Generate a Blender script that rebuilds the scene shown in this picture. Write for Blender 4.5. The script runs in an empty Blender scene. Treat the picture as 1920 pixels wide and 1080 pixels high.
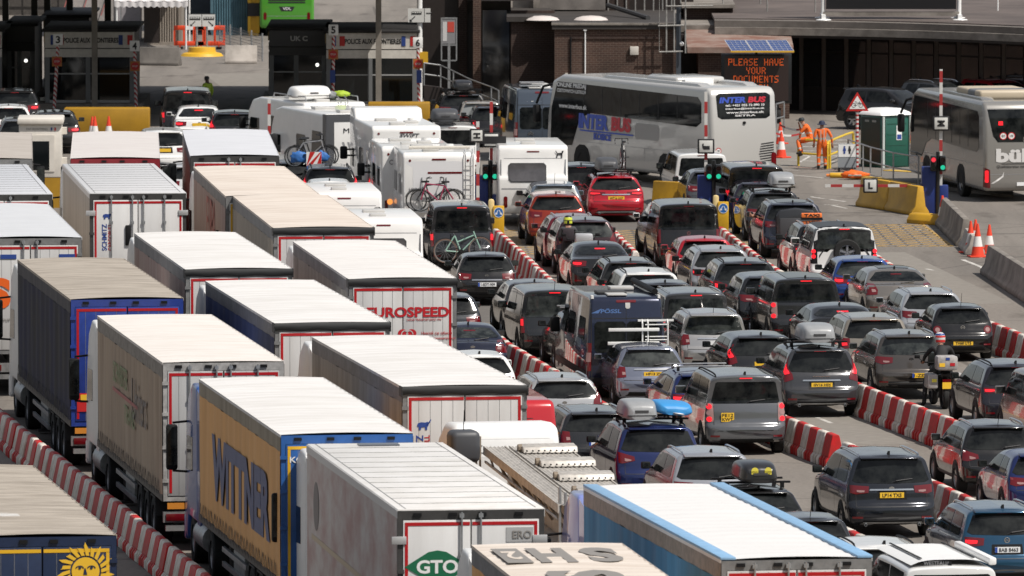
import bpy, bmesh, math, random
from mathutils import Vector, Matrix
from mathutils.bvhtree import BVHTree
R = math.radians
random.seed(7)
scene = bpy.context.scene
COL = scene.collection

# ------------------------------------------------------------------ camera, sky, sun, exposure
CAM_H, F_PX, Y_HOR = 19.9, 18200.0, -747.0
PITCH = math.atan((540 - Y_HOR) / F_PX)
cd = bpy.data.cameras.new('camera'); cam = bpy.data.objects.new('camera', cd); COL.objects.link(cam)
cam.location = (0, 0, CAM_H); cam.rotation_euler = (math.pi / 2 - PITCH, 0, 0)
cd.sensor_width = 36.0; cd.lens = F_PX / 1920 * 36.0
cd.clip_start = 1.0; cd.clip_end = 6000.0
cd.dof.use_dof = True; cd.dof.focus_distance = 232.0; cd.dof.aperture_fstop = 6.3
scene.camera = cam

SUN_EL, SUN_AZ = 56.0, 126.0      # azimuth clockwise from +Y (away from the camera): right and a little behind the camera
world = bpy.data.worlds.new('World'); scene.world = world; world.use_nodes = True
wn = world.node_tree.nodes; wl = world.node_tree.links
sky = wn.new('ShaderNodeTexSky'); sky.sky_type = 'NISHITA'; sky.sun_disc = False
sky.sun_elevation = R(SUN_EL); sky.sun_rotation = R(SUN_AZ); sky.altitude = 20; sky.dust_density = 1.5
wn['Background'].inputs['Strength'].default_value = 0.095
hs = wn.new('ShaderNodeHueSaturation'); hs.inputs['Saturation'].default_value = .42
wl.new(sky.outputs[0], hs.inputs['Color']); wl.new(hs.outputs[0], wn['Background'].inputs['Color'])
sd = bpy.data.lights.new('sun', 'SUN'); sd.energy = 4.7; sd.angle = R(0.5); sd.color = (1.0, 0.945, 0.87)
sun = bpy.data.objects.new('sun', sd); COL.objects.link(sun)
_sv = Vector((math.sin(R(SUN_AZ)) * math.cos(R(SUN_EL)), math.cos(R(SUN_AZ)) * math.cos(R(SUN_EL)), math.sin(R(SUN_EL))))
sun.rotation_euler = _sv.to_track_quat('Z', 'Y').to_euler(); sun.location = (60, 100, 120)
scene.view_settings.view_transform = 'Standard'; scene.view_settings.look = 'None'
scene.view_settings.exposure = 0.03; scene.view_settings.gamma = 1.0
scene.cycles.max_bounces = 6; scene.cycles.diffuse_bounces = 3; scene.cycles.glossy_bounces = 3
scene.cycles.use_denoising = True

_cp, _sp = math.cos(PITCH), math.sin(PITCH)
def G(px, py, z=0.0):
    "world point at height z that shows at photograph pixel (px, py)"
    u = (px - 960) / F_PX; v = (540 - py) / F_PX
    d = Vector((u, _cp + v * _sp, -_sp + v * _cp))
    t = (z - CAM_H) / d.z
    return Vector((0, 0, CAM_H)) + d * t
def heading(py):
    tab = [(200, .04), (400, .06), (450, .07), (550, .088), (650, .115), (750, .14), (1100, .155)]
    if py <= tab[0][0]: return tab[0][1]
    for (a, va), (b, vb) in zip(tab, tab[1:]):
        if py <= b: return va + (vb - va) * (py - a) / (b - a)
    return tab[-1][1]

# ------------------------------------------------------------------ tagging
def tag(o, label=None, cat=None, group=None, kind=None):
    if label: o['label'] = label
    if cat: o['category'] = cat
    if group: o['group'] = group
    if kind: o['kind'] = kind
    return o
def empty(name, loc=(0, 0, 0), rz=0, label=None, cat=None, group=None):
    o = bpy.data.objects.new(name, None); COL.objects.link(o)
    o.location = loc; o.rotation_euler = (0, 0, rz); o.empty_display_size = .3
    return tag(o, label, cat, group)
def copy_tree(o, parent=None):
    c = o.copy(); COL.objects.link(c)
    if parent: c.parent = parent
    for ch in list(o.children): copy_tree(ch, c)
    return c

# ------------------------------------------------------------------ materials
def _nt(name):
    m = bpy.data.materials.new(name); m.use_nodes = True
    return m, m.node_tree.nodes, m.node_tree.links, m.node_tree.nodes['Principled BSDF']
_mc = {}
def P(name, col, rough=.5, metal=0, coat=0, spec=.5, noise=0, nscale=6, bump=0, emit=0, dirt=None, streak=False):
    "plain principled material with optional procedural mottling"
    if name in _mc: return _mc[name]
    m, n, l, b = _nt(name); _mc[name] = m
    b.inputs['Base Color'].default_value = (*col, 1); b.inputs['Roughness'].default_value = rough
    b.inputs['Metallic'].default_value = metal; b.inputs['Coat Weight'].default_value = coat
    b.inputs['Coat Roughness'].default_value = .04; b.inputs['Specular IOR Level'].default_value = spec
    if emit:
        b.inputs['Emission Color'].default_value = (*col, 1); b.inputs['Emission Strength'].default_value = emit
    if noise or bump or dirt:
        tc = n.new('ShaderNodeTexCoord'); t = n.new('ShaderNodeTexNoise'); t.inputs['Scale'].default_value = nscale
        t.inputs['Detail'].default_value = 6; t.inputs['Roughness'].default_value = .62
        if streak:
            mp = n.new('ShaderNodeMapping'); mp.inputs['Scale'].default_value = streak if isinstance(streak, tuple) else (3, 3, .25)
            l.new(tc.outputs['Object'], mp.inputs[0]); l.new(mp.outputs[0], t.inputs['Vector'])
        else: l.new(tc.outputs['Object'], t.inputs['Vector'])
        if noise or dirt:
            r = n.new('ShaderNodeValToRGB'); e = r.color_ramp.elements
            dk = dirt if dirt else tuple(c * (1 - noise) for c in col)
            e[0].position = .36; e[0].color = (*dk, 1); e[1].position = .62; e[1].color = (*col, 1)
            l.new(t.outputs['Fac'], r.inputs[0]); l.new(r.outputs[0], b.inputs['Base Color'])
        if bump:
            bp = n.new('ShaderNodeBump'); bp.inputs['Strength'].default_value = bump; bp.inputs['Distance'].default_value = .02
            l.new(t.outputs['Fac'], bp.inputs['Height']); l.new(bp.outputs[0], b.inputs['Normal'])
    return m
def paint(name, col, metal=.25):
    "car lacquer: base coat, clear coat and a veil of road dust that breaks up the gloss"
    k = 'paint_' + name
    if k in _mc: return _mc[k]
    m, n, l, b = _nt(k); _mc[k] = m
    b.inputs['Metallic'].default_value = metal; b.inputs['Coat Weight'].default_value = .8; b.inputs['Coat Roughness'].default_value = .03; b.inputs['Specular IOR Level'].default_value = .3
    tc = n.new('ShaderNodeTexCoord'); t = n.new('ShaderNodeTexNoise'); t.inputs['Scale'].default_value = 3.5; t.inputs['Detail'].default_value = 7
    l.new(tc.outputs['Object'], t.inputs['Vector'])
    r = n.new('ShaderNodeValToRGB'); e = r.color_ramp.elements
    e[0].position = .35; e[0].color = (.10, .10, .10, 1); e[1].position = .7; e[1].color = (.22, .22, .22, 1)
    l.new(t.outputs['Fac'], r.inputs[0]); l.new(r.outputs[0], b.inputs['Roughness'])
    mx = n.new('ShaderNodeMix'); mx.data_type = 'RGBA'
    mx.inputs[6].default_value = (*col, 1)
    mx.inputs[7].default_value = (*[c * .96 + .035 * d for c, d in zip(col, (.30, .27, .23))], 1)
    l.new(t.outputs['Fac'], mx.inputs[0]); l.new(mx.outputs[2], b.inputs['Base Color'])
    return m

M_GLASS = P('dark_glass', (.020, .022, .022), .05, spec=.24, dirt=(.003, .004, .005), nscale=3.2)
M_GLASS2 = P('smoky_glass', (.050, .056, .054), .06, spec=.40, dirt=(.008, .010, .011), nscale=3.6)
M_TRIM = P('black_plastic', (.007, .007, .008), .6, spec=.25)
M_TRIM_G = P('dark_grey_plastic', (.05, .05, .052), .55)
M_RUBBER = P('tyre_rubber', (.014, .014, .014), .85, noise=.3, nscale=20)
M_ALLOY = P('alloy_rim', (.5, .5, .51), .32, metal=.8)
M_CHROME = P('bright_metal', (.72, .72, .72), .2, metal=1)
M_STEEL = P('galvanised_steel', (.42, .43, .44), .45, metal=.7, noise=.25)
M_TAIL = P('tail_lamp_red', (.125, .004, .007), .14, coat=.6)
M_TAILC = P('tail_lamp_clear', (.34, .20, .19), .15, coat=.6)
M_LIT = P('brake_lamp_lit', (.95, .018, .030), .3, emit=.65)
M_AMBER = P('amber_lamp', (.75, .22, .03), .25, coat=1)
M_AMBLIT = P('amber_lamp_lit', (1.0, .35, .08), .3, emit=1.0)
M_PLY = P('plate_yellow', (.85, .52, .04), .4)
M_PLW = P('plate_white', (.78, .79, .80), .4)
M_INK = P('black_ink', (.012, .012, .014), .6)
M_WHITE = P('white_paint', (.80, .80, .79), .35, noise=.05)
M_GELC = P('white_gelcoat', (.80, .79, .77), .28, coat=.6, noise=.06, nscale=2)
M_RED = P('red_paint', (.55, .02, .018), .4, noise=.15)
M_YEL = P('yellow_paint', (.66, .38, .02), .5, noise=.12, nscale=3)
M_BLACKP = P('black_paint', (.014, .014, .015), .35)

# ------------------------------------------------------------------ mesh builder
class MB:
    def __init__(s): s.v = []; s.f = []
    def add(s, vs, fs):
        k = len(s.v); s.v += [tuple(v) for v in vs]; s.f += [tuple(i + k for i in f) for f in fs]; return s
    def box(s, x0, x1, y0, y1, z0, z1):
        return s.add([(x0, y0, z0), (x1, y0, z0), (x1, y1, z0), (x0, y1, z0), (x0, y0, z1), (x1, y0, z1), (x1, y1, z1), (x0, y1, z1)],
                     [(0, 3, 2, 1), (4, 5, 6, 7), (0, 1, 5, 4), (1, 2, 6, 5), (2, 3, 7, 6), (3, 0, 4, 7)])
    def cbox(s, c, d): return s.box(c[0] - d[0] / 2, c[0] + d[0] / 2, c[1] - d[1] / 2, c[1] + d[1] / 2, c[2] - d[2] / 2, c[2] + d[2] / 2)
    def prism(s, poly, ax, a, b):
        "poly in the plane across axis ax: x->(y,z), y->(x,z), z->(x,y)"
        n = len(poly)
        def p(q, t): return {'x': (t, q[0], q[1]), 'y': (q[0], t, q[1]), 'z': (q[0], q[1], t)}[ax]
        vs = [p(q, a) for q in poly] + [p(q, b) for q in poly]
        fs = [tuple(range(n))[::-1], tuple(range(n, 2 * n))] + [(i, (i + 1) % n, n + (i + 1) % n, n + i) for i in range(n)]
        return s.add(vs, fs)
    def cyl(s, p0, p1, r0, r1=None, n=10, cap=True):
        r1 = r0 if r1 is None else r1
        p0, p1 = Vector(p0), Vector(p1); d = (p1 - p0).normalized()
        u = d.orthogonal().normalized(); w = d.cross(u)
        vs = []
        for p, r in ((p0, r0), (p1, r1)):
            for i in range(n):
                a = 2 * math.pi * i / n; vs.append(p + u * math.cos(a) * r + w * math.sin(a) * r)
        fs = [(i, (i + 1) % n, n + (i + 1) % n, n + i) for i in range(n)]
        if cap: fs += [tuple(range(n))[::-1], tuple(range(n, 2 * n))]
        return s.add(vs, fs)
    def tube(s, pts, r, n=7):
        for a, b in zip(pts, pts[1:]): s.cyl(a, b, r, r, n)
        return s
    def lathe(s, prof, ax='x', c=(0, 0, 0), n=20):
        "prof: list of (radius, along-axis)"
        vs = []; m = len(prof)
        for i in range(n):
            a = 2 * math.pi * i / n
            for r, t in prof:
                q = {'x': (t, r * math.cos(a), r * math.sin(a)), 'y': (r * math.cos(a), t, r * math.sin(a)), 'z': (r * math.cos(a), r * math.sin(a), t)}[ax]
                vs.append((q[0] + c[0], q[1] + c[1], q[2] + c[2]))
        fs = [(i * m + j, i * m + j + 1, ((i + 1) % n) * m + j + 1, ((i + 1) % n) * m + j) for i in range(n) for j in range(m - 1)]
        return s.add(vs, fs)
    def grid(s, fn, nu, nv):
        k = [(fn(i / nu, j / nv)) for j in range(nv + 1) for i in range(nu + 1)]
        return s.add(k, [(j * (nu + 1) + i, j * (nu + 1) + i + 1, (j + 1) * (nu + 1) + i + 1, (j + 1) * (nu + 1) + i) for j in range(nv) for i in range(nu)])
    def xf(s, m): s.v = [tuple(m @ Vector(v)) for v in s.v]; return s
    def mesh(s, name, mat=None, bevel=0, seg=2, smooth=35):
        me = bpy.data.meshes.new(name); bm = bmesh.new()
        vs = [bm.verts.new(v) for v in s.v]
        for f in s.f:
            try: bm.faces.new([vs[i] for i in f])
            except ValueError: pass
        bmesh.ops.recalc_face_normals(bm, faces=bm.faces)
        if bevel:
            es = [e for e in bm.edges if len(e.link_faces) == 2 and e.calc_face_angle(0) > .5]
            bmesh.ops.bevel(bm, geom=es, offset=bevel, segments=seg, profile=.5, affect='EDGES', clamp_overlap=True)
        bm.to_mesh(me); bm.free()
        if mat: me.materials.append(mat)
        if smooth:
            me.shade_smooth(); me.set_sharp_from_angle(angle=R(smooth))
        return me
    def build(s, name, mat=None, parent=None, bevel=0, seg=2, smooth=35, loc=None):
        return link(name, s.mesh(name, mat, bevel, seg, smooth), parent, loc)
def link(name, me, parent=None, loc=None):
    o = bpy.data.objects.new(name, me); COL.objects.link(o)
    if parent: o.parent = parent
    if loc is not None: o.location = loc
    return o

# ------------------------------------------------------------------ lettering
_tc = {}
def text_mesh(s, bold=.0):
    k = (s, bold)
    if k in _tc: return _tc[k]
    cu = bpy.data.curves.new('lettering', 'FONT'); cu.body = s; cu.size = 1; cu.offset = bold; cu.extrude = 0.01; cu.resolution_u = 3
    o = bpy.data.objects.new('lettering', cu); COL.objects.link(o)
    dg = bpy.context.evaluated_depsgraph_get(); dg.update()
    me = bpy.data.meshes.new_from_object(o.evaluated_get(dg))
    bpy.data.objects.remove(o); bpy.data.curves.remove(cu)
    vs = [v.co.copy() for v in me.vertices]; fs = [tuple(p.vertices) for p in me.polygons]
    bpy.data.meshes.remove(me)
    _tc[k] = (vs, fs); return _tc[k]
FACE = {'rear': (R(90), 0, 0), 'left': (R(90), 0, R(-90)), 'front': (R(90), 0, R(180)), 'right': (R(90), 0, R(90)), 'top': (0, 0, 0)}
def letter(s, w, h, mat, parent, loc, face='rear', bold=.0, name='lettering', shear=0, roll=0):
    "lettering fitted to w x h metres, centred on loc, lying on a face"
    vs, fs = text_mesh(s, bold)
    x0 = min(v.x for v in vs); x1 = max(v.x for v in vs); y0 = min(v.y for v in vs); y1 = max(v.y for v in vs)
    sx = w / (x1 - x0); sy = (h / (y1 - y0)) if h else sx
    rm = Matrix.Rotation(roll, 4, 'Z')
    out = []
    for v in vs:
        yy = (v.y - (y0 + y1) / 2) * sy
        out.append(rm @ Vector(((v.x - (x0 + x1) / 2) * sx + shear * yy, yy, .003 if v.z > 0 else -.001)))
    mb = MB(); mb.v = [tuple(v) for v in out]; mb.f = fs
    o = mb.build(name, mat, parent, smooth=0, loc=loc); o.rotation_euler = FACE[face]
    return o
def plate2d(poly, mat, parent, loc, face='rear', name='emblem', t=.004):
    "flat emblem of thickness t from a 2-D outline (or list of outlines)"
    mb = MB()
    for pl in (poly if isinstance(poly[0][0], (tuple, list)) else [poly]): mb.prism(pl, 'z', 0, t)
    o = mb.build(name, mat, parent, smooth=0, loc=loc); o.rotation_euler = FACE[face]
    return o
def disc(r, n=24, c=(0, 0), sy=1): return [(c[0] + r * math.cos(2 * math.pi * i / n), c[1] + sy * r * math.sin(2 * math.pi * i / n)) for i in range(n)]
def ringpoly(r0, r1, n=24):
    return [[(r0 * math.cos(a), r0 * math.sin(a)), (r1 * math.cos(a), r1 * math.sin(a)), (r1 * math.cos(b), r1 * math.sin(b)), (r0 * math.cos(b), r0 * math.sin(b))]
            for a, b in ((2 * math.pi * i / n, 2 * math.pi * (i + 1) / n) for i in range(n))]

# ------------------------------------------------------------------ fitted panels (windows, lamps) on curved bodies
def fit_panel(bvh, poly, view, mat, name, parent, off=.006, n=6, smooth=50):
    bm = bmesh.new()
    bm.faces.new([bm.verts.new((p[0], p[1], 0)) for p in poly])
    xs = [p[0] for p in poly]; ys = [p[1] for p in poly]
    for ax, arr in ((0, xs), (1, ys)):
        lo, hi = min(arr), max(arr)
        for i in range(1, n):
            c = lo + (hi - lo) * i / n
            co = (c, 0, 0) if ax == 0 else (0, c, 0); no = (1, 0, 0) if ax == 0 else (0, 1, 0)
            bmesh.ops.bisect_plane(bm, geom=bm.verts[:] + bm.edges[:] + bm.faces[:], plane_co=co, plane_no=no)
    for v in bm.verts:
        a, b = v.co.x, v.co.y
        if view == 'rear': o, d = Vector((a, -30, b)), Vector((0, 1, 0))
        elif view == 'front': o, d = Vector((a, 30, b)), Vector((0, -1, 0))
        elif view == 'left': o, d = Vector((-30, a, b)), Vector((1, 0, 0))
        elif view == 'right': o, d = Vector((30, a, b)), Vector((-1, 0, 0))
        else: o, d = Vector((a, b, 30)), Vector((0, 0, -1))
        h, nn, _, _ = bvh.ray_cast(o, d)
        if h is None:
            h, nn, _, _ = bvh.find_nearest(o + d * 28)
        if nn.dot(d) > 0: nn = -nn
        v.co = h + nn * off
    bmesh.ops.recalc_face_normals(bm, faces=bm.faces)
    me = bpy.data.meshes.new(name); bm.to_mesh(me); bm.free(); me.materials.append(mat)
    me.shade_smooth()
    return link(name, me, parent)
def surf_y(bvh, x, z, d=1):
    h, _, _, _ = bvh.ray_cast(Vector((x, -30 * d, z)), Vector((0, d, 0)))
    return h.y if h else 0.0
def surf_z(bvh, x, y):
    h, _, _, _ = bvh.ray_cast(Vector((x, y, 30)), Vector((0, 0, -1)))
    return h.z if h else 1.0
def mir(poly): return [(-p[0], p[1]) for p in poly]

def chaikin(pts, it=2):
    for _ in range(it):
        q = [pts[0]]
        for a, b in zip(pts, pts[1:]):
            q.append(tuple(a[i] * .75 + b[i] * .25 for i in range(len(a)))); q.append(tuple(a[i] * .25 + b[i] * .75 for i in range(len(a))))
        q.append(pts[-1]); pts = q
    return pts

# ------------------------------------------------------------------ wheels
_wm = {}
def wheel_meshes(r, w):
    k = (round(r, 2), round(w, 2))
    if k not in _wm:
        t = MB().lathe([(r * .62, -w / 2), (r * .93, -w / 2), (r, -w / 2 + .03), (r, w / 2 - .03), (r * .93, w / 2), (r * .62, w / 2), (r * .62, -w / 2)], 'x', n=24)
        d = MB()
        for sg in (-1, 1):
            x0 = sg * (w / 2 - .035)
            d.lathe([(r * .64, x0), (r * .56, x0 + sg * .015), (r * .54, x0 - sg * .04)], 'x', n=24)
            d.lathe([(.001, x0 - sg * .02 + sg * .02), (r * .13, x0), (r * .14, x0 - sg * .04)], 'x', n=12)
            for i in range(5):
                a = 2 * math.pi * i / 5; c, s_ = math.cos(a), math.sin(a)
                sp = MB().box(x0 - .02 if sg > 0 else x0, x0 if sg > 0 else x0 + .02, -r * .075, r * .075, r * .08, r * .6)
                sp.xf(Matrix.Rotation(a, 4, 'X')); d.add(sp.v, sp.f)
        _wm[k] = (t.mesh('tyre', M_RUBBER), d.mesh('rim', M_ALLOY))
    return _wm[k]
def wheel(parent, x, y, r=.33, w=.22, rimmat=None):
    t, d = wheel_meshes(r, w)
    o = link('wheel', t, parent, (x, y, r)); c = link('rim', d, o)
    if rimmat: c.material_slots[0].link = 'OBJECT'; c.material_slots[0].material = rimmat
    return o
# ------------------------------------------------------------------ cars
KIND = dict(  # L, W, H, belt z, rear window base z, roof end offset, roof half-width ratio, rear lean
    hatch=(4.15, 1.77, 1.47, .97, 1.00, .40, .74, .12), suv=(4.60, 1.88, 1.68, 1.08, 1.14, .34, .76, .12),
    estate=(4.80, 1.83, 1.50, .99, 1.03, .50, .74, .14), mpv=(4.45, 1.82, 1.66, 1.03, 1.08, .24, .78, .08),
    van=(5.00, 1.93, 1.97, 1.14, 1.18, .13, .86, .04), sedan=(4.90, 1.87, 1.45, .98, 1.05, 1.20, .72, .1),
    box4=(4.80, 1.94, 1.88, 1.16, 1.24, .14, .82, .03), coupe=(4.70, 1.90, 1.44, 1.02, 1.08, .85, .72, .14))
_car_bvh = {}
def car_body(kind, L, W, H, belt, rwz, rs, rr, lean):
    key = (kind, L, W, H, rwz, rs)
    if key in _car_bvh: return _car_bvh[key]
    r = -L / 2; boxy = kind in ('van', 'box4')
    zb = .22 if kind not in ('suv', 'box4') else .30
    hood = belt - .02 if not boxy else belt - .03
    cowl = L / 2 - (1.28 if kind != 'van' else 1.0); wtop = cowl - (.75 if kind not in ('van', 'box4') else .62)
    st = [(r, .42, .60, .80), (r + .015, .36, .68, .90), (r + .05, zb + .05, .80, .955), (r + .085, zb + .02, .90 * belt, .975), (r + .10 + lean * .25, zb, rwz - .03, .985)]
    if kind == 'sedan' or kind == 'coupe':
        dk = .52 if kind == 'sedan' else .16
        st += [(r + .16, zb, rwz, .985), (r + dk, zb, rwz + .03, .99), (r + dk + .1, zb, rwz + .08, .99), (r + rs, zb, H - .04, 1)]
    else:
        st += [(r + .12 + lean * .6, zb, rwz + .06, .99), (r + rs * .93, zb, H - .10, 1), (r + rs, zb, H - .045, 1)]
    st += [(r + rs + .22, zb, H - .025, 1), (r + max(L * .34, rs + .4), zb, H - .01, 1), (wtop - .65, zb, H, 1), (wtop, zb, H - .05, 1), (cowl, zb, hood + .03, 1),
           (cowl + .12, zb, hood, .995), (L / 2 - .62, zb, hood - .06, .98), (L / 2 - .2, zb + .02, hood - .16, .93), (L / 2 - .06, zb + .05, .66, .86), (L / 2, .38, .58, .74)]
    rw = []
    for (y, b, t, ws) in st:
        wm = W / 2 * ws
        def wr(z): return wm * (.965 + (rr - .965) * min(1, max(0, (z - belt) / (H - belt))))
        if t > belt + .16:
            z6 = max(belt + .05, t - .17)
            ring = [(0, b), (.78 * wm, b), (.95 * wm, b + .02), (wm, b + .25 * (belt - b)), (wm, b + .72 * (belt - b)), (.968 * wm, belt), (wr(z6), z6), (wr(t) * .985, t - .045), (.74 * wr(t), t), (0, t + .025)]
        else:
            h = t - b
            ring = [(0, b), (.78 * wm, b), (.95 * wm, b + min(.02, h * .1)), (wm, b + .3 * h), (wm, b + .6 * h), (.99 * wm, b + .82 * h), (.965 * wm, b + .92 * h), (.90 * wm, t - .01 * h), (.66 * wm, t), (0, t + .012)]
        rw.append([(x, y, z) for x, z in ring])
    rw = [chaikin(q, 2) for q in rw]
    cols = [chaikin([rw[i][j] for i in range(len(rw))], 2) for j in range(len(rw[0]))]
    rows = [[cols[j][i] for j in range(len(cols))] for i in range(len(cols[0]))]
    vs, fs = [], []; K = len(rows[0]); NR = 2 * K - 2
    for row in rows:
        full = row + [(-p[0], p[1], p[2]) for p in row[-2:0:-1]]
        for (x, y, z) in full:
            q = abs(x) / (W / 2)
            fr = max(0, 1 - (y - r) / .95); ff = max(0, 1 - (L / 2 - y) / 1.0)
            y2 = y + .115 * q ** 2.4 * fr ** .8 - .22 * q ** 2.2 * ff
            if y < r + .35:
                k_ = min(1, max(0, (.76 - z) / .07)) * min(1, max(0, (z - .26) / .08)); y2 -= .055 * k_ * (1 - .5 * q ** 4) * min(1, (r + .35 - y) / .2)
            vs.append((x, y2, z))
    for i in range(len(rows) - 1):
        for k in range(NR):
            fs.append((i * NR + k, i * NR + (k + 1) % NR, (i + 1) * NR + (k + 1) % NR, (i + 1) * NR + k))
    fs.append(tuple(range(NR))); fs.append(tuple(range((len(rows) - 1) * NR, len(rows) * NR))[::-1])
    bvh = BVHTree.FromPolygons(vs, fs)
    mb = MB(); mb.v = vs; mb.f = fs
    me = mb.mesh('body', M_BLACKP, smooth=60)
    _car_bvh[key] = (me, bvh); return _car_bvh[key]

LAMPS = {  # outlines of the left rear lamp in (fraction of half width, metres above rear window base)
    'wide': [(-1.0, -.03), (-.50, -.06), (-.52, -.20), (-.80, -.23), (-1.0, -.17)],
    'wedge': [(-1.0, .02), (-.58, -.10), (-.56, -.19), (-.85, -.25), (-1.0, -.22)],
    'thin': [(-1.0, -.04), (-.38, -.07), (-.38, -.13), (-.8, -.18), (-1.0, -.16)],
    'tall': [(-1.0, .10), (-.86, .08), (-.85, -.42), (-1.0, -.42)],
    'volvo': [(-.93, .42), (-.86, .41), (-.83, .08), (-.75, -.05), (-.73, -.17), (-.95, -.24), (-1.0, -.05), (-.93, .1)],
    'block': [(-1.0, .02), (-.74, .0), (-.72, -.24), (-.98, -.27)],
    'ell': [(-1.0, .06), (-.72, .03), (-.64, -.12), (-.66, -.24), (-.96, -.26), (-1.0, -.1)]}
PLW = .52
def car(kind, pnt, cx, yrw, label, H=None, W=None, L=None, hd=None, lamp='wide', lit=False, hi=True, plate='y', ptxt=None, px=0, pz=None, rails=None, fin=True, trim=False,
        box=None, wiper=True, badge='oval', tint=None, chrome=False, name=None, cat='car', spare=False, exh=False, group='cars queueing in the lanes', third=True, pos=None, roofmat=None, bars=False, antenna=False, stripes=None, loc=None):
    d = KIND[kind]; L = L or d[0]; W = W or d[1]; h0 = d[2]; H = H or h0
    belt, rwz = d[3] + (H - h0) * .55, d[4] + (H - h0) * .55; rs, rr, lean = d[5], d[6], d[7]
    vr = random.Random(label); rwz += vr.uniform(-.05, .04); rs *= vr.uniform(.82, 1.22); rr += vr.uniform(-.025, .025); lean += vr.uniform(-.04, .06)
    me, bvh = car_body(kind, L, W, H, belt, rwz, rs, rr, lean)
    if loc is None:
        p = G(cx, yrw, H - .06)
        a = heading(yrw + (H - .1) * 68) if hd is None else hd
        fwd = Vector((-math.sin(a), math.cos(a), 0))
        loc = Vector((p.x, p.y, 0)) + fwd * (L / 2 - rs - .04)
    else: a = hd
    root = empty(name or {'van': 'parked_van'}.get(kind, 'queueing_car'), loc, a, label, cat, group)
    tint = tint or M_GLASS
    body = link('body', me, root); body.material_slots[0].link = 'OBJECT'; body.material_slots[0].material = pnt
    hw = W / 2; r = -L / 2; boxy = kind in ('van', 'box4')
    # rear window
    top = H - (.13 if not boxy else .17); tw = hw * rr
    if kind in ('sedan', 'coupe'): rwp = [(-.80 * hw, rwz + .12), (-.74 * hw, rwz + .09), (.74 * hw, rwz + .09), (.80 * hw, rwz + .12), (tw * .80, top + .03), (.5 * tw, top + .05), (-.5 * tw, top + .05), (-tw * .80, top + .03)]
    elif boxy: rwp = [(-.84 * hw, rwz + .04), (-.80 * hw, rwz), (.80 * hw, rwz), (.84 * hw, rwz + .04), (tw * .89, top - .03), (tw * .84, top), (-tw * .84, top), (-tw * .89, top - .03)]
    else: rwp = [(-.86 * hw, rwz + .06), (-.76 * hw, rwz + .01), (.0, rwz - .01), (.76 * hw, rwz + .01), (.86 * hw, rwz + .06), (tw * .90, top - .01), (tw * .55, top + .02), (-tw * .55, top + .02), (-tw * .90, top - .01)]
    fit_panel(bvh, rwp, 'rear', tint, 'rear_window', root, off=.016 if spare else .007, n=9)
    # side windows and the windscreen
    cowl = L / 2 - (1.28 if kind != 'van' else 1.0); wtop = cowl - (.75 if not boxy else .62)
    ye = r + (rs + .22 if kind not in ('sedan', 'coupe') else rs + .05); z0, z1 = belt + .03, H - .15  # window band
    mid = (ye + wtop) / 2 - .05
    for sd_ in ('left', 'right'):
        fit_panel(bvh, [(mid + .04, z0), (cowl - .32, z0), (wtop - .06, z1), (mid + .04, z1 + .02)], sd_, M_GLASS, 'side_window', root, n=4)
        q = ye - (.0 if kind not in ('sedan', 'coupe') else .35)
        fit_panel(bvh, [(q, z0 + .05), (q + .12, z0), (mid - .05, z0), (mid - .05, z1 + .02), (ye + .12, z1)], sd_, M_GLASS, 'side_window', root, n=4)
    fit_panel(bvh, [(-.80 * hw, belt + .06), (.80 * hw, belt + .06), (tw * .84, H - .12), (-tw * .84, H - .12)], 'front', M_GLASS, 'windscreen', root, n=5)
    # seams of the tailgate and the doors, wheel arches, lower bumper
    for s_ in (-1, 1):
        sv = 'left' if s_ < 0 else 'right'
        yw = (r + .82, L / 2 - .88)
        R_w = .335 if kind not in ('suv', 'box4', 'van') else .37
        for yy in yw:
            fit_panel(bvh, [(yy + (R_w + .05) * math.cos(t * math.pi / 10), R_w + (R_w + .05) * math.sin(t * math.pi / 10)) for t in range(-2, 13)], sv, M_TRIM, 'wheel_arch', root, off=.004, n=3)
            wheel(root, s_ * (hw - .10), yy, R_w, .235)
        for y_ in (mid, cowl - .28): fit_panel(bvh, [(y_, .36), (y_ + .012, .36), (y_ + .012, belt - .0), (y_, belt - .0)], sv, M_INK, 'door_seam', root, off=.003, n=4)
        if kind == 'suv' or trim: fit_panel(bvh, [(yw[0] + .42, .30), (yw[1] - .42, .30), (yw[1] - .42, .42), (yw[0] + .42, .42)], sv, M_TRIM_G, 'sill_trim', root, off=.006, n=4)
    b1 = .47 if (kind == 'suv' or trim) else .40
    fit_panel(bvh, [(-.90 * hw, .30), (.90 * hw, .30), (.93 * hw, b1), (-.93 * hw, b1)], 'rear', M_TRIM, 'bumper_trim', root, off=.008, n=6)
    zs = .68 if not boxy else .58
    fit_panel(bvh, [(-.80 * hw, zs), (.80 * hw, zs), (.80 * hw, zs + .014), (-.80 * hw, zs + .014)], 'rear', M_INK, 'tailgate_seam', root, off=.003, n=8)
    for s_ in (-1, 1): fit_panel(bvh, [(s_ * .80 * hw, zs), (s_ * (.80 * hw - .012), zs), (s_ * (.80 * hw - .012), rwz - .05), (s_ * .80 * hw, rwz - .05)], 'rear', M_INK, 'tailgate_seam', root, off=.003, n=4)
    # lamps
    lm = M_LIT if lit else M_TAIL
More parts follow.
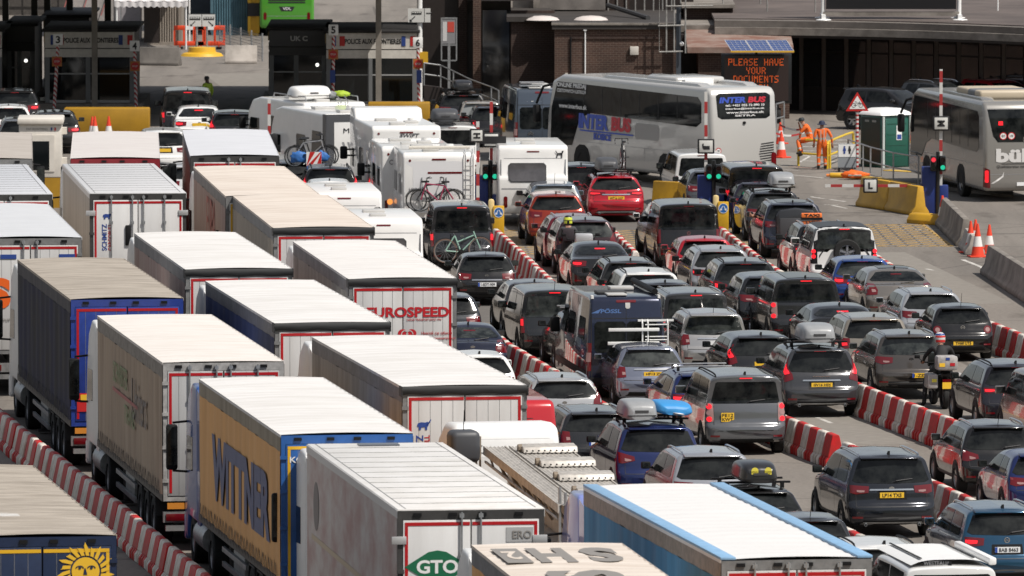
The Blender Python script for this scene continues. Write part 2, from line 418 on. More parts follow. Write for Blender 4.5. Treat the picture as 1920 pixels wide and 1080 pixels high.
    if lamp == 'round':
        for s_ in (-1, 1):
            for j, (zz, rr_) in enumerate(((rwz - .16, .105), (rwz - .16, .06))):
                fit_panel(bvh, disc(rr_, 16, (s_ * .80 * hw, zz)), 'rear', (M_TAIL, M_LIT if lit else M_TAILC)[j], 'tail_light', root, off=.010 + .006 * j, n=3)
    elif lamp == 'discs':
        for s_ in (-1, 1):
            fit_panel(bvh, [(s_ * hw, rwz + .02), (s_ * .80 * hw, rwz + .0), (s_ * .79 * hw, rwz - .42), (s_ * .98 * hw, rwz - .42)], 'rear', M_TRIM if spare else M_TAILC, 'lamp_panel', root, off=.008, n=4)
            for j in range(3 if not spare else 2):
                fit_panel(bvh, disc(.062, 14, (s_ * .895 * hw, rwz - .07 - j * .145)), 'rear', (M_LIT if lit else M_TAIL) if j != 1 or spare else M_TAILC, 'tail_light', root, off=.014, n=2)
    elif kind == 'van' and lamp == 'tall':
        for s_ in (-1, 1):
            fit_panel(bvh, [(s_ * hw, rwz + .02), (s_ * .875 * hw, rwz + .0), (s_ * .87 * hw, rwz - .40), (s_ * hw, rwz - .42)], 'rear', M_TAIL, 'tail_light', root, off=.009, n=5)
            if lit: fit_panel(bvh, [(s_ * hw, rwz - .05), (s_ * .90 * hw, rwz - .05), (s_ * .895 * hw, rwz - .22), (s_ * hw, rwz - .22)], 'rear', M_LIT, 'brake_light', root, off=.016, n=3)
    else:
        pl = [(a_ * hw, rwz + b_) for a_, b_ in LAMPS[lamp]]
        for s_ in (-1, 1):
            q = pl if s_ < 0 else mir(pl)
            fit_panel(bvh, q, 'rear', M_TAIL, 'tail_light', root, off=.009, n=6)
            if lit:
                cxx = sum(p_[0] for p_ in q) / len(q); cz = sum(p_[1] for p_ in q) / len(q)
                fit_panel(bvh, [(cxx + (p_[0] - cxx) * .52 + s_ * .02, cz + (p_[1] - cz) * .42) for p_ in q], 'rear', M_LIT, 'brake_light', root, off=.016, n=4)
            elif lamp in ('wide', 'block', 'ell', 'wedge'):
                cxx = sum(p_[0] for p_ in q) / len(q); cz = sum(p_[1] for p_ in q) / len(q)
                fit_panel(bvh, [(cxx + (p_[0] - cxx) * .34 - s_ * .07, cz - .03 + (p_[1] - cz) * .26) for p_ in q], 'rear', M_TAILC, 'reversing_light', root, off=.015, n=3)
    for s_ in (-1, 1): fit_panel(bvh, [(s_ * .88 * hw, .44), (s_ * .66 * hw, .44), (s_ * .66 * hw, .485), (s_ * .88 * hw, .485)], 'rear', M_TAIL, 'reflector', root, off=.014, n=3)
    if third:
        zt = H - .085 if not kind in ('sedan', 'coupe') else top - .02
        zt = min(zt, H - .085)
        fit_panel(bvh, [(-.15, zt - .012), (.15, zt - .012), (.15, zt + .012), (-.15, zt + .012)], 'rear', M_LIT if lit else M_TAIL, 'high_brake_light', root, off=.015, n=3)
    # number plate, badge, wiper, mirrors
    pz = pz if pz is not None else (rwz - .26 if kind not in ('van',) else .76)
    yp = surf_y(bvh, px, pz) - .012
    if plate:
        pm = M_PLY if plate == 'y' else M_PLW
        two = ptxt and '\n' in ptxt
        pw, ph = (.30, .21) if two else (PLW, .115)
        if not two: fit_panel(bvh, [(px - pw / 2 - .07, pz - ph / 2 - .04), (px + pw / 2 + .07, pz - ph / 2 - .04), (px + pw / 2 + .05, pz + ph / 2 + .05), (px - pw / 2 - .05, pz + ph / 2 + .05)], 'rear', M_TRIM if kind in ('suv', 'box4') else pnt, 'plate_recess', root, off=.004, n=3)
        po = MB().cbox((0, 0, 0), (pw, .016, ph)).build('number_plate', pm, root, loc=(px, yp, pz))
        if plate in ('w', 'e') or plate == 'y' and ptxt and ptxt[0] == '1':
            MB().cbox((-pw / 2 + .028, -.010, 0), (.05, .006, ph * .96)).build('country_band', P('plate_blue', (.02, .07, .35), .4), po)
        if ptxt:
            if two:
                for k_, t_ in enumerate(ptxt.split('\n')): letter(t_, pw * .86, .075, M_INK, po, (0, -.010, .048 - k_ * .096), bold=.012)
            else: letter(ptxt, pw * (.80 if plate == 'y' else .76), .078, M_INK, po, (.02 if plate != 'y' else 0, -.010, 0), bold=.014)
    if badge:
        bz = rwz - .10; yb = surf_y(bvh, 0, bz) - .006
        if badge == 'ring' or badge == 'vw':
            rg = ringpoly(.045, .058)
            if badge == 'vw': rg = rg + [[(-.038, .03), (-.028, .03), (0, -.002), (0, -.02)], [(.038, .03), (0, -.02), (0, -.002), (.028, .03)], [(-.044, .005), (-.034, .008), (-.016, -.04), (-.02, -.043)], [(.044, .005), (.02, -.043), (.016, -.04), (.034, .008)]]
            plate2d(rg, M_CHROME, root, (0, yb, bz), t=.008)
        elif badge == 'oval': plate2d([disc(.06, 18, (0, 0), .55)], M_CHROME, root, (0, yb, bz), t=.006)
        elif badge == 'bar': plate2d([[(-.22, -.012), (.22, -.012), (.22, .012), (-.22, .012)]], M_CHROME, root, (0, yb, bz), t=.006)
    if chrome: fit_panel(bvh, [(-.5 * hw, pz + .095), (.5 * hw, pz + .095), (.48 * hw, pz + .13), (-.48 * hw, pz + .13)], 'rear', M_CHROME, 'chrome_strip', root, off=.02, n=4)
    if wiper and not boxy or wiper == 2:
        yw_ = surf_y(bvh, 0, rwz + .05) - .03
        MB().tube([(0, yw_ + .02, rwz + .01), (.10, yw_, rwz + .05), (.46, surf_y(bvh, .46, rwz + .09) - .02, rwz + .09)], .014, 5).build('wiper', M_INK, root)
    for s_ in (-1, 1):
        mb = MB(); ym = cowl - .38; zm = belt + .10 + (.05 if boxy else 0); k = 1.25 if boxy else 1
        mb.cbox((s_ * (hw + .09), ym, zm), (.20 * k, .13, .15 * k)); mb.cbox((s_ * (hw - .02), ym + .02, zm - .05), (.12, .06, .05))
        m_ = mb.build('wing_mirror', pnt if random.random() < .5 else M_TRIM, root, bevel=.03)
        MB().cbox((s_ * (hw + .09), ym - .067, zm), (.16 * k, .006, .11 * k)).build('mirror_glass', M_GLASS2, m_)
    # roof furniture
    if kind in ('hatch', 'suv', 'estate', 'mpv'):
        ws_ = hw * rr * .86; ye_ = r + rs
        zz_ = surf_z(bvh, 0, ye_ + .10)
        sp_ = MB().prism([(ye_ + .16, zz_ - .01), (ye_ - .13, zz_ - .050), (ye_ - .14, zz_ - .072), (ye_ + .02, zz_ - .075)], 'x', -ws_, ws_)
        sp_.build('spoiler', pnt, root, bevel=.015)
    yr0, yr1 = r + rs + .12, wtop - .15
    if rails:
        for s_ in (-1, 1):
            x = s_ * hw * rr * .86
            pts = [(x, yr0, surf_z(bvh, x, yr0) - .01), (x, yr0 + .15, surf_z(bvh, x, yr0 + .15) + .055), (x, (yr0 + yr1) / 2, surf_z(bvh, x, (yr0 + yr1) / 2) + .05), (x, yr1 - .2, surf_z(bvh, x, yr1 - .2) + .05), (x, yr1, surf_z(bvh, x, yr1) - .01)]
            MB().tube(chaikin(pts, 1), .02, 6).build('roof_rail', M_CHROME if rails == 'c' else M_TRIM, root)
    if bars:
        for k in (.22, .65):
            y_ = yr0 + (yr1 - yr0) * k; zz = H + .11
            b_ = MB().cbox((0, y_, zz), (W * .80, .07, .035)).build('roof_bar', M_STEEL if bars == 's' else M_TRIM, root, bevel=.01)
            MB().cbox((-hw * rr * .85, y_, zz - .06), (.06, .08, .10)).cbox((hw * rr * .85, y_, zz - .06), (.06, .08, .10)).build('bar_foot', M_TRIM, b_)
    yf = r + rs + .10 if kind not in ('sedan',) else r + rs + .02
    zf = surf_z(bvh, 0, yf + .08)
    if fin == True: MB().prism([(yf, zf - .02), (yf + .17, zf - .02), (yf + .17, zf + .005), (yf + .035, zf + .07), (yf + .01, zf + .07)], 'x', -.02, .02).build('shark_fin', M_TRIM, root)
    if antenna: MB().cyl((0, yf, zf), (0, yf - .18, zf + .34), .008, .005, 5).build('aerial', M_TRIM, root)
    if roofmat: fit_panel(bvh, [(-hw * rr * .62, yr0 + .1), (hw * rr * .62, yr0 + .1), (hw * rr * .6, yr1 - .05), (-hw * rr * .6, yr1 - .05)], 'top', roofmat, 'sunroof', root, off=.009, n=9)
    if exh:
        for s_ in (-1, 1): MB().lathe([(.030, .25), (.034, -.02), (.026, -.022), (.024, .10), (.001, .10)], 'y', (s_ * .60 * hw, r - .01, .31), 12).build('exhaust_pipe', M_STEEL, root)
    if exh: fit_panel(bvh, [(-.72 * hw, .335), (-.64 * hw, .375), (.64 * hw, .375), (.72 * hw, .335), (.5 * hw, .325), (.4 * hw, .345), (-.4 * hw, .345), (-.5 * hw, .325)], 'rear', M_STEEL, 'skid_plate', root, off=.022, n=6)
    if spare:
        tw_ = hw * rr
        fit_panel(bvh, [(-hw, rwz - .06), (-.70 * hw, rwz - .06), (-.70 * hw, rwz - .0), (.70 * hw, rwz - .0), (.70 * hw, rwz - .06), (hw, rwz - .06), (tw_ * 1.02, H - .06), (tw_ * .9, H + .02), (-tw_ * .9, H + .02), (-tw_ * 1.02, H - .06)], 'rear', M_BLACKP, 'upper_tailgate', root, off=.006, n=18)
        for sv in ('left', 'right'): fit_panel(bvh, [(r + .06, belt + .02), (r + .62, belt + .02), (r + .62, H - .03), (r + .2, H - .03)], sv, M_BLACKP, 'rear_pillar', root, off=.008, n=10)
        fit_panel(bvh, [(-tw_ * .93, r + rs), (tw_ * .93, r + rs), (tw_ * .93, wtop - .1), (-tw_ * .93, wtop - .1)], 'top', M_BLACKP, 'roof_skin', root, off=.010, n=16)
        t, dd = wheel_meshes(.39, .24)
        o = link('spare_wheel', t, root, (0.05, r - .08, 1.20)); o.rotation_euler = (0, 0, R(-90)); link('rim', dd, o)
    if box:
        mat, w_, l_, h_, x_, _ = box
        bo = roof_box(mat, w_, l_, h_)
        bo.location = root.location + Matrix.Rotation(a, 3, 'Z') @ Vector((x_, r + rs + .25 + l_ / 2 - .35, H + .125)); bo.rotation_euler = (0, 0, a)
        for k in (.25, .72):
            y_ = yr0 + (yr1 - yr0) * k
            MB().cbox((0, y_, H + .09), (W * .82, .08, .04)).cbox((-hw * rr * .85, y_, H + .03), (.07, .1, .12)).cbox((hw * rr * .85, y_, H + .03), (.07, .1, .12)).build('roof_bar', M_TRIM, root)
        root['_box'] = bo.name
    return root
def roof_box(mat, w, l, h):
    "lofted roof box: wedge nose, tapered tail, dark seam and lid"
    st = [(-l / 2, .55, .35), (-l / 2 + .05, .86, .75), (-l / 2 + .35, 1, 1), (0, 1, 1), (l / 2 - .7, .95, .85), (l / 2 - .15, .7, .45), (l / 2, .45, .2)]
    rows = []
    for y, ws, hs in st:
        x = w / 2 * ws
        half = [(0, .0), (x * .8, .0), (x, .06), (x * 1.0, .10), (x * .90, .10 + (h - .10) * hs * .8), (x * .72, .06 + (h - .06) * hs), (0, .07 + (h - .06) * hs)]
        rows.append([(a, y, b) for a, b in chaikin(half, 2)])
    cols = [chaikin([rw[j] for rw in rows], 2) for j in range(len(rows[0]))]
    rows = [[c[i] for c in cols] for i in range(len(cols[0]))]
    vs, fs = [], []; K = len(rows[0]); NR = 2 * K - 2
    for row in rows: vs += row + [(-p[0], p[1], p[2]) for p in row[-2:0:-1]]
    for i in range(len(rows) - 1):
        for k in range(NR): fs.append((i * NR + k, i * NR + (k + 1) % NR, (i + 1) * NR + (k + 1) % NR, (i + 1) * NR + k))
    fs.append(tuple(range(NR))); fs.append(tuple(range((len(rows) - 1) * NR, len(rows) * NR)))
    mb = MB(); mb.v = vs; mb.f = fs
    root = empty('roof_box')
    mb.build('shell', mat, root, smooth=50)
    MB().box(-w * .40, w * .40, -l / 2 - .004, -l / 2 + .03, .085, .105).box(-w / 2 - .004, -w / 2 + .02, -l / 2 + .3, l / 2 - .8, .09, .105).box(w / 2 - .02, w / 2 + .004, -l / 2 + .3, l / 2 - .8, .09, .105).build('lid_seam', M_INK, root)
    MB().cbox((0, -l / 2 + .0, .19), (.30, .02, .05)).build('handle_plate', M_TRIM_G, root)
    return root
def carbox(c, label):
    b = bpy.data.objects[c['_box']]; del c['_box']; return tag(b, label, 'roof box')
# ------------------------------------------------------------------ lorries
def tarp(name, col, dirt, nscale=1.6, streak=(.5, 3.2, 1)):
    "weathered roof sheet: grey washed-out streaks that follow the roof bows"
    return P(name, col, .55, noise=.1, nscale=nscale, dirt=dirt, streak=streak, bump=.15)
ROOF_W = tarp('white_tarp', (.71, .695, .68), (.61, .59, .565), 1.1)
ROOF_C = tarp('cream_tarp', (.68, .61, .54), (.56, .48, .41), 1.2)
ROOF_D = tarp('dirty_tarp', (.42, .37, .31), (.27, .23, .185))
ROOF_B = tarp('bluish_white_roof', (.60, .61, .64), (.53, .54, .57))
def curtain(name, col, dirt=None, s=(3, 1.2, .18)):
    return P(name, col, .62, dirt=dirt or tuple(c * .72 for c in col), nscale=1.5, streak=s, spec=.12)
M_DOOR = P('white_door_panel', (.56, .555, .55), .42, dirt=(.48, .47, .46), nscale=1.2, streak=(2, 2, .3))
M_DOORB = P('bright_door_panel', (.68, .675, .67), .38, dirt=(.60, .59, .58), nscale=1.2, streak=(2, 2, .3))
M_TAPE = P('red_reflective_tape', (.42, .008, .012), .35)
M_TAPEY = P('yellow_reflective_tape', (.70, .40, .02), .35)
M_FRAME = P('trailer_frame_grey', (.20, .20, .20), .5, noise=.3)
M_FRAMEK = P('trailer_frame_dark', (.05, .048, .047), .5, noise=.3)
M_CHAS = P('chassis_black', (.018, .018, .018), .7, noise=.3)
M_RUBFLAP = P('black_flap', (.02, .021, .022), .55)
M_GREYRAIL = P('grey_rail', (.16, .165, .18), .5, noise=.35, nscale=5)

def lorry(FL, RL, RR, label, kind='curtain', side=None, roof=None, rear=None, frame=None, tape=M_TAPE, cabmat=None, L=13.6, Hh=4.0, rail=None, flap=False, rods=2, cab=True, W=2.55, loc=None, hd=None, ribs=True, sidetape=True, name='articulated_lorry', strap=True, facade=True):
    a_, b_, c_ = G(*FL, Hh) if FL else None, G(*RL, Hh), G(*RR, Hh)
    mid = (b_ + c_) / 2
    if hd is None: hd = math.atan2(-(a_.x - b_.x), a_.y - b_.y)
    root = empty(name, (mid.x, mid.y, 0), hd, label, 'lorry', 'lorries queueing in the freight lanes')
    frame = frame or M_FRAME; rear = rear or M_DOOR; side = side or curtain('grey_curtain', (.30, .29, .27)); roof = roof or ROOF_W; rail = rail or M_GREYRAIL
    w = W / 2; zb = 1.12
    reef = kind == 'reefer'
    # roof sheet with bows
    nb = int(L / .62); FLseed = (RL[0] * .37) % 6
    if not reef:
        def fr(u, v):
            x = -w + 2 * w * u; y = L * v
            return (x, y, Hh - .02 + .03 * (1 - (2 * u - 1) ** 2) + .006 * math.cos(v * nb * 2 * math.pi) + .012 * math.sin(v * 19 + FLseed) * (1 - (2 * u - 1) ** 2))
        mb = MB().grid(fr, 6, nb * 6)
        ro = mb.build('roof', roof, root, smooth=60)
        # overhanging edge of the roof sheet and the rail beneath it
        for s_ in (-1, 1):
            MB().box(min(s_ * w, s_ * (w + .012)), max(s_ * w, s_ * (w + .012)), .0, L, Hh - .07, Hh - .012).build('roof_edge', roof, root)
            def rl(u, v, s_=s_): return (s_ * (w + .010 + .008 * math.sin(v * 60)), L * v, Hh - .34 + .27 * u)
            MB().grid(rl, 1, 60).build('curtain_rail', rail, root, smooth=60)
    else:
        ro = MB().box(-w, w, 0, L, Hh - .06, Hh).build('roof', roof, root, bevel=.02)
        k = L / 13
        mb = MB()
        for i in range(1, 13): mb.box(-w + .16, w - .16, i * k - .008, i * k + .008, Hh + .001, Hh + .006)
        mb.box(-w + .14, -w + .155, .05, L - .05, Hh + .001, Hh + .006); mb.box(w - .155, w - .14, .05, L - .05, Hh + .001, Hh + .006)
        mb.build('roof_seam', M_FRAME, ro, smooth=0)
        for s_ in (-1, 1): MB().box(s_ * (w + .004) - .008, s_ * (w + .004) + .008, 0, L, Hh - .16, Hh - .02).build('roof_edge', P('pale_rail', (.62, .61, .60), .4), root)
    # body core (front wall, floor) and side sheets
    MB().box(-w + .03, w - .03, .06, L - .02, zb, Hh - .08).build('trailer_body', M_FRAMEK, root)
    MB().box(-w, w, L - .06, L, zb, Hh - .05).build('front_wall', M_FRAME if not reef else side, root)
    for s_ in (-1, 1):
        def sw(u, v, s_=s_):
            fold = .012 * math.sin(v * L * 2 * math.pi / 1.15) + .007 * math.sin(v * 43 + u * 3)
            return (s_ * (w + .002 + (fold + .008 if not reef else (.002 if (int(v * 70) % 3) else -.004))), .05 + (L - .1) * v, zb + .08 + (Hh - (.34 if not reef else .14) - zb - .08) * u)
        o = MB().grid(sw, 4, 140 if not reef else 70).build('side_curtain' if not reef else 'side_panel', side, root, smooth=60)
        if reef: o.data.materials[0] = side
        MB().box(s_ * w - .02, s_ * w + .02, 0, L, zb - .06, zb + .09).build('side_rail', M_FRAMEK, root)
        if not reef and strap:
            mb = MB(); n = 52; vs = []
            x = s_ * (w + .048)
            for i in range(n + 1):
                y = .3 + (L - .6) * i / n; z = zb + (.36 if i % 2 else .02)
                vs += [(x, y - .035, z), (x, y + .035, z)]
            mb.add(vs, [(2 * i, 2 * i + 1, 2 * i + 3, 2 * i + 2) for i in range(n)])
            mb.build('strap_fringe', M_TRIM, root, smooth=0)
    # rear frame, doors, tape, hinges and lock rods
    MB().box(-w, -w + .09, -.02, .1, zb - .05, Hh - .03).box(w - .09, w, -.02, .1, zb - .05, Hh - .03).box(-w + .09, w - .09, -.02, .1, Hh - .19, Hh - .03).box(-w + .09, w - .09, -.02, .1, zb - .05, zb + .05).build('rear_frame', frame, root)
    if facade:
        for s_ in (-1, 1):
            x0, x1 = (-w + .095, -.012) if s_ < 0 else (.012, w - .095)
            dr = MB().box(x0, x1, -.035, .04, zb + .06, Hh - .20).build('rear_door', rear, root, bevel=.008)
            if not reef:
                mb = MB()
                for i in range(1, 5): xx = x0 + (x1 - x0) * i / 5; mb.box(xx - .004, xx + .004, -.038, -.03, zb + .08, Hh - .22)
                mb.build('panel_joint', M_FRAME, dr, smooth=0)
            if tape:
                o_ = x0 + .03 if s_ < 0 else x1 - .03
                sg = 1 if s_ < 0 else -1
                MB().box(min(o_, o_ + sg * .055), max(o_, o_ + sg * .055), -.042, -.033, zb + .12, Hh - .30).box(x0 + .03 if s_ < 0 else x0 + .01, x1 - .01 if s_ < 0 else x1 - .03, -.042, -.033, Hh - .295, Hh - .235).build('reflective_tape', tape, dr, smooth=0)
            mb = MB()
            del mb
            for z in (1.5, 2.2, 2.9, 3.55):
                if reef and z in (2.2, 3.55): MB().box(s_ * (w - .05) - .16, s_ * (w - .05) + .10, -.062, -.03, z - .17, z - .03).build('hinge', P('pale_hinge', (.5, .5, .5), .4, metal=.4), dr, bevel=.006)
                else: MB().box(s_ * (w - .05) - .07, s_ * (w - .05) + .06, -.055, -.03, z - .035, z + .035).build('hinge', frame, dr)
            rd = MB(); xs = [s_ * .17] if rods == 1 else [s_ * .15, s_ * .72]
            if rods:
                for xr in xs:
                    rd.cyl((xr, -.075, zb - .02), (xr, -.075, Hh - .06), .018, n=8)
                    for z in (zb + .25, 2.2, 3.2, Hh - .12): rd.cbox((xr, -.06, z), (.08, .06, .07))
                rd.build('lock_rod', M_STEEL, dr)
    if flap:
        def fl(u, v): return (-w - .03 + (W + .06) * u, -.06 - .03 * math.sin(v * math.pi), Hh - .005 - .17 * v + .012 * math.sin(u * 21) * v)
        MB().grid(fl, 30, 3).build('rear_flap', M_RUBFLAP, root, smooth=60)
        for s_ in (-1, 1): MB().box(s_ * (w + .02) - .012, s_ * (w + .02) + .012, -.08, .30, Hh - .22, Hh - .01).build('flap_end', M_RUBFLAP, root)
    else:
        for x in (-.95, -.32, .2, .85): MB().cbox((x, -.035, Hh - .10), (.14, .03, .06)).build('marker_lamp', M_TRIM, root)
    # underrun bumper with lamps, chassis, wheels, side gear
    MB().box(-w, w, -.02, .14, .62, .84).box(-w + .05, w - .05, .0, .14, .44, .56).build('underrun_bar', M_FRAME, root)
    for s_ in (-1, 1):
        MB().cbox((s_ * (w - .30), -.035, .73), (.50, .03, .15)).build('tail_light', M_TAIL, root, bevel=.01)
        MB().cbox((s_ * (w - .26), -.04, .97), (.36, .012, .13)).build('marker_board', P('orange_board', (.58, .22, .03), .4), root)
        MB().box(s_ * .45 - .07, s_ * .45 + .07, .15, L - .2, .80, zb - .06).build('chassis_beam', M_CHAS, root)
        for y in (2.1, 3.42, 4.74):
            wheel(root, s_ * (w - .20), y, .50, .38, M_STEEL)
            MB().prism([(y - .6, .62), (y - .45, 1.02), (y + .45, 1.02), (y + .6, .62), (y + .57, .62), (y + .43, .98), (y - .43, .98), (y - .57, .62)], 'x', s_ * (w - .02) - .02, s_ * (w - .4)).build('mudguard', M_CHAS, root)
        MB().box(s_ * (w - .02) - .03, s_ * (w - .02) + .03, 5.6, 9.6, .52, .62).box(s_ * (w - .02) - .03, s_ * (w - .02) + .03, 5.6, 9.6, .82, .92).build('side_guard', M_STEEL, root)
        MB().cyl((s_ * .95, 10.6, .12), (s_ * .95, 10.6, 1.05), .07, n=10).cbox((s_ * .95, 10.6, .08), (.28, .3, .05)).build('landing_leg', M_FRAMEK, root)
    MB().box(-w + .06, -w + .62, 6.4, 8.2, .50, 1.0).build('pallet_box', P('grey_pallet_box', (.30, .30, .29), .5, noise=.3), root, bevel=.02)
    if not cab: return root
    cabm = cabmat or M_WHITE
    # tractor unit
    y0 = L + .75; cw = 1.245; zt = 3.75
    prof = [(y0, .95), (y0, 3.55), (y0 + .12, zt), (y0 + .9, zt + .02), (y0 + 1.55, zt - .28), (y0 + 1.95, 2.75), (y0 + 2.2, 1.7), (y0 + 2.22, .55), (y0 + 1.75, .45), (y0 + 1.7, .95)]
    cb = MB().prism(prof, 'x', -cw, cw).build('cab', cabm, root, bevel=.07, seg=3)
    MB().prism([(y0 + 1.61, 2.95), (y0 + 1.99, 2.72), (y0 + 2.20, 1.82), (y0 + 1.9, 1.9)], 'x', -cw + .12, cw - .12).build('windscreen', M_GLASS, cb)
    MB().box(-cw - .01, cw + .01, y0 + 2.0, y0 + 2.30, .42, .95).build('bumper', cabm, cb, bevel=.05)
    for s_ in (-1, 1):
        MB().prism([(y0 + .75, 2.65), (y0 + 1.72, 2.62), (y0 + 1.95, 1.9), (y0 + .75, 1.95)], 'x', s_ * (cw - .01), s_ * (cw + .008)).build('side_window', M_GLASS, cb)
        MB().prism([(y0 - .55, .9), (y0 - .55, 3.6), (y0, 3.7), (y0, .9)], 'x', s_ * (cw - .06), s_ * (cw - .01)).build('air_deflector', cabm, cb)
        mm = MB().cbox((s_ * (cw + .30), y0 + 1.95, 2.35), (.24, .16, .95)).build('mirror', M_TRIM, cb, bevel=.05)
        MB().tube([(s_ * cw, y0 + 1.8, 2.9), (s_ * (cw + .28), y0 + 1.95, 2.86)], .025).build('mirror_arm', M_TRIM, mm)
        MB().tube([(s_ * cw, y0 + 1.8, 1.85), (s_ * (cw + .28), y0 + 1.95, 1.86)], .025).build('mirror_arm', M_TRIM, mm)
        MB().cbox((s_ * (cw + .30), y0 + 1.862, 2.38), (.20, .01, .80)).build('mirror_glass', M_GLASS2, mm)
        wheel(root, s_ * 1.02, y0 + 1.2, .50, .34, M_STEEL)
        wheel(root, s_ * .98, y0 - 2.35, .50, .50, M_STEEL)
        MB().cyl((s_ * 1.0, y0 - 1.5, .72), (s_ * 1.0, y0 + .2, .72), .31, n=18).build('fuel_tank', M_STEEL, root)
        MB().box(s_ * .42 - .06, s_ * .42 + .06, y0 - 3.2, y0 + 1.8, .72, .98).build('chassis_rail', M_CHAS, root)
    return root
ELE = [[(-.30, .02), (-.26, .16), (-.10, .22), (.10, .20), (.22, .24), (.30, .16), (.34, .20), (.40, .34), (.36, .36), (.30, .26), (.26, .04), (.20, .0), (.20, -.16), (.10, -.16), (.08, -.02), (-.08, -.03), (-.12, -.16), (-.22, -.16), (-.22, -.02)]]
def elephant(mat, parent, loc, sc):
    return plate2d([[(x * sc, y * sc) for x, y in pl] for pl in ELE], mat, parent, loc, 'rear', 'elephant_emblem')
I_BLUE = P('ink_blue', (.025, .06, .26), .45); I_RED = P('ink_red', (.46, .012, .02), .45); I_GREEN = P('ink_green', (.01, .13, .06), .45)
I_ORANGE = P('ink_orange', (.75, .12, .012), .45); I_FRED = P('faded_red_ink', (.42, .13, .12), .6); I_FGREEN = P('faded_green_ink', (.25, .31, .16), .6); I_FGREY = P('faded_grey_ink', (.22, .19, .18), .6)
I_GREY = P('grey_ink', (.23, .215, .20), .6); I_YEL = P('ink_yellow', (.75, .45, .03), .45)
def schmitz(r, x=-.88, z=3.0, s=1.0):
    letter('SCHMITZ', .80 * s, .15 * s, I_BLUE, r, (x - .07, -.040, z - .35), roll=R(90), bold=.02)
    letter('CARGOBULL', .80 * s, .11 * s, I_RED, r, (x + .08, -.040, z - .35), roll=R(90), bold=.02)
    elephant(I_BLUE, r, (x, -.040, z + .22 * s), .42 * s)

C_GREY = curtain('grey_curtain', (.36, .34, .315)); C_BEIGE = curtain('beige_curtain', (.46, .36, .27), (.35, .265, .20)); C_BLUE = curtain('dark_blue_curtain', (.012, .016, .055), (.028, .028, .034), (2, .5, .4))
C_NAVY = curtain('navy_curtain', (.05, .07, .17)); C_YEL = curtain('yellow_curtain', (.80, .45, .19), (.70, .385, .16)); C_SKY = curtain('sky_blue_curtain', (.07, .24, .42), (.05, .17, .31))
C_PINK = curtain('faded_pink_curtain', (.42, .33, .30), (.36, .25, .23)); C_WHITE = curtain('off_white_panel', (.66, .61, .57), (.56, .50, .46)); C_PRINT = curtain('faded_print_panel', (.66, .61, .57), (.52, .36, .33), (1, .42, .75)); C_TAN = curtain('tan_curtain', (.40, .35, .29), (.33, .28, .23))
M_BLUEDOOR = P('blue_door', (.018, .045, .26), .35, noise=.2, coat=.3); M_KBLUE = P('bright_blue_door', (.02, .10, .33), .4, noise=.15, coat=.2); M_SUNB = P('night_blue_door', (.012, .024, .065), .4, noise=.2)

# yellow curtain lorry with the big blue name
t = lorry((372, 713), (527, 820), (773, 805), 'lorry with yellow curtain side bearing large blue WITTNER lettering', side=C_YEL, roof=ROOF_W, rear=M_KBLUE, frame=M_KBLUE, tape=M_TAPEY, cabmat=P('cab_blue', (.03, .09, .30), .35, coat=.6), rods=0, rail=curtain('faded_grey_band', (.36, .31, .24)))
letter('WITTNER', 9.6, 1.32, P('wittner_blue', (.055, .075, .19), .5), t, (-1.275 - .036, 6.3, 2.42), 'left', bold=.05)
letter('KÖGEL', .62, .14, M_WHITE, t, (-.80, -.045, 3.52), bold=.02)
plate2d([[(-.40, .24), (.40, .24), (.0, -.30)]], I_YEL, t, (-.35, -.042, 3.05))
# white refrigerated lorry
t = lorry((569, 832), (743, 958), (1022, 948), 'white refrigerated lorry with green GTO diamond on its rear door', kind='reefer', roof=P('white_reefer_roof', (.72, .705, .69), .4, noise=.06, nscale=1.5, dirt=(.63, .61, .58)), side=C_PRINT, rear=M_DOORB, frame=M_FRAMEK, W=2.6, rods=1, L=13.4)
plate2d(ringpoly(.0, .01, 4) + [[(-.58, 0), (-.42, .10), (-.16, .26), (0, .29), (.16, .26), (.42, .10), (.58, 0), (.42, -.10), (.16, -.26), (0, -.29), (-.16, -.26), (-.42, -.10)]], I_GREEN, t, (-.60, -.042, 2.98), name='diamond_logo')
letter('GTO', .74, .24, M_WHITE, t, (-.60, -.047, 2.98), bold=.03)
MB().box(.62, 1.10, -.043, -.034, 3.40, 3.66).build('sticker_panel', P('sticker_grey', (.40, .40, .40), .5), t)
letter('ERO', .34, .14, I_GREY, t, (.90, -.05, 3.53), bold=.02)
MB().box(-.38, .38, 12.7, 13.1, 4.004, 4.03).build('solar_panel', P('panel_slate', (.10, .11, .13), .3), t)
plate2d([disc(.42, 24, (0, 0), 1.1)], I_FGREY, t, (-1.309, 11.9, 2.95), 'left', 'oval_logo', t=.001)
plate2d([[(-4.6, .06), (4.4, .0), (4.4, .10), (-4.6, .16)]], P('faded_yellow_ink', (.58, .47, .33), .6), t, (-1.309, 8.0, 2.22), 'left', 'faded_line', t=.001)
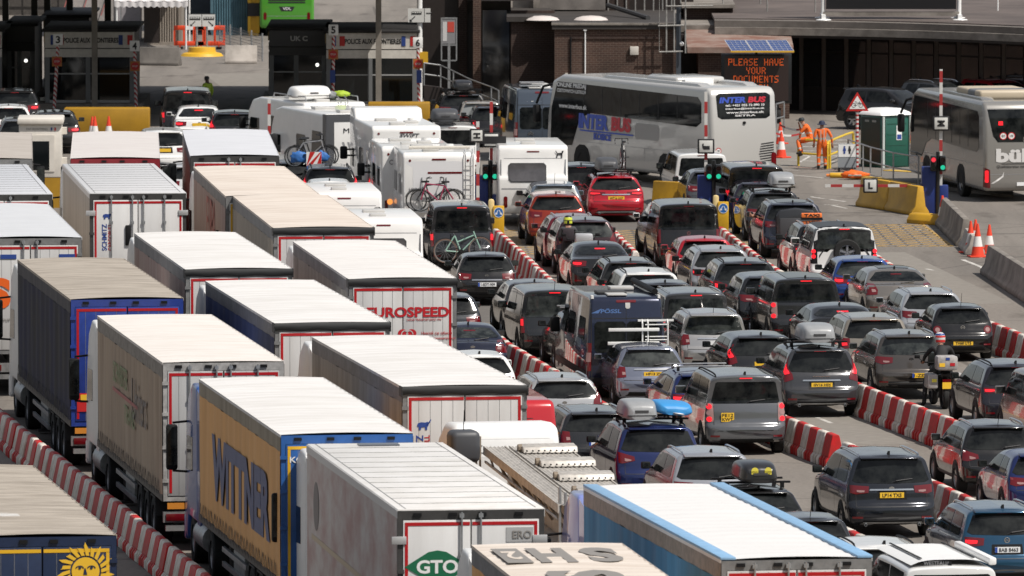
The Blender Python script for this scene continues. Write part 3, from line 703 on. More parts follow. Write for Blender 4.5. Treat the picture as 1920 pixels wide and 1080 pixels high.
# lorry with dark letters on its roof, foreground
t = lorry((863, 1003), (1085, 1180), (1385, 1172), 'nearest lorry with worn cream roof carrying dark stencilled letters', side=C_YEL, roof=ROOF_C, rear=M_DOOR, rail=M_GREYRAIL)
letter('H', .62, 2.4, I_GREY, t, (-.22, 11.3, 4.025), 'top', bold=.05, roll=R(180)); letter('S', .60, 2.4, I_GREY, t, (.62, 11.3, 4.025), 'top', bold=.05, roll=R(180))
plate2d([[(-.22, -1.2), (.22, -1.2), (.22, 1.2), (-.22, 1.2)]], I_GREY, t, (-.88, 11.3, 4.02), 'top', 'roof_mark', t=.006)
letter('2', .26, 1.3, ROOF_C, t, (-.88, 11.3, 4.03), 'top', bold=.02, roll=R(180))
letter('S', 1.7, 1.25, I_GREY, t, (-.10, 7.9, 4.025), 'top', bold=.05, roll=R(90))
# light blue lorry
t = lorry((1095, 912), (1350, 1048), (1637, 1045), 'lorry with light blue sides and white roof edged in blue', side=C_SKY, roof=P('clean_white_tarp', (.72, .71, .70), .5, noise=.05, nscale=1, streak=(.5, 3, 1), bump=.08), rail=P('brown_rail', (.24, .19, .15), .5, noise=.4), cabmat=P('cab_lavender', (.20, .25, .55), .3, coat=.8), rods=2)
for s_ in (-1, 1): MB().box(s_ * 1.16 - .13, s_ * 1.16 + .13, -.01, 13.6, 3.985, 4.034).build('roof_border', P('roof_border_blue', (.23, .41, .62), .5, noise=.15), t, bevel=.01)
# beige lorry with faded sign writing
t = lorry((180, 587), (305, 677), (533, 678), 'beige curtain sided lorry with faded green and grey writing on its side', side=C_BEIGE, roof=tarp('warm_white_tarp', (.73, .69, .65), (.64, .59, .54)), rear=P('pale_grey_door', (.45, .45, .45), .42, dirt=(.37, .37, .37), nscale=1.2, streak=(2, 2, .3)), frame=P('pale_grey_frame', (.40, .39, .38), .5, noise=.4), rail=P('weathered_band', (.27, .24, .21), .6, noise=.4))
letter('SCHWERTER', 3.0, .46, I_FGREEN, t, (-1.312, 8.4, 3.05), 'left'); letter('Uniters', 2.9, .9, I_FGREY, t, (-1.312, 4.5, 2.75), 'left'); letter('TRANS', 2.2, .4, I_FGREEN, t, (-1.312, 6.5, 2.3), 'left')
plate2d([[(-2.6, .0), (2.6, -.03), (2.6, .05), (-2.6, .08)]], I_FRED, t, (-1.311, 7.4, 2.62), 'left', 'faded_stripe')
# blue lorry
t = lorry((25, 481), (133, 562), (343, 556), 'lorry with dark blue curtain and bright blue rear doors outlined in red', side=C_BLUE, roof=ROOF_D, rear=M_BLUEDOOR, frame=M_BLUEDOOR, rods=0, rail=curtain('dark_rail', (.09, .088, .10)), W=2.58)
MB().cbox((-.98, -.045, 1.62), (.36, .02, .42)).build('warning_panel', P('panel_red', (.5, .02, .02), .4), t); MB().cbox((-.98, -.06, 1.72), (.2, .01, .16)).build('panel_mark', I_YEL, t)
# white lorries in the two middle rows
t = lorry((592, 635), (755, 725), (987, 720), 'dusty white roofed lorry with blue elephant and vertical lettering on rear, black flap', roof=ROOF_W, side=C_GREY, flap=True, rods=0); schmitz(t, -.86, 2.95)
t = lorry((544, 447), (656, 523), (854, 520), 'lorry with red EUROSPEED lettering and heart emblem on its white rear doors', roof=tarp('soft_white_tarp', (.72, .70, .68), (.63, .605, .58)), side=C_GREY, flap=True, rods=0)
letter('EUROSPEED', 1.95, .24, I_RED, t, (.12, -.045, 3.20), bold=.035)
letter('CARGO TRANSPORT SINCE 1994', .82, .05, I_RED, t, (.50, -.045, 3.02)); letter('Никой се обича', .72, .075, I_RED, t, (.80, -.045, 2.70)); letter('Карай внимателно!', .80, .075, I_RED, t, (.84, -.045, 2.57))
hp = [(16 * math.sin(q) ** 3 / 16 * .22, (13 * math.cos(q) - 5 * math.cos(2 * q) - 2 * math.cos(3 * q) - math.cos(4 * q)) / 16 * .20) for q in [2 * math.pi * i / 28 for i in range(28)]]
plate2d([hp], I_RED, t, (.10, -.043, 2.65), name='heart_emblem'); plate2d([[(-.010, -.16), (.010, -.16), (.010, .12), (-.010, .12)]] + [[(x + .085 * math.cos(q0) * 1, .02 + .10 * math.sin(q0)), (x + .065 * math.cos(q0), .02 + .08 * math.sin(q0)), (x + .065 * math.cos(q0 + .3), .02 + .08 * math.sin(q0 + .3)), (x + .085 * math.cos(q0 + .3), .02 + .10 * math.sin(q0 + .3))] for x in (-.06, .06) for q0 in [i * .3 for i in range(12)]], M_DOOR, t, (.10, -.049, 2.65), name='heart_line')
t = lorry((380, 525), (515, 608), (730, 600), 'white roofed lorry with navy curtain between the beige and the red lettered lorries', roof=ROOF_W, side=C_NAVY, flap=True, rods=0)
t = lorry((246, 434), (348, 507), (547, 500), 'white roofed lorry with pinkish dusty curtain and grey rail beside the dark blue lorry', roof=ROOF_W, side=C_PINK, flap=True, rods=0); schmitz(t, -.75, 2.95)
t = lorry((437, 372), (510, 430), (703, 422), 'tan roofed lorry with black rear flap next to the white caravan', roof=ROOF_C, side=C_TAN, flap=True, rods=0)
t = lorry((362, 308), (430, 370), (594, 362), 'cream roofed lorry with faded red letters down its pinkish side', roof=ROOF_C, side=C_PINK, rods=1, tape=M_TAPEY, frame=M_FRAME); letter('EURAL', 4.0, 1.3, I_FRED, t, (-1.312, 5.5, 2.9), 'left')
t = lorry((343, 250), (358, 292), (522, 290), 'farthest lorry with bluish white roof and red tape on its rear doors', roof=ROOF_B, side=P('maroon_side', (.22, .05, .05), .4, noise=.3), rods=1, frame=M_FRAMEK, hd=.05)
t = lorry((122, 252), (132, 297), (300, 295), 'lorry with pale cream roof and dark red rear header', roof=tarp('pale_cream_tarp', (.60, .57, .55), (.54, .50, .48)), side=P('red_brown_side', (.25, .12, .10), .5, noise=.3), rear=P('dark_red_door', (.20, .012, .02), .4), frame=P('dark_red_door', (.20, .012, .02), .4), tape=None, rods=0, hd=.04)
letter('INTER', .9, .08, M_DOOR, t, (-.55, -.05, 3.58))
t = lorry((127, 312), (170, 362), (347, 360), 'white lorry with lock rods, black handle plate and elephant emblem on white rear doors', kind='reefer', roof=P('grey_white_roof', (.56, .56, .57), .4, noise=.05), side=curtain('ivory_panel', (.50, .46, .41), (.42, .38, .33)), rear=M_DOORB, frame=M_FRAMEK, W=2.6, rods=2, hd=.10); schmitz(t, -.84, 3.15, .9)
MB().cbox((-.27, -.06, 2.85), (.15, .05, .55)).build('handle_plate', M_TRIM, t, bevel=.03)
t = lorry((-90, 389), (-60, 447), (173, 443), 'white lorry with large orange letter on its rear door at the left edge', roof=P('smooth_white_roof', (.60, .61, .63), .4, noise=.06, nscale=1), side=C_GREY, rods=1, W=2.58, frame=M_FRAME, hd=.11)
letter('S', .56, .78, I_ORANGE, t, (.50 - 1.275 + .0, -.05, 2.6), bold=.06); letter('Your', .34, .1, I_GREY, t, (-.66, -.05, 1.95))
for x in (-.55, .92): MB().cbox((x, -.045, 3.52), (.40, .012, .11)).build('blue_sticker', I_BLUE, t)
t = lorry((-110, 310), (-85, 364), (100, 362), 'silvery ribbed roof lorry with twin lock rods at the left edge', kind='reefer', roof=P('silver_roof', (.52, .53, .56), .4, noise=.06), side=C_WHITE, rear=M_DOORB, frame=M_FRAMEK, W=2.6, rods=1, hd=.10)
t = lorry((-120, 252), (-105, 298), (58, 296), 'dirty cream roofed lorry farthest left below the silver estate car', roof=tarp('dusty_tarp', (.44, .40, .36), (.37, .33, .29)), side=C_GREY, rods=0, hd=.05)
# sun emblem lorry at the lower left
t = lorry((-170, 868), (-60, 1008), (217, 1000), 'lorry with dirty tan roof and golden sun emblem on night blue rear', roof=ROOF_D, side=C_BLUE, rear=M_SUNB, frame=M_SUNB, tape=M_TAPEY, rods=0, hd=.155)
sx, sz = .74, 3.38
rays = []
for i in range(22):
    q = 2 * math.pi * i / 22; q2 = q + .10; r0, r1 = .27, (.50 if i % 2 else .41)
    rays.append([(r0 * math.cos(q - .10), r0 * math.sin(q - .10)), ((r0 + .13) * math.cos(q + .03), (r0 + .13) * math.sin(q + .03)), (r1 * math.cos(q2 + .06), r1 * math.sin(q2 + .06)), ((r0 + .16) * math.cos(q + .20), (r0 + .16) * math.sin(q + .20)), (r0 * math.cos(q + .12), r0 * math.sin(q + .12))])
plate2d(rays + [disc(.24, 28)], I_YEL, t, (sx, -.045, sz), name='sun_emblem')
plate2d([[(x + .075 * math.cos(R(a)), .05 + .05 * math.sin(R(a))), (x + .055 * math.cos(R(a)), .05 + .032 * math.sin(R(a))), (x + .055 * math.cos(R(a + 30)), .05 + .032 * math.sin(R(a + 30))), (x + .075 * math.cos(R(a + 30)), .05 + .05 * math.sin(R(a + 30)))] for x in (-.10, .10) for a in range(0, 180, 30)] + [disc(.025, 8, (-.1, .055)), disc(.025, 8, (.1, .055)), [(-.02, .05), (.0, .05), (.03, -.06), (-.04, -.06)], [(-.07, -.11), (0, -.13), (.07, -.11), (0, -.155)]], M_SUNB, t, (sx, -.052, sz), name='sun_face')
MB().box(-1.15, -.02, 3.4, 4.0, 4.012, 4.022).build('roof_patch', P('patch_white', (.62, .60, .57), .5, noise=.2), t)
# ------------------------------------------------------------------ ground, barriers
def ground_mat():
    m, n, l, b = _nt('worn_asphalt')
    tc = n.new('ShaderNodeTexCoord')
    def noise(sc, det=6, vec=None):
        t = n.new('ShaderNodeTexNoise'); t.inputs['Scale'].default_value = sc; t.inputs['Detail'].default_value = det
        l.new(vec or tc.outputs['Object'], t.inputs['Vector']); return t.outputs['Fac']
    mp = n.new('ShaderNodeMapping'); mp.inputs['Scale'].default_value = (.9, .045, 1); mp.inputs['Rotation'].default_value = (0, 0, -.11); l.new(tc.outputs['Object'], mp.inputs[0])
    r = n.new('ShaderNodeValToRGB'); e = r.color_ramp.elements
    e[0].position = .3; e[0].color = (.158, .140, .122, 1); e[1].position = .7; e[1].color = (.228, .203, .178, 1)
    l.new(noise(.06), r.inputs[0])
    r2 = n.new('ShaderNodeValToRGB'); e = r2.color_ramp.elements; e[0].position = .36; e[0].color = (.78, .78, .78, 1); e[1].position = .56; e[1].color = (1, 1, 1, 1)
    l.new(noise(1.0, 5, mp.outputs[0]), r2.inputs[0])
    r3 = n.new('ShaderNodeValToRGB'); e = r3.color_ramp.elements; e[0].position = .3; e[0].color = (.80, .80, .80, 1); e[1].position = .7; e[1].color = (1.1, 1.1, 1.1, 1)
    l.new(noise(9, 8), r3.inputs[0])
    cur = r.outputs[0]
    for rr_ in (r2, r3):
        mx = n.new('ShaderNodeMix'); mx.data_type = 'RGBA'; mx.blend_type = 'MULTIPLY'; mx.inputs[0].default_value = 1
        l.new(cur, mx.inputs[6]); l.new(rr_.outputs[0], mx.inputs[7]); cur = mx.outputs[2]
    # hairline cracks and slab joints
    v = n.new('ShaderNodeTexVoronoi'); v.feature = 'DISTANCE_TO_EDGE'; v.inputs['Scale'].default_value = .12; l.new(tc.outputs['Object'], v.inputs['Vector'])
    r4 = n.new('ShaderNodeValToRGB'); e = r4.color_ramp.elements; e[0].position = .003; e[0].color = (.55, .55, .55, 1); e[1].position = .007; e[1].color = (1, 1, 1, 1)
    l.new(v.outputs['Distance'], r4.inputs[0])
    mx = n.new('ShaderNodeMix'); mx.data_type = 'RGBA'; mx.blend_type = 'MULTIPLY'; mx.inputs[0].default_value = 1
    l.new(cur, mx.inputs[6]); l.new(r4.outputs[0], mx.inputs[7]); l.new(mx.outputs[2], b.inputs['Base Color'])
    r5 = n.new('ShaderNodeValToRGB'); e = r5.color_ramp.elements; e[0].position = .29; e[0].color = (.45, .43, .41, 1); e[1].position = .41; e[1].color = (1, 1, 1, 1)
    mp2 = n.new('ShaderNodeMapping'); mp2.inputs['Scale'].default_value = (.8, .30, 1); mp2.inputs['Rotation'].default_value = (0, 0, -.11); l.new(tc.outputs['Object'], mp2.inputs[0]); l.new(noise(.9, 4, mp2.outputs[0]), r5.inputs[0])
    old = b.inputs['Base Color'].links[0].from_socket
    mx = n.new('ShaderNodeMix'); mx.data_type = 'RGBA'; mx.blend_type = 'MULTIPLY'; mx.inputs[0].default_value = .8
    l.new(old, mx.inputs[6]); l.new(r5.outputs[0], mx.inputs[7]); l.new(mx.outputs[2], b.inputs['Base Color'])
    b.inputs['Roughness'].default_value = .85
    bp = n.new('ShaderNodeBump'); bp.inputs['Strength'].default_value = .3; bp.inputs['Distance'].default_value = .01; l.new(noise(30, 8), bp.inputs['Height']); l.new(bp.outputs[0], b.inputs['Normal'])
    return m
tag(MB().grid(lambda u, v: (-1500 + 3000 * u, -300 + 3300 * v, 0), 4, 4).build('ground', ground_mat()), kind='structure')
def hill(u, v):
    x = -700 + 1400 * u; y = 48 - 330 * v
    t = max(0, min(1, (48 - y) / 45)); z = 17.6 * t * t * (3 - 2 * t)
    t2 = max(0, min(1, (-6 - y) / 190)); z += 92 * t2 * t2 * (3 - 2 * t2) + 2.2 * math.sin(x * .031) * math.cos(y * .045) * t2 * 3
    return (x, y, z - .4)
tag(MB().grid(hill, 60, 44).build('unseen_hillside', P('chalk_grass', (.085, .095, .045), .9, dirt=(.05, .062, .028), nscale=.08, bump=.4), smooth=60), kind='structure')  # unseen slope behind the camera, added to block low sky from car reflections
M_LINE = P('worn_white_line', (.62, .60, .56), .7, dirt=(.28, .26, .235), nscale=2.5)
M_LINEY = P('worn_yellow_line', (.52, .31, .07), .7, dirt=(.33, .23, .11), nscale=2.5)
M_LINER = P('worn_pink_line', (.42, .20, .16), .7, dirt=(.3, .2, .16), nscale=2)
def stroke(mb, p, q, w, z=.004):
    d = (q - p); d.z = 0; d.normalize(); nrm = Vector((-d.y, d.x, 0)) * w / 2
    mb.add([(p.x - nrm.x, p.y - nrm.y, z), (q.x - nrm.x, q.y - nrm.y, z), (q.x + nrm.x, q.y + nrm.y, z), (p.x + nrm.x, p.y + nrm.y, z)], [(0, 1, 2, 3)])
def line_marks(name, mat, segs, w, z=.004):
    mb = MB()
    for sg in segs:
        pts = [G(*q) for q in sg]
        for a, b in zip(pts, pts[1:]): stroke(mb, a, b, w, z)
    return tag(mb.build(name, mat, smooth=0), kind='structure')

# plastic barrier blocks
def barrier_mesh(mat):
    mb = MB(); h = .76; w0, w1, w2 = .25, .19, .085; n = .375
    top = [(-w1, .24), (-w2, h - .03), (-w2 + .03, h), (w2 - .03, h), (w2, h - .03), (w1, .24)]
    mb.prism(top, 'y', -n, n)
    for y0, y1 in ((-n, -.20), (-.07, .07), (.20, n)): mb.prism([(-w0, 0), (-w0, .16), (-w1, .238), (w1, .238), (w0, .16), (w0, 0)], 'y', y0, y1)
    mb.prism([(-w0 * .8, .13), (-w1, .239), (w1, .239), (w0 * .8, .13)], 'y', -n + .02, n - .02)
    return mb.mesh('barrier_block', mat, bevel=.012, seg=1)
BAR_R = barrier_mesh(P('faded_red_plastic', (.55, .022, .024), .55, dirt=(.34, .035, .03), nscale=3.2, spec=.2))
BAR_W = barrier_mesh(P('grubby_white_plastic', (.76, .72, .67), .55, dirt=(.44, .38, .31), nscale=3.0, spec=.2))
def barrier(pts, where, z=.8, start=0, skip=()):
    P3 = [G(*q, z) for q in pts]; red = start; k = 0; n = 0
    acc = 0; 
    lens = [(b - a).length for a, b in zip(P3, P3[1:])]; tot = sum(lens); d = .38
    while d < tot - .3:
        q = d
        for (a, b), ln in zip(zip(P3, P3[1:]), lens):
            if q <= ln: break
            q -= ln
        dr = (b - a).normalized(); p = a + dr * q
        if n not in skip:
            o = link('barrier_block', BAR_R if red else BAR_W, None, (p.x + random.uniform(-.02, .02), p.y, 0)); o.rotation_euler = (0, random.uniform(-.012, .012), math.atan2(-dr.x, dr.y) + random.uniform(-.035, .035))
            tag(o, ('red' if red else 'white') + ' plastic barrier block ' + where, 'barrier', ('red' if red else 'white') + ' barrier blocks ' + where)
        d += .77; red = not red; n += 1
barrier([(420, 1098), (196, 917), (0, 766), (-60, 720)], 'in the long row left of the lorries')
barrier([(1040, 528), (960, 452), (927, 424)], 'beside the black hatchback with Belgian plate')
barrier([(1140, 757), (1040, 690), (960, 643), (927, 618)], 'left of the dark blue campervan')
barrier([(1192, 470), (1150, 427)], 'in the short row left of the black van')
barrier([(1466, 506), (1422, 477), (1348, 420)], 'right of the black van')
barrier([(1400, 622), (1380, 604)], 'half hidden beside the silver people carrier')
barrier([(1935, 630), (1847, 595), (1735, 533), (1640, 473)], 'right of the small black hatchback', start=1)
barrier([(1812, 795), (1790, 783), (1603, 712)], 'behind the grey car with roof box', start=1)
barrier([(1567, 812), (1468, 774), (1420, 752)], 'beside the grey boxy off-roader', start=1)
barrier([(1830, 934), (1742, 893), (1585, 824)], 'right of plate LP14 TXS')
barrier([(1640, 1010), (1575, 980)], 'between the white estate and the car with roof lamp', start=1)
# ------------------------------------------------------------------ the queueing cars
K = paint('black', (.008, .008, .009), .1); NAVY = paint('navy', (.010, .014, .035), .3); DGREY = paint('dark_grey', (.022, .024, .028), .4); GREY = paint('mid_grey', (.085, .09, .10), .5)
SILV = paint('silver', (.42, .42, .43), .6); SILVB = paint('blue_silver', (.24, .26, .33), .6); WHT = paint('white', (.74, .74, .73), .0); REDC = paint('red', (.42, .012, .025), .25); DRED = paint('dark_red', (.16, .012, .022), .3)
ORED = paint('copper_red', (.30, .030, .012), .4); BLUE = paint('mid_blue', (.02, .06, .24), .4); DBLUE = paint('deep_blue', (.012, .024, .11), .4); TEAL = paint('petrol_blue', (.012, .065, .13), .4)
TAUPE = paint('taupe', (.21, .19, .17), .5); BRONZE = paint('bronze_grey', (.085, .074, .066), .5); BEIGE = paint('beige', (.30, .265, .22), .5); STEELB = paint('steel_blue', (.17, .21, .26), .5)
BOXG = P('box_grey', (.30, .31, .32), .35, coat=.4, noise=.1); BOXK = P('box_black', (.018, .018, .020), .3, coat=.4); BOXD = P('box_dark_grey', (.06, .062, .068), .45)
T2 = M_GLASS2
# lower right
car('suv', paint('slate', (.016, .019, .027), .4), 1668, 857, 'dark slate off-roader with yellow plate LP14 TXS and chrome lower bumper', H=1.78, W=1.93, L=4.80, lamp='wide', ptxt='LP14 TXS', chrome=True, rails='c', exh=True, pz=.93)
car('suv', K, 1872, 800, 'black crossover with roof rails and roof aerial below the motorcyclist', H=1.60, W=1.80, L=4.35, lamp='wedge', plate=None, rails='c', antenna=True, fin=False, badge='ring')
car('hatch', DBLUE, 1958, 853, 'deep blue hatchback cut by the right edge, behind the black crossover', lamp='wide', plate=None, lit=False)
car('suv', TEAL, 1882, 958, 'petrol blue off-roader with white plate 8AB 8463', H=1.67, W=1.84, L=4.70, lamp='wide', lit=True, plate='w', ptxt='8AB 8463', rails='c', badge='vw', pz=.86)
car('suv', WHT, 1660, 1026, 'white estate with black roof rails in front of the white pop-top van', H=1.66, W=1.85, lamp='block', plate=None, rails='k')
car('hatch', DGREY, 1520, 975, 'dark grey hatchback with lit high brake lamp behind the blue edged lorry', H=1.5, lamp='wide', lit=True, plate=None, antenna=True, fin=False)
c = car('estate', K, 1424, 922, 'black estate carrying a black roof box with yellow stickers', H=1.5, lamp='wide', plate=None, box=(BOXK, .82, 2.1, .42, 0, 0)); b = carbox(c, 'glossy black roof box with two yellow stickers on its tail')
for x in (-.12, .16): plate2d([disc(.075, 12), [(-.07, -.08), (.07, -.08), (.07, -.0), (-.07, 0)]], P('sticker_yellow', (.75, .65, .08), .5), b, (x, -1.045, .26), name='sticker')
car('suv', paint('cool_silver', (.40, .41, .44), .5), 1335, 853, 'silver off-roader with dark rear glass below the blue car with roof box', H=1.66, W=1.86, L=4.65, lamp='wide', plate='w', rails='c', badge='ring', hd=.15)
c = car('suv', paint('royal_blue', (.012, .024, .105), .4), 1232, 802, 'dark royal blue off-roader carrying a grey roof box and a blue board bag', H=1.73, W=1.94, L=4.78, lamp='wedge', plate=None, rails='c', badge=None, box=(BOXG, .80, 2.0, .42, -.36, 0), fin=False); BLUE_BOX_CAR = c; carbox(c, 'light grey roof box next to the blue board bag')
car('box4', paint('disco_grey', (.15, .155, .165), .5), 1398, 707, 'grey boxy off-roader with offset two line yellow plate FE12 KWT', H=1.89, W=1.92, L=4.83, lamp='discs', lit=True, ptxt='FE12\nKWT', px=-.44, pz=.90, rails='k', badge=None, exh=False, third=True, wiper=2)
car('estate', paint('ink_black', (.018, .019, .022), .2), 1120, 775, 'black estate car with roof rails beside the blue car with board bag', H=1.50, lamp='block', rails='c', plate='w', fin=True)
car('suv', paint('pale_silver', (.50, .50, .50), .5), 1055, 712, 'pale silver crossover with tall curved rear lamps beside the red panel van', H=1.60, lamp='volvo', rails='c', plate=None)
car('hatch', WHT, 900, 668, 'white hatchback whose roof shows above the dusty lorry', H=1.45, plate=None)
# centre
car('hatch', SILVB, 1217, 653, 'lilac silver hatchback with yellow plate HF13 ZVJ', H=1.50, W=1.76, L=4.27, lamp='block', ptxt='HF13 ZVJ', chrome=True, antenna=True, fin=False, px=.06, tint=T2, pz=.83)
car('estate', DBLUE, 1322, 703, 'dark blue car with white roof bars, left of grey boxy off-roader', H=1.48, lamp='wide', lit=True, plate=None, bars='s', fin=False)
car('estate', paint('gloss_black', (.011, .012, .014), .1), 1428, 632, 'black estate with tall lit rear lamps beside the silver people carrier', H=1.50, W=1.87, L=4.65, lamp='volvo', lit=True, hi=False, plate='y', badge='bar', pz=.80)
car('mpv', paint('warm_silver', (.46, .45, .44), .6), 1338, 590, 'warm silver people carrier with European plate and roof rails', H=1.62, W=1.77, L=4.36, lamp='block', plate='w', rails='c', antenna=True, fin=False, tint=T2, chrome=True, pz=.84)
car('van', paint('grey_van', (.055, .057, .063), .4), 1305, 552, 'grey window van between the dark campervan and the silver people carrier', H=1.84, W=1.80, L=4.45, lamp='tall', lit=True, hi=False, plate=None, tint=T2, cat='van', rails='c')
car('hatch', K, 1104, 590, 'small dark hatchback mostly hidden by the dark blue campervan', H=1.50, lamp='wide', plate=None, bars='s')
car('van', paint('dark_mpv', (.02, .022, .025), .3), 1040, 547, 'dark grey people carrier with upright tailgate left of dark campervan', H=1.80, W=1.86, L=4.75, lamp='tall', lit=True, hi=False, plate=None, tint=T2, antenna=True, fin=False)
car('hatch', paint('soot', (.03, .031, .034), .3), 1003, 532, 'dark hatchback peeking out left of dark people carrier', H=1.5, lamp='wide', lit=True, hi=False, plate=None)
car('suv', WHT, 1217, 513, 'white crossover roof between the dark hatchbacks and the dark campervan', H=1.60, lamp='wide', lit=True, plate=None, rails='k')
car('hatch', K, 1248, 533, 'black car in front of the grey window van', H=1.47, lamp='wide', plate=None)
car('suv', paint('graphite', (.03, .029, .028), .4), 1183, 492, 'graphite crossover with three stripe lamp left of the red saloon', H=1.55, W=1.82, lamp='wide', lit=True, hi=False, plate=None, rails='k')
car('sedan', K, 1122, 459, 'black saloon with lit rear lamps below the rider in yellow helmet', H=1.45, lamp='wide', lit=True, hi=False, plate=None, hd=.085)
car('suv', paint('blackberry', (.035, .012, .016), .3), 1098, 415, 'very dark red crossover beside the standing rider in yellow helmet', H=1.62, lamp='volvo', lit=False, plate='y', tint=T2, hd=.085)
car('hatch', DRED, 1075, 408, 'maroon car with dark wing mirrors ahead of the rider', H=1.55, W=1.80, lamp='wide', plate=None, rails='c')
car('suv', ORED, 1043, 367, 'copper red crossover with amber indicator lit', H=1.60, W=1.82, lamp='wide', lit=False, plate='y')
car('hatch', STEELB, 1040, 347, 'steel blue hatchback with pale rear window behind the copper red crossover', H=1.52, lamp='wide', plate=None, tint=P('pale_glass', (.20, .21, .21), .1), antenna=True, fin=False)
c = car('estate', REDC, 1153, 332, 'red estate car with black roof box and upright bicycle, plate WT16 ULP', H=1.50, W=1.84, L=4.80, lamp='thin', lit=True, ptxt='WT16 ULP', plate='y', chrome=True, exh=True, box=(BOXD, .72, 2.0, .42, -.22, 0), badge='ring', hd=.085); RED_ESTATE = c; carbox(c, 'dark grey roof box on the red estate with a red sticker')
car('mpv', K, 1090, 312, 'black hatchback beside the caravan ahead of the red estate', H=1.6, lamp='tall', lit=True, hi=False, plate=None)
car('van', WHT, 1316, 290, 'white people carrier beside the silver coach', H=1.80, W=1.82, L=4.75, lamp='tall', plate=None, lit=False, hd=.105, cat='people carrier')
car('hatch', GREY, 1335, 322, 'grey hatchback squeezed between white people carrier and black van', H=1.48, plate=None, antenna=False, hd=.09)
car('van', K, 1419, 314, 'black minibus van with dark tailgate glass beneath the coach', H=1.90, W=1.93, L=5.1, lamp='tall', lit=True, hi=False, plate=None, hd=.085, cat='van')
car('van', K, 1291, 385, 'black van with broad rear glass above the small red and white barriers', H=1.96, W=1.91, L=4.95, lamp='tall', lit=False, plate='y', badge='vw', hd=.075, cat='van')
car('suv', WHT, 1272, 386, 'white car half hidden at the left of the black van', H=1.68, plate=None, hd=.085)
car('hatch', REDC, 1322, 450, 'red car with dark rear glass behind the black van', H=1.45, lamp='wide', plate=None, hd=.09)
car('estate', SILV, 1352, 470, 'silver estate car with wide rear lamp beside the red car', H=1.58, W=1.85, lamp='wide', lit=True, hi=False, plate=None, rails='c')
car('suv', paint('jet', (.014, .015, .017), .2), 1398, 493, 'black crossover with curved rear lamps beside the silver estate', H=1.62, lamp='wedge', lit=True, hi=False, plate=None, rails='k')
car('suv', DGREY, 1446, 520, 'dark grey crossover hidden left of the large dark off-roader', H=1.62, plate=None)
car('box4', paint('pewter_black', (.022, .023, .026), .3), 1511, 525, 'large black off-roader with square tailgate and tall lamp clusters', H=1.85, W=1.95, L=4.9, lamp='discs', lit=True, plate=None, badge=None, roofmat=M_GLASS, px=0)
car('coupe', paint('tar', (.016, .017, .02), .2), 1575, 576, 'low dark fastback with thin lit rear lamps', H=1.46, lamp='thin', lit=True, hi=False, plate=None)
car('hatch', BLUE, 1617, 488, 'bright blue hatchback behind the white off-roader with spare wheel', H=1.45, lamp='wide', lit=True, plate=None, tint=T2)
car('sedan', TAUPE, 1677, 507, 'taupe grey saloon with sweeping red lamps and panoramic roof', H=1.45, W=1.93, L=5.0, lamp='ell', plate=None, roofmat=M_GLASS)
car('estate', paint('clear_silver', (.44, .445, .46), .5), 1746, 550, 'silver estate behind the taupe saloon', H=1.50, lamp='wide', lit=False, plate=None, rails='c')
car('hatch', K, 1802, 577, 'small black hatchback with round lamps and yellow plate YH68 UTS', H=1.46, W=1.65, L=3.97, lamp='round', ptxt='YH68 UTS', pz=.50, badge='vw', antenna=True, fin=False, hd=.11)
car('suv', BEIGE, 1640, 598, 'beige people carrier with chrome roof rails beside the low fastback', H=1.66, W=1.84, lamp='block', lit=True, plate=None, rails='c')
car('suv', BRONZE, 1706, 630, 'bronze grey crossover with plate 1-ZSV-1 and low red reflectors', H=1.64, W=1.85, L=4.44, lamp='wide', ptxt='1-ZSV-1', pz=.62, rails='c', px=.25, tint=T2)
c = car('suv', paint('storm_grey', (.058, .059, .064), .4), 1537, 656, 'grey car with silver roof box and plate GV16 HDJ', H=1.70, W=1.89, L=4.63, lamp='volvo', lit=True, hi=False, ptxt='GV16 HDJ', chrome=True, exh=True, badge='bar', box=(BOXG, .90, 1.95, .44, -.02, 0), pz=.80); carbox(c, 'silver roof box on the grey car with plate GV16 HDJ')
car('box4', WHT, 1583, 428, 'white off-roader with black roof and spare wheel on its tailgate', H=1.95, W=1.98, L=4.7, lamp='discs', lit=True, plate=None, spare=True, badge=None, tint=T2, third=True, hd=.09)
t_ = car('suv', K, 1545, 424, 'black taxi with orange roof sign behind the white off-roader', H=1.75, W=1.86, lamp='wide', lit=True, hi=False, plate=None, rails='c', hd=.09); TAXI = t_
car('suv', paint('midnight', (.016, .020, .036), .3), 1487, 383, 'midnight blue off-roader with roof rails, driver arm out of the window', H=1.70, W=1.92, lamp='wide', plate=None, rails='c', hd=.085, roofmat=M_GLASS)
c = car('estate', DGREY, 1450, 362, 'dark estate carrying a silver roof box ahead of the midnight blue off-roader', H=1.55, plate=None, hd=.08, lamp='wide', box=(BOXG, .82, 1.9, .44, .30, 0)); carbox(c, 'silver roof box on roof bars of the dark estate')
car('hatch', paint('grape', (.02, .016, .03), .3), 1424, 344, 'dark hatchback between the black minibus and the estate with silver box', H=1.48, plate=None, hd=.085, tint=T2)
# left column of cars between the lorries and the centre lanes
car('hatch', K, 911, 480, 'black hatchback with white Belgian plate 1-SDT-909', H=1.45, W=1.73, L=4.06, lamp='wide', lit=False, plate='w', ptxt='1-SDT-909', chrome=True, antenna=True, fin=False, pz=.62, hd=.07)
car('hatch', paint('gunmetal', (.03, .033, .04), .3), 840, 557, 'dark grey car half hidden by the red lettered lorry', H=1.50, plate=None)
car('sedan', NAVY, 878, 612, 'dark blue saloon with yellow plate YM18 RNZ beside the red lettered lorry', H=1.42, W=1.82, L=4.6, lamp='ell', ptxt='YM18 RNZ', px=.03, tint=T2, pz=.78, hd=.10)
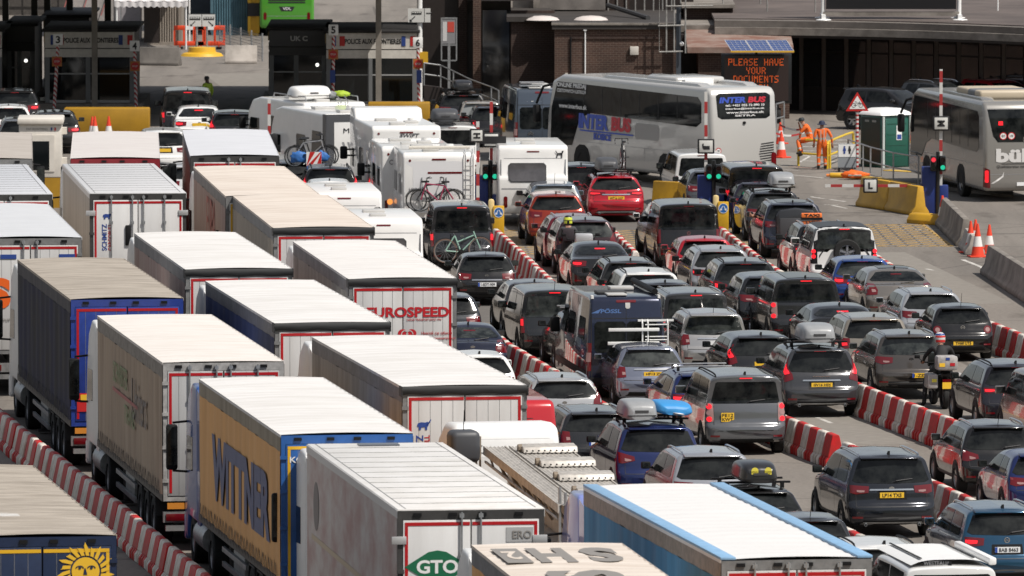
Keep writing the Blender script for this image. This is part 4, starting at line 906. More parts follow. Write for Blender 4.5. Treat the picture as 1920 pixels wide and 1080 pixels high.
# near the booths
car('suv', K, 28, 172, 'black car with lit brake lamp at left edge in the booth shade', H=1.62, lit=True, plate=None, hd=.05)
car('hatch', WHT, 16, 201, 'white and black car at the left edge ahead of silver estate', H=1.52, lit=True, plate=None, hd=.05, pos=None)
car('suv', paint('ash', (.16, .165, .17), .5), 42, 226, 'ash silver estate with dark rear window at left edge', H=1.68, lit=False, plate=None, rails='c', hd=.05)
car('estate', K, 103, 213, 'black estate with white plate before the yellow booth plinth', H=1.5, lit=True, plate='w', hd=.06)
car('van', K, 352, 172, 'black people carrier van in the shade beside the booth', H=1.92, W=1.93, lamp='tall', lit=True, hi=False, plate=None, hd=.05, cat='van')
car('sedan', WHT, 372, 202, 'white saloon with dark rear window beside the black people carrier', H=1.47, lamp='wide', lit=True, hi=False, plate='y', hd=.06, pz=.86)
car('suv', DGREY, 440, 213, 'dark grey car with tall rear lamps behind the white saloon', H=1.50, lamp='volvo', lit=True, hi=False, plate=None, hd=.06)
car('suv', WHT, 306, 247, 'white crossover with yellow plate above the lorry roofs', H=1.64, W=1.85, lamp='wide', plate='y', ptxt=None, hd=.055, pz=.95)
car('hatch', paint('pearl', (.62, .62, .62), .2), 362, 312, 'pearl white car hidden behind the lorries, one wheel showing', H=1.45, plate=None, hd=.05)
c = car('suv', K, 868, 178, 'black car with black roof box by the curved railing', H=1.55, lamp='wide', lit=True, hi=False, plate=None, box=(BOXK, .8, 1.9, .36, 0, 0), hd=.05); carbox(c, 'black roof box on the black car by the railing')
car('hatch', paint('champagne', (.40, .37, .33), .4), 902, 193, 'champagne hatchback reflecting yellow, right of the black car with roof box', H=1.55, W=1.72, L=3.8, lamp='wide', plate=None, tint=P('pale_glass', (.20, .21, .21), .1), hd=.05)
car('hatch', K, 925, 202, 'black hatchback tucked left of the grey campervan', H=1.5, lit=True, hi=False, lamp='block', plate=None, hd=.06)
c = car('van', WHT, 849, 238, 'white window van with dark grey roof box by the lane barriers', H=1.85, W=1.9, lamp='tall', plate=None, hd=.05, cat='van', box=(BOXD, 1.0, 2.2, .42, -.25, 0)); carbox(c, 'broad dark grey roof box on white window van')
car('suv', K, 619, 316, 'black off-roader with lit red lamps between caravan and motorhome', H=1.72, W=1.85, lamp='volvo', lit=True, hi=False, plate=None, hd=.05, rails='k')
car('hatch', WHT, 618, 342, 'white car roof directly behind the black off-roader', H=1.62, plate=None, hd=.05)
car('van', paint('charcoal', (.036, .037, .042), .4), 866, 388, 'charcoal camper van with pale green bicycle on its tailgate rack', H=1.97, W=1.91, L=4.9, lamp='tall', lit=True, hi=False, plate=None, hd=.06, cat='camper van', roofmat=None, group='camper vans')
car('suv', paint('blackcurrant', (.016, .016, .024), .3), 1906, 686, 'dark blue black crossover beside the motorcyclist with lit rear lamp', H=1.62, W=1.86, lamp='thin', lit=True, hi=False, plate=None, rails='k', hd=.15)
car('van', paint('mushroom', (.20, .18, .17), .5), 2012, 708, 'mushroom grey people carrier cut by the right edge', H=1.80, W=1.9, lamp='tall', plate=None, hd=.15, tint=T2, cat='people carrier')
# ------------------------------------------------------------------ caravans, motorhomes, campervans, coaches, transporter
def shell(prof, W, bevel, mat, parent, name='body', seg=4, taper=0, z0=1.0, z1=2.6):
    mb = MB().prism(chaikin(prof + [prof[0]], 1)[:-1] if False else prof, 'x', -W / 2, W / 2)
    me = mb.mesh(name, mat, bevel, seg, 40)
    if taper:
        for v in me.vertices: v.co.x *= 1 - taper * max(0, min(1, (v.co.z - z0) / (z1 - z0)))
    o = link(name, me, parent)
    return o, BVHTree.FromPolygons([v.co.copy() for v in me.vertices], [tuple(p.vertices) for p in me.polygons])
def place(cx, ytop, H, hd): p = G(cx, ytop, H); return (p.x, p.y, 0), hd
def rect(x0, x1, z0, z1, r=.05):
    return [(x0 + r, z0), (x1 - r, z0), (x1, z0 + r), (x1, z1 - r), (x1 - r, z1), (x0 + r, z1), (x0, z1 - r), (x0, z0 + r)]
M_SKYL = P('roof_hatch', (.50, .49, .47), .35, coat=.3); M_GREYP = P('grey_decal', (.26, .26, .27), .4); M_CWIN = P('caravan_window', (.10, .095, .10), .15, noise=.3, nscale=3)
M_DKPANEL = P('dark_grey_panel', (.07, .072, .078), .4)

def caravan(cx, ytop, hd, label, H=2.6, W=2.22, L=5.4, round_=True, win=True, lamps=True):
    loc, a = place(cx, ytop, H, hd); r = empty('caravan', loc, a, label, 'caravan', 'touring caravans')
    q = .32 if round_ else .10
    prof = [(.10, .42), (.0, .75), (.0, 1.55), (.10, 1.72), (.12, H - .28 - q * .3), (.12 + q * .25, H - .10), (.12 + q, H), (L - .7, H), (L - .25, H - .5), (L - .02, 1.3), (L - .06, .45)]
    _, bv = shell(prof, W, .085, M_GELC, r)
    if win:
        fit_panel(bv, rect(-.80, .64 if round_ else .42, 1.42, 2.04, .08), 'rear', M_TRIM_G, 'window_frame', r, off=.010, n=3)
        fit_panel(bv, rect(-.76, .60 if round_ else .38, 1.46, 2.0, .07), 'rear', M_CWIN, 'window', r, off=.018, n=3)
    fit_panel(bv, rect(-W * .46, W * .46, 1.20, 1.24, .01), 'rear', M_GREYP, 'moulding_line', r, off=.004, n=4)
    fit_panel(bv, rect(-W * .42, W * .42, H - .42, H - .405, .004), 'rear', M_GREYP, 'moulding_line', r, off=.004, n=4)
    fit_panel(bv, rect(-.2, .2, H - .22, H - .18, .01), 'rear', M_TAIL, 'high_brake_light', r, off=.012, n=2)
    for s_ in (-1, 1):
        fit_panel(bv, rect(s_ * W * .40 - .06, s_ * W * .40 + .06, .62, .98, .03), 'rear', M_TAIL, 'tail_light', r, off=.012, n=3)
        wheel(r, s_ * (W / 2 - .14), L * .47, .33, .2)
        sv = 'left' if s_ < 0 else 'right'
        for y in (L * .25, L * .68): fit_panel(bv, rect(y - .5, y + .5, 1.45, 2.0, .06), sv, M_CWIN, 'window', r, off=.012, n=2)
        fit_panel(bv, disc(.42, 14, (L * .47, .33)), sv, M_TRIM, 'wheel_arch', r, off=.006, n=2)
        MB().tube([(s_ * (W / 2 - .08), .09, .9), (s_ * (W / 2 - .08), .06, 1.6), (s_ * (W / 2 - .08), .12, H - .45)], .018, 6).build('grab_rail', M_STEEL, r)
    for y, w in ((1.2, .45), (3.0, .62)): MB().cbox((-.1, y, H + .03), (w, .5, .08)).build('roof_hatch', M_SKYL, r, bevel=.02)
    MB().cbox((.0, .03, .55), (.52, .02, .115)).build('number_plate', M_PLW, r)
    MB().box(-.05, .05, L - .1, L + 1.2, .40, .50).build('drawbar', M_CHAS, r)
    return r, bv
def motorhome(cx, ytop, hd, label, H=2.8, W=2.26, L=6.6, cabover=False, mat=M_GELC, corner=None, lampz=.9):
    loc, a = place(cx, ytop, H, hd); r = empty('motorhome', loc, a, label, 'motorhome', 'motorhomes')
    prof = [(.05, .48), (.0, .8), (.0, H - .12), (.10, H), (L - 2.0, H)] + ([(L - 1.7, H + .32), (L - .9, H + .34), (L - .55, H), (L - .65, 1.95)] if cabover else [(L - 1.2, H - .12), (L - .75, 2.2)]) + [(L - .55, 1.35), (L, 1.15), (L + .02, .5)]
    body, bv = shell(prof, W, .09, mat, r)
    for s_ in (-1, 1):
        sv = 'left' if s_ < 0 else 'right'
        for y, w in ((1.1, .45), (3.0, .55)): fit_panel(bv, rect(y - w, y + w, 1.5, 2.1, .06), sv, M_GLASS, 'window', r, off=.012, n=3)
        fit_panel(bv, [(L - 1.9, 1.35), (L - .75, 1.35), (L - 1.0, 1.95), (L - 1.9, 1.95)], sv, M_GLASS, 'cab_window', r, off=.012, n=2)
        fit_panel(bv, rect(.2, L - 1.9, .75, 1.05, .02), sv, M_GREYP, 'side_stripe', r, off=.006, n=3)
        fit_panel(bv, rect(s_ * W * .43 - .05, s_ * W * .43 + .05, lampz - .2, lampz + .2, .03), 'rear', M_TAIL, 'tail_light', r, off=.012, n=3)
        for y in (1.7, L - 1.1):
            fit_panel(bv, disc(.42, 14, (y, .36)), sv, M_TRIM, 'wheel_arch', r, off=.006, n=2); wheel(r, s_ * (W / 2 - .13), y, .35, .22)
        mm = MB().cbox((s_ * (W / 2 + .22), L - .75, 1.75), (.24, .16, .42)).build('wing_mirror', M_TRIM, r, bevel=.05)
        MB().tube([(s_ * (W / 2 - .1), L - .72, 1.85), (s_ * (W / 2 + .2), L - .75, 1.86)], .03).build('mirror_arm', M_TRIM, mm); MB().tube([(s_ * (W / 2 - .1), L - .72, 1.65), (s_ * (W / 2 + .2), L - .75, 1.66)], .03).build('mirror_arm', M_TRIM, mm)
        MB().cyl((s_ * W * .40, -.012, H - .25), (s_ * W * .40, .02, H - .25), .04, n=12).build('marker_lamp', M_TAIL, r)
    fit_panel(bv, rect(-.22, .22, H - .24, H - .19, .012), 'rear', M_TAIL, 'high_brake_light', r, off=.012, n=2)
    MB().cbox((0, -.01, .62), (.52, .02, .115)).build('number_plate', M_PLW, r)
    MB().box(-W / 2 + .05, W / 2 - .05, -.04, .1, .45, .72).build('bumper', mat, r, bevel=.03)
    for x, y, w in ((-.2, .9, .5), (.35, 1.7, .45), (-.3, 3.2, .7)): MB().cbox((x, y, H + .035), (w, .5, .09)).build('roof_hatch', M_SKYL, r, bevel=.025)
    MB().cyl((.5, 2.6, H), (.5, 2.6, H + .12), .16, n=18).build('roof_vent', M_GELC, r)
    return r, bv
def hood_rack(r, y, z0, mat=M_STEEL, w=1.2):
    rk = MB().tube([(-.45, y + .1, z0 - .25), (-.45, y - .1, z0 - .1), (-.45, y - .08, z0 + .75)], .018).build('rack_upright', mat, r)
    MB().tube([(.45, y + .1, z0 - .25), (.45, y - .1, z0 - .1), (.45, y - .08, z0 + .75)], .018).build('rack_upright', mat, r)
    MB().box(-w / 2 - .2, w / 2 + .2, y - .20, y - .12, z0 - .03, z0).build('wheel_channel', mat, r); MB().box(-w / 2 - .2, w / 2 + .2, y - .36, y - .28, z0 - .03, z0).build('wheel_channel', mat, r)
    MB().tube([(-.5, y - .08, z0 + .72), (.5, y - .08, z0 + .72)], .018).build('rack_bar', mat, r)

# caravans
r, bv = caravan(1000, 273, .06, 'cream white caravan with broad rear window and black cat sticker beside the red estate', H=2.6, round_=False)
plate2d([[(-.12, -.10), (-.09, -.10), (-.07, .0), (.03, .0), (.04, -.10), (.07, -.10), (.08, .04), (.10, .07), (.12, .13), (.09, .12), (.06, .13), (.05, .06), (-.08, .05), (-.13, .13), (-.15, .12), (-.10, .02)]], M_INK, r, (.86, .105, 2.30), name='cat_sticker')
r, bv = caravan(646, 360, .075, 'white caravan with two elk stickers and round 100 sticker', H=2.6, win=False)
ELK = [(-.16, -.10), (-.13, -.10), (-.11, .0), (.02, .0), (.03, -.10), (.06, -.10), (.07, .04), (.0, .07), (-.12, .06), (-.17, .10), (-.24, .16), (-.20, .09), (-.25, .09), (-.25, .05), (-.18, .05), (-.16, .0)]
for x, s_ in ((.22, .8), (.62, .62)): plate2d([[(a * s_, b * s_) for a, b in ELK]], M_INK, r, (x, .104, 1.98), name='elk_sticker')
letter('100', .22, .14, M_INK, r, (.98, .10, 1.98), bold=.01); plate2d(ringpoly(.155, .17), M_INK, r, (.98, .104, 1.98), name='ring_sticker')
r, bv = caravan(720, 410, .08, 'white round nosed caravan right of the tan roofed lorry', H=2.6, win=True)
# motorhomes
r, bv = motorhome(762, 236, .13, 'white motorhome with SWIFT lettering and raised cab roof', H=2.95, cabover=True, L=6.9)
letter('SWIFT', .62, .13, M_DKPANEL, r, (.10, -.012, 2.64), bold=.02, shear=.3)
fit_panel(bv, rect(-.2, .9, 2.02, 2.22, .03), 'rear', M_GREYP, 'recess', r, off=.004, n=2)
r, bv = motorhome(782, 274, .09, 'white motorhome with CHAUSSON lettering half hidden by the bicycle carrying motorhome', H=2.80, L=6.4)
letter('CHAUSSON', .95, .15, M_INK, r, (-.40, -.012, 2.30)); MB().cyl((-.86, -.015, 1.05), (-.86, .02, 1.05), .09, n=14).build('round_lamp', M_AMBLIT, r)
r, bv = motorhome(823, 286, .085, 'white motorhome with ladder and bicycles on its rear rack', H=2.82, L=6.6); HYMER = r
letter('HYMER', .50, .10, M_GREYP, r, (-.68, -.012, 1.68)); fit_panel(bv, rect(-.35, .72, 2.16, 2.22, .01), 'rear', M_TAIL, 'red_strip', r, off=.012, n=3)
fit_panel(bv, rect(-1.08, .75, 1.5, 2.55, .08), 'rear', P('pale_recess', (.70, .70, .71), .35), 'rear_panel', r, off=.004, n=2)
for x in (.82, 1.06): MB().tube([(x, -.06, 1.0), (x, -.07, H_ := 2.75), (x, .12, 2.92), (x, .35, 2.86)], .016, 6).build('ladder_rail', M_STEEL, r)
for z in (1.2, 1.5, 1.8, 2.1, 2.4): MB().tube([(.82, -.065, z), (1.06, -.065, z)], .014, 6).build('ladder_rung', M_STEEL, r)
for s_ in (-1, 1): MB().tube([(-.15 + s_ * .38, -.02, 2.05), (-.15 + s_ * .38, -.10, 1.5), (-.15 + s_ * .38, -.06, 1.0)], .016, 6).build('rack_upright', M_STEEL, r)
MB().box(-1.0, .75, -.24, -.16, .98, 1.01).build('wheel_channel', M_STEEL, r); MB().box(-1.0, .75, -.42, -.34, .98, 1.01).build('wheel_channel', M_STEEL, r)
MB().cyl((-.9, .5, 2.95), (1.0, .5, 2.95), .05, n=10).build('roof_tube', P('tube_cream', (.55, .52, .46), .4), r)
r, bv = motorhome(672, 213, .30, 'white motorhome turning towards the booths with dark grey corner trim', H=2.92, L=7.4)
MB().prism([(-1.14, .6), (-.84, .6), (-.84, 2.66), (1.12, 2.66), (1.12, 2.9), (-1.14, 2.9)], 'y', -.014, .01).build('corner_trim', M_DKPANEL, r); MB().box(-1.142, -1.10, -.014, .34, .6, 2.9).build('corner_trim', M_DKPANEL, r)
fit_panel(bv, [(.45, 1.5), (1.7, 1.5), (1.6, 2.3), (.55, 2.3)], 'left', M_GLASS, 'window', r, off=.016, n=3)
for k in range(3): fit_panel(bv, [(-.45 + k * .18, 1.62), (-.38 + k * .18, 1.62), (-.50 + k * .18, 1.98), (-.57 + k * .18, 1.98)], 'rear', M_GREYP, 'vent_slot', r, off=.012, n=2)
letter('M', .2, .16, M_INK, r, (-.42, -.012, 2.36))
r, bv = motorhome(628, 192, .36, 'white motorhome farthest ahead with white roof box and luggage on roof', H=2.7, L=6.6); FARHOME = r
MB().tube([(.2, -.05, 1.0), (.2, -.06, 2.75), (.2, .3, 2.9)], .016, 6).build('ladder_rail', M_STEEL, r); MB().tube([(.45, -.05, 1.0), (.45, -.06, 2.75), (.45, .3, 2.9)], .016, 6).build('ladder_rail', M_STEEL, r)
for s_ in (-1, 1): MB().tube([(s_ * .95, .3, 2.72), (s_ * .95, .35, 2.88), (s_ * .95, 3.6, 2.88), (s_ * .95, 3.7, 2.72)], .02, 6).build('roof_rail', M_STEEL, r)
b = roof_box(M_GELC, 1.5, 1.5, .42); fr = Matrix.Rotation(.36, 3, 'Z'); b.location = Vector(r.location) + fr @ Vector((-.45, 1.6, 2.80)); b.rotation_euler = (0, 0, .36); tag(b, 'white roof box on the farthest white motorhome', 'roof box')
lg = empty('luggage_bundle', Vector(r.location) + fr @ Vector((.62, 1.2, 2.78)), .36, 'luggage bundle with bright yellow green cloth on the farthest motorhome roof', 'luggage')
def lump(nm, mat, par, c, s, seed): 
    rr_ = random.Random(seed); bm = bmesh.new(); bmesh.ops.create_icosphere(bm, subdivisions=3, radius=1)
    for v in bm.verts:
        k = 1 + .16 * math.sin(v.co.x * 5 + seed) * math.cos(v.co.y * 6 + seed * 2) + .1 * math.sin(v.co.z * 9 + v.co.x * 7)
        v.co = Vector((v.co.x * s[0] * k, v.co.y * s[1] * k, max(-.6, v.co.z) * s[2] * k)) + Vector(c)
    me = bpy.data.meshes.new(nm); bm.to_mesh(me); bm.free(); me.materials.append(mat); me.shade_smooth(); return link(nm, me, par)
lump('cover_cloth', P('hivis_yellow', (.32, .45, .03), .7), lg, (.05, 0, .14), (.30, .34, .12), 1); lump('grey_bag', P('bag_grey', (.20, .21, .22), .7), lg, (-.42, .1, .12), (.35, .4, .14), 3)

# campervans with high roofs
def campervan(cx, ytop, hd, mat, label, H=2.58, W=2.05, L=6.0):
    loc, a = place(cx, ytop, H, hd); r = empty('campervan', loc, a, label, 'campervan', 'high roofed campervans')
    prof = [(.05, .32), (.0, .45), (.02, 1.2), (.10, H - .18), (.16, H - .03), (.5, H), (L - 2.0, H), (L - 1.45, H - .18), (L - .85, 1.45), (L - .15, 1.12), (L, .8), (L, .3)]
    body, bv = shell(prof, W, .10, mat, r, taper=.13, z0=1.0, z1=H)
    for s_ in (-1, 1):
        x0, x1 = (-.80, -.02) if s_ < 0 else (.02, .80)
        d_ = fit_panel(bv, rect(x0, x1, 1.18, 1.95, .06), 'rear', M_GLASS, 'rear_window', r, off=.010, n=4)
        fit_panel(bv, [(s_ * 1.02, .72), (s_ * .90, .72), (s_ * .88, 1.42), (s_ * 1.0, 1.42)], 'rear', M_TAIL, 'tail_light', r, off=.016, n=4)
        fit_panel(bv, [(s_ * 1.0, .95), (s_ * .91, .95), (s_ * .90, 1.18), (s_ * .99, 1.18)], 'rear', M_TAILC, 'lamp_lens', r, off=.024, n=2)
        sv = 'left' if s_ < 0 else 'right'
        for y, w in ((1.2, .55), (3.1, .55)): fit_panel(bv, rect(y - w, y + w, 1.45, 2.0, .06), sv, M_GLASS, 'window', r, off=.012, n=3)
        fit_panel(bv, [(L - 2.1, 1.4), (L - 1.0, 1.4), (L - 1.45, 2.1), (L - 2.1, 2.1)], sv, M_GLASS, 'cab_window', r, off=.012, n=2)
        fit_panel(bv, rect(.15, L - .2, .55, .72, .02), sv, M_TRIM, 'side_moulding', r, off=.012, n=4)
        for y in (1.0, L - .95): fit_panel(bv, disc(.41, 14, (y, .35)), sv, M_TRIM, 'wheel_arch', r, off=.008, n=2); wheel(r, s_ * (W / 2 - .13), y, .35, .22)
        mm = MB().cbox((s_ * (W / 2 + .16), L - 1.25, 1.55), (.24, .14, .38)).build('wing_mirror', M_TRIM, r, bevel=.04)
        fit_panel(bv, rect(s_ * .88 - .012, s_ * .88 + .012, .5, 2.3, .004), 'rear', M_INK, 'door_seam', r, off=.004, n=4)
    fit_panel(bv, rect(-.006, .006, .5, 2.3, .002), 'rear', M_INK, 'door_seam', r, off=.004, n=4)
    fit_panel(bv, rect(-.86, .86, 2.02, 2.04, .004), 'rear', M_INK, 'panel_line', r, off=.004, n=4)
    fit_panel(bv, rect(-.25, .25, H - .16, H - .10, .015), 'rear', M_TAIL, 'high_brake_light', r, off=.014, n=3)
    MB().box(-W / 2 + .08, W / 2 - .08, -.08, .08, .34, .56).build('bumper', M_TRIM, r, bevel=.03)
    MB().cbox((0, .0, .74), (.52, .02, .115)).build('number_plate', M_PLW, r)
    for x, y, w, h in ((-.25, 1.2, .75, .07), (.2, 2.6, .6, .08), (-.2, .55, .5, .05)): MB().cbox((x, y, H + h / 2), (w, .6, h)).build('roof_hatch', M_SKYL if y != 1.2 else M_TRIM_G, r, bevel=.02)
    return r, bv
r, bv = campervan(1175, 556, .125, paint('campervan_navy', (.012, .018, .045), .3), 'dark navy blue campervan with folded white bicycle rack, PÖSSL lettering')
letter('PÖSSL', .52, .12, P('decal_blue', (.08, .16, .36), .5), r, (-.38, .085, 2.22), bold=.03, shear=.15)
MB().prism([(-.36, -.06), (-.18, -.06), (-.10, .06)], 'z', 0, .004).build('logo_wedge', P('decal_blue', (.08, .16, .36), .5), r, smooth=0, loc=(-.52, .086, 2.22)).rotation_euler = FACE['rear']
fit_panel(bv, rect(-.02, .10, 2.27, 2.46, .03), 'rear', P('torn_sticker', (.5, .49, .46), .6), 'sticker_rest', r, off=.012, n=2)
W_ = P('white_tube', (.72, .72, .70), .4)
for z in (1.98,): MB().box(.28, 1.18, -.05, .0, z - .025, z + .025).build('rack_bar', W_, r)
for z, x0 in ((1.76, -.48), (1.42, -.50)): MB().box(x0, .80, -.20, -.12, z - .04, z + .04).build('wheel_channel', W_, r, bevel=.01)
for x in (.38, .52, 1.02): MB().tube([(x, -.04, 2.0), (x, -.14, 1.9), (x, -.14, 1.3), (x, -.02, 1.15), (x, .0, 1.02)], .02, 6).build('rack_upright', W_, r)
for z in (1.88, 1.58, 1.5): MB().tube([(.45, -.14, z), (1.02, -.14, z)], .015, 6).build('rack_tie', W_, r)
MB().cyl((.80, .6, 2.66), (.80, 4.6, 2.66), .075, n=12).build('awning_case', M_TRIM, r)
for s_ in (-1, 1): MB().box(s_ * .84 - .03, s_ * .84 + .03, .15, .35, 2.52, 2.60).build('roof_strip', W_, r)
r, bv = campervan(1017, 167, .12, paint('campervan_grey', (.075, .095, .125), .35), 'slate grey campervan with white PÖSSL lettering behind the silver coach', H=2.6)
letter('PÖSSL', .62, .15, M_WHITE, r, (-.25, .085, 2.10), bold=.03, shear=.15); plate2d([[(-.10, -.06), (0, .0), (.10, -.06), (.10, -.03), (0, .04), (-.10, -.03)], [(-.10, .0), (0, .06), (.10, .0), (.10, .03), (0, .10), (-.10, .03)]], M_CHROME, r, (-.42, .0, 1.0), name='chevron_badge')
MB().cbox((-.30, .7, 2.80), (.85, .5, .05)).build('solar_panel', M_GREYP, r); MB().cbox((-.30, .7, 2.70), (.85, .4, .05)).build('roof_bar', M_WHITE, r); MB().cbox((.15, .4, 2.64), (.35, .3, .1)).build('camera_pod', M_WHITE, r, bevel=.03)

# red panel van, white pop-top van extras, cargo trailer
loc, a = place(967, 752, 2.42, .13); r = empty('panel_van', loc, a, 'red panel van between white lorry and black estate car', 'van')
_, bv = shell([(.03, .35), (.0, .5), (.02, 1.3), (.10, 2.25), (.2, 2.42), (3.6, 2.42), (4.2, 2.2), (4.9, 1.35), (5.6, 1.1), (5.65, .35)], 1.98, .12, paint('van_red', (.46, .014, .022), .05), r, taper=.12, z0=1.0, z1=2.42)
for s_ in (-1, 1):
    fit_panel(bv, [(s_ * .98, .8), (s_ * .90, .8), (s_ * .88, 1.5), (s_ * .97, 1.5)], 'rear', M_TAIL, 'tail_light', r, off=.012, n=3); fit_panel(bv, rect(s_ * .42 - .32, s_ * .42 + .32, 1.3, 1.9, .05), 'rear', P('van_red_panel', (.40, .012, .02), .35), 'door_panel', r, off=.006, n=3)
    for y in (1.0, 4.7): wheel(r, s_ * .86, y, .35, .22)
fit_panel(bv, rect(-.008, .008, .5, 2.2, .003), 'rear', M_INK, 'door_seam', r, off=.005, n=3); fit_panel(bv, rect(-.86, .86, 2.02, 2.035, .004), 'rear', M_INK, 'door_seam', r, off=.005, n=3)
MB().box(-.9, .9, -.07, .06, .36, .55).build('bumper', M_TRIM, r, bevel=.03)
POP = car('van', WHT, 1784, 1066, 'white pop-top camper van with black roof strips and side awning, bottom right', H=1.99, W=1.91, L=4.95, lamp='tall', plate=None, cat='camper van', third=False, group='camper vans')
MB().grid(lambda u, v: ((-.74 + 1.48 * u), -2.15 + 3.6 * v, 1.985 + .10 * (1 - abs(2 * u - 1) ** 4) * min(1, (1 - v) * 6 + .3)), 10, 14).build('pop_top', M_WHITE, POP, smooth=60)
for s_ in (-1, 1): MB().box(s_ * .50 - .02, s_ * .50 + .02, -1.9, 1.1, 2.082, 2.096).build('roof_strip', M_TRIM, POP)
MB().box(.76, .90, -2.1, 1.2, 1.96, 2.10).build('awning_case', M_WHITE, POP, bevel=.03); letter('WESTFALIA', .5, .07, M_GREYP, POP, (-.25, -2.16, 2.02))
p = G(1493, 486); r = empty('cargo_trailer', (p.x, p.y, 0), .085, 'black box trailer behind the midnight blue off-roader', 'trailer')
MB().prism([(-.60, .42), (.60, .42), (.62, 1.30), (.52, 1.48), (0, 1.55), (-.52, 1.48), (-.62, 1.30)], 'y', 0, 2.0).build('box_body', P('trailer_black', (.022, .023, .026), .35, coat=.4), r, bevel=.05)
MB().box(-.50, .50, -.012, .01, .5, 1.25).build('rear_flap', P('trailer_grey', (.05, .05, .055), .5), r, bevel=.02)
for s_ in (-1, 1): wheel(r, s_ * .76, 1.0, .30, .18); MB().cbox((s_ * .76, 1.0, .64), (.24, .75, .04)).build('mudguard', M_TRIM, r); MB().cbox((s_ * .5, -.015, .38), (.18, .03, .09)).build('tail_light', M_TAIL, r)
MB().box(-.04, .04, 1.9, 3.1, .38, .46).build('drawbar', M_CHAS, r)

# coaches
def coach(loc, hd, L, W, H, mat, label, glass_z=1.72, name='coach', dz=0.0):
    r = empty(name, loc, hd, label, 'coach', 'coaches at the checkpoint')
    prof = [(.06, .36), (.0, .7), (.04, 2.0), (.16, H - .22), (.38, H - .02), (L - 1.2, H - .02), (L - .45, H - .25), (L - .08, 2.0), (L, 1.0), (L - .05, .36)]
    body, bv = shell(prof, W, .16, mat, r, seg=5)
    for s_ in (-1, 1):
        sv = 'left' if s_ < 0 else 'right'
        fit_panel(bv, [(.75, glass_z + .06), (1.1, glass_z - .10), (L - 3.4, glass_z), (L - 2.6, glass_z - .2), (L - 2.0, 1.05), (L - .35, .95), (L - .45, 2.3), (L - .9, H - .28), (1.0, H - .36), (.75, H - .55)], sv, M_GLASS, 'side_glass', r, off=.010, n=9)
        for i in range(1, 7): yy = 1.1 + (L - 4) * i / 6; fit_panel(bv, rect(yy - .02, yy + .02, glass_z + .02, H - .4, .005), sv, M_INK, 'window_pillar', r, off=.014, n=2)
        fit_panel(bv, rect(.5, L - 2.3, 1.20, 1.215, .003), sv, M_GREYP, 'panel_line', r, off=.005, n=4)
        for y in [2.2 + 1.35 * k for k in range(1, int((L - 5) / 1.35))]: fit_panel(bv, rect(y - .006, y + .006, .42, 1.2, .002), sv, M_GREYP, 'locker_seam', r, off=.005, n=2)
        for y in (3.3, L - 2.75):
            fit_panel(bv, [(y - .62, .30), (y + .62, .30), (y + .60, .72), (y + .45, .98), (y + .2, 1.10), (y - .2, 1.10), (y - .45, .98), (y - .60, .72)], sv, M_TRIM, 'wheel_arch', r, off=.008, n=3)
            wheel(r, s_ * (W / 2 - .13), y, .50, .30, M_STEEL)
        MB().prism([(.7, H - .12), (L - 3.5, H - .12), (L - 4.2, H + .08), (1.4, H + .08)], 'x', s_ * (W / 2 - .18), s_ * (W / 2 - .62)).build('roof_duct', mat, r, bevel=.05)
        mm = MB().cbox((s_ * (W / 2 + .18), L + .35, 2.05), (.22, .28, .62)).build('mirror', M_TRIM, r, bevel=.06)
        MB().tube([(s_ * (W / 2 - .25), L - .5, H - .35), (s_ * (W / 2 + .05), L + .1, H - .5), (s_ * (W / 2 + .18), L + .38, 2.4)], .045, 8).build('mirror_arm', M_TRIM, mm)
    fit_panel(bv, [(-1.0, 1.2), (1.0, 1.2), (1.05, H - .4), (-1.05, H - .4)], 'front', M_GLASS, 'windscreen', r, n=5)
    fit_panel(bv, rect(-W * .42, W * .42, .92, .935, .003), 'rear', M_GREYP, 'panel_line', r, off=.005, n=3)
    return r, bv
M_CSILV = P('coach_silver', (.52, .51, .49), .26, metal=.15, coat=.7)
p = G(1397, 163, 3.5)
r, bv = coach((p.x, p.y, 0), .47, 12.3, 2.55, 3.5, M_CSILV, 'silver coach with red and blue INTERBUS lettering on side and rear window', 2.22)
INTER = r
fit_panel(bv, [(-1.0, 2.50), (-.85, 2.42), (.85, 2.42), (1.0, 2.50), (1.04, 3.20), (.90, 3.28), (-.90, 3.28), (-1.04, 3.20)], 'rear', M_GLASS, 'rear_window', r, off=.010, n=6)
def on_rear(x, z): return surf_y(bv, x, z) - .022
WB = P('letter_white', (.78, .78, .78), .5)
letter('INTER', 1.02, .20, P('letter_blue', (.05, .10, .50), .5), r, (-.40, on_rear(0, 3.06), 3.06), bold=.05, shear=.2); letter('BUS', .66, .20, P('letter_red', (.55, .03, .05), .5), r, (.52, on_rear(0, 3.06), 3.06), bold=.05, shear=.2)
for z, w, h, tx in ((2.88, 1.5, .08, 'tel.: +421 055 72 890 10'), (2.76, 1.5, .08, 'interbus@interbus.sk'), (2.64, 1.45, .08, 'www.interbus.sk'), (2.53, .8, .06, 'SETRA')): letter(tx, w, h, WB, r, (.05, on_rear(0, z), z), bold=.02)
for k in range(9): fit_panel(bv, [(.55 + .02 * abs(k - 4), .85 + k * .085), (1.12, .90 + k * .085), (1.12, .94 + k * .085), (.55 + .02 * abs(k - 4), .885 + k * .085)], 'rear', M_INK, 'grille_slot', r, off=.010, n=2)
MB().cyl((0, on_rear(0, 2.28) - .02, 2.28), (0, on_rear(0, 2.28) + .05, 2.28), .055, n=14).build('rear_camera', M_TRIM, r)
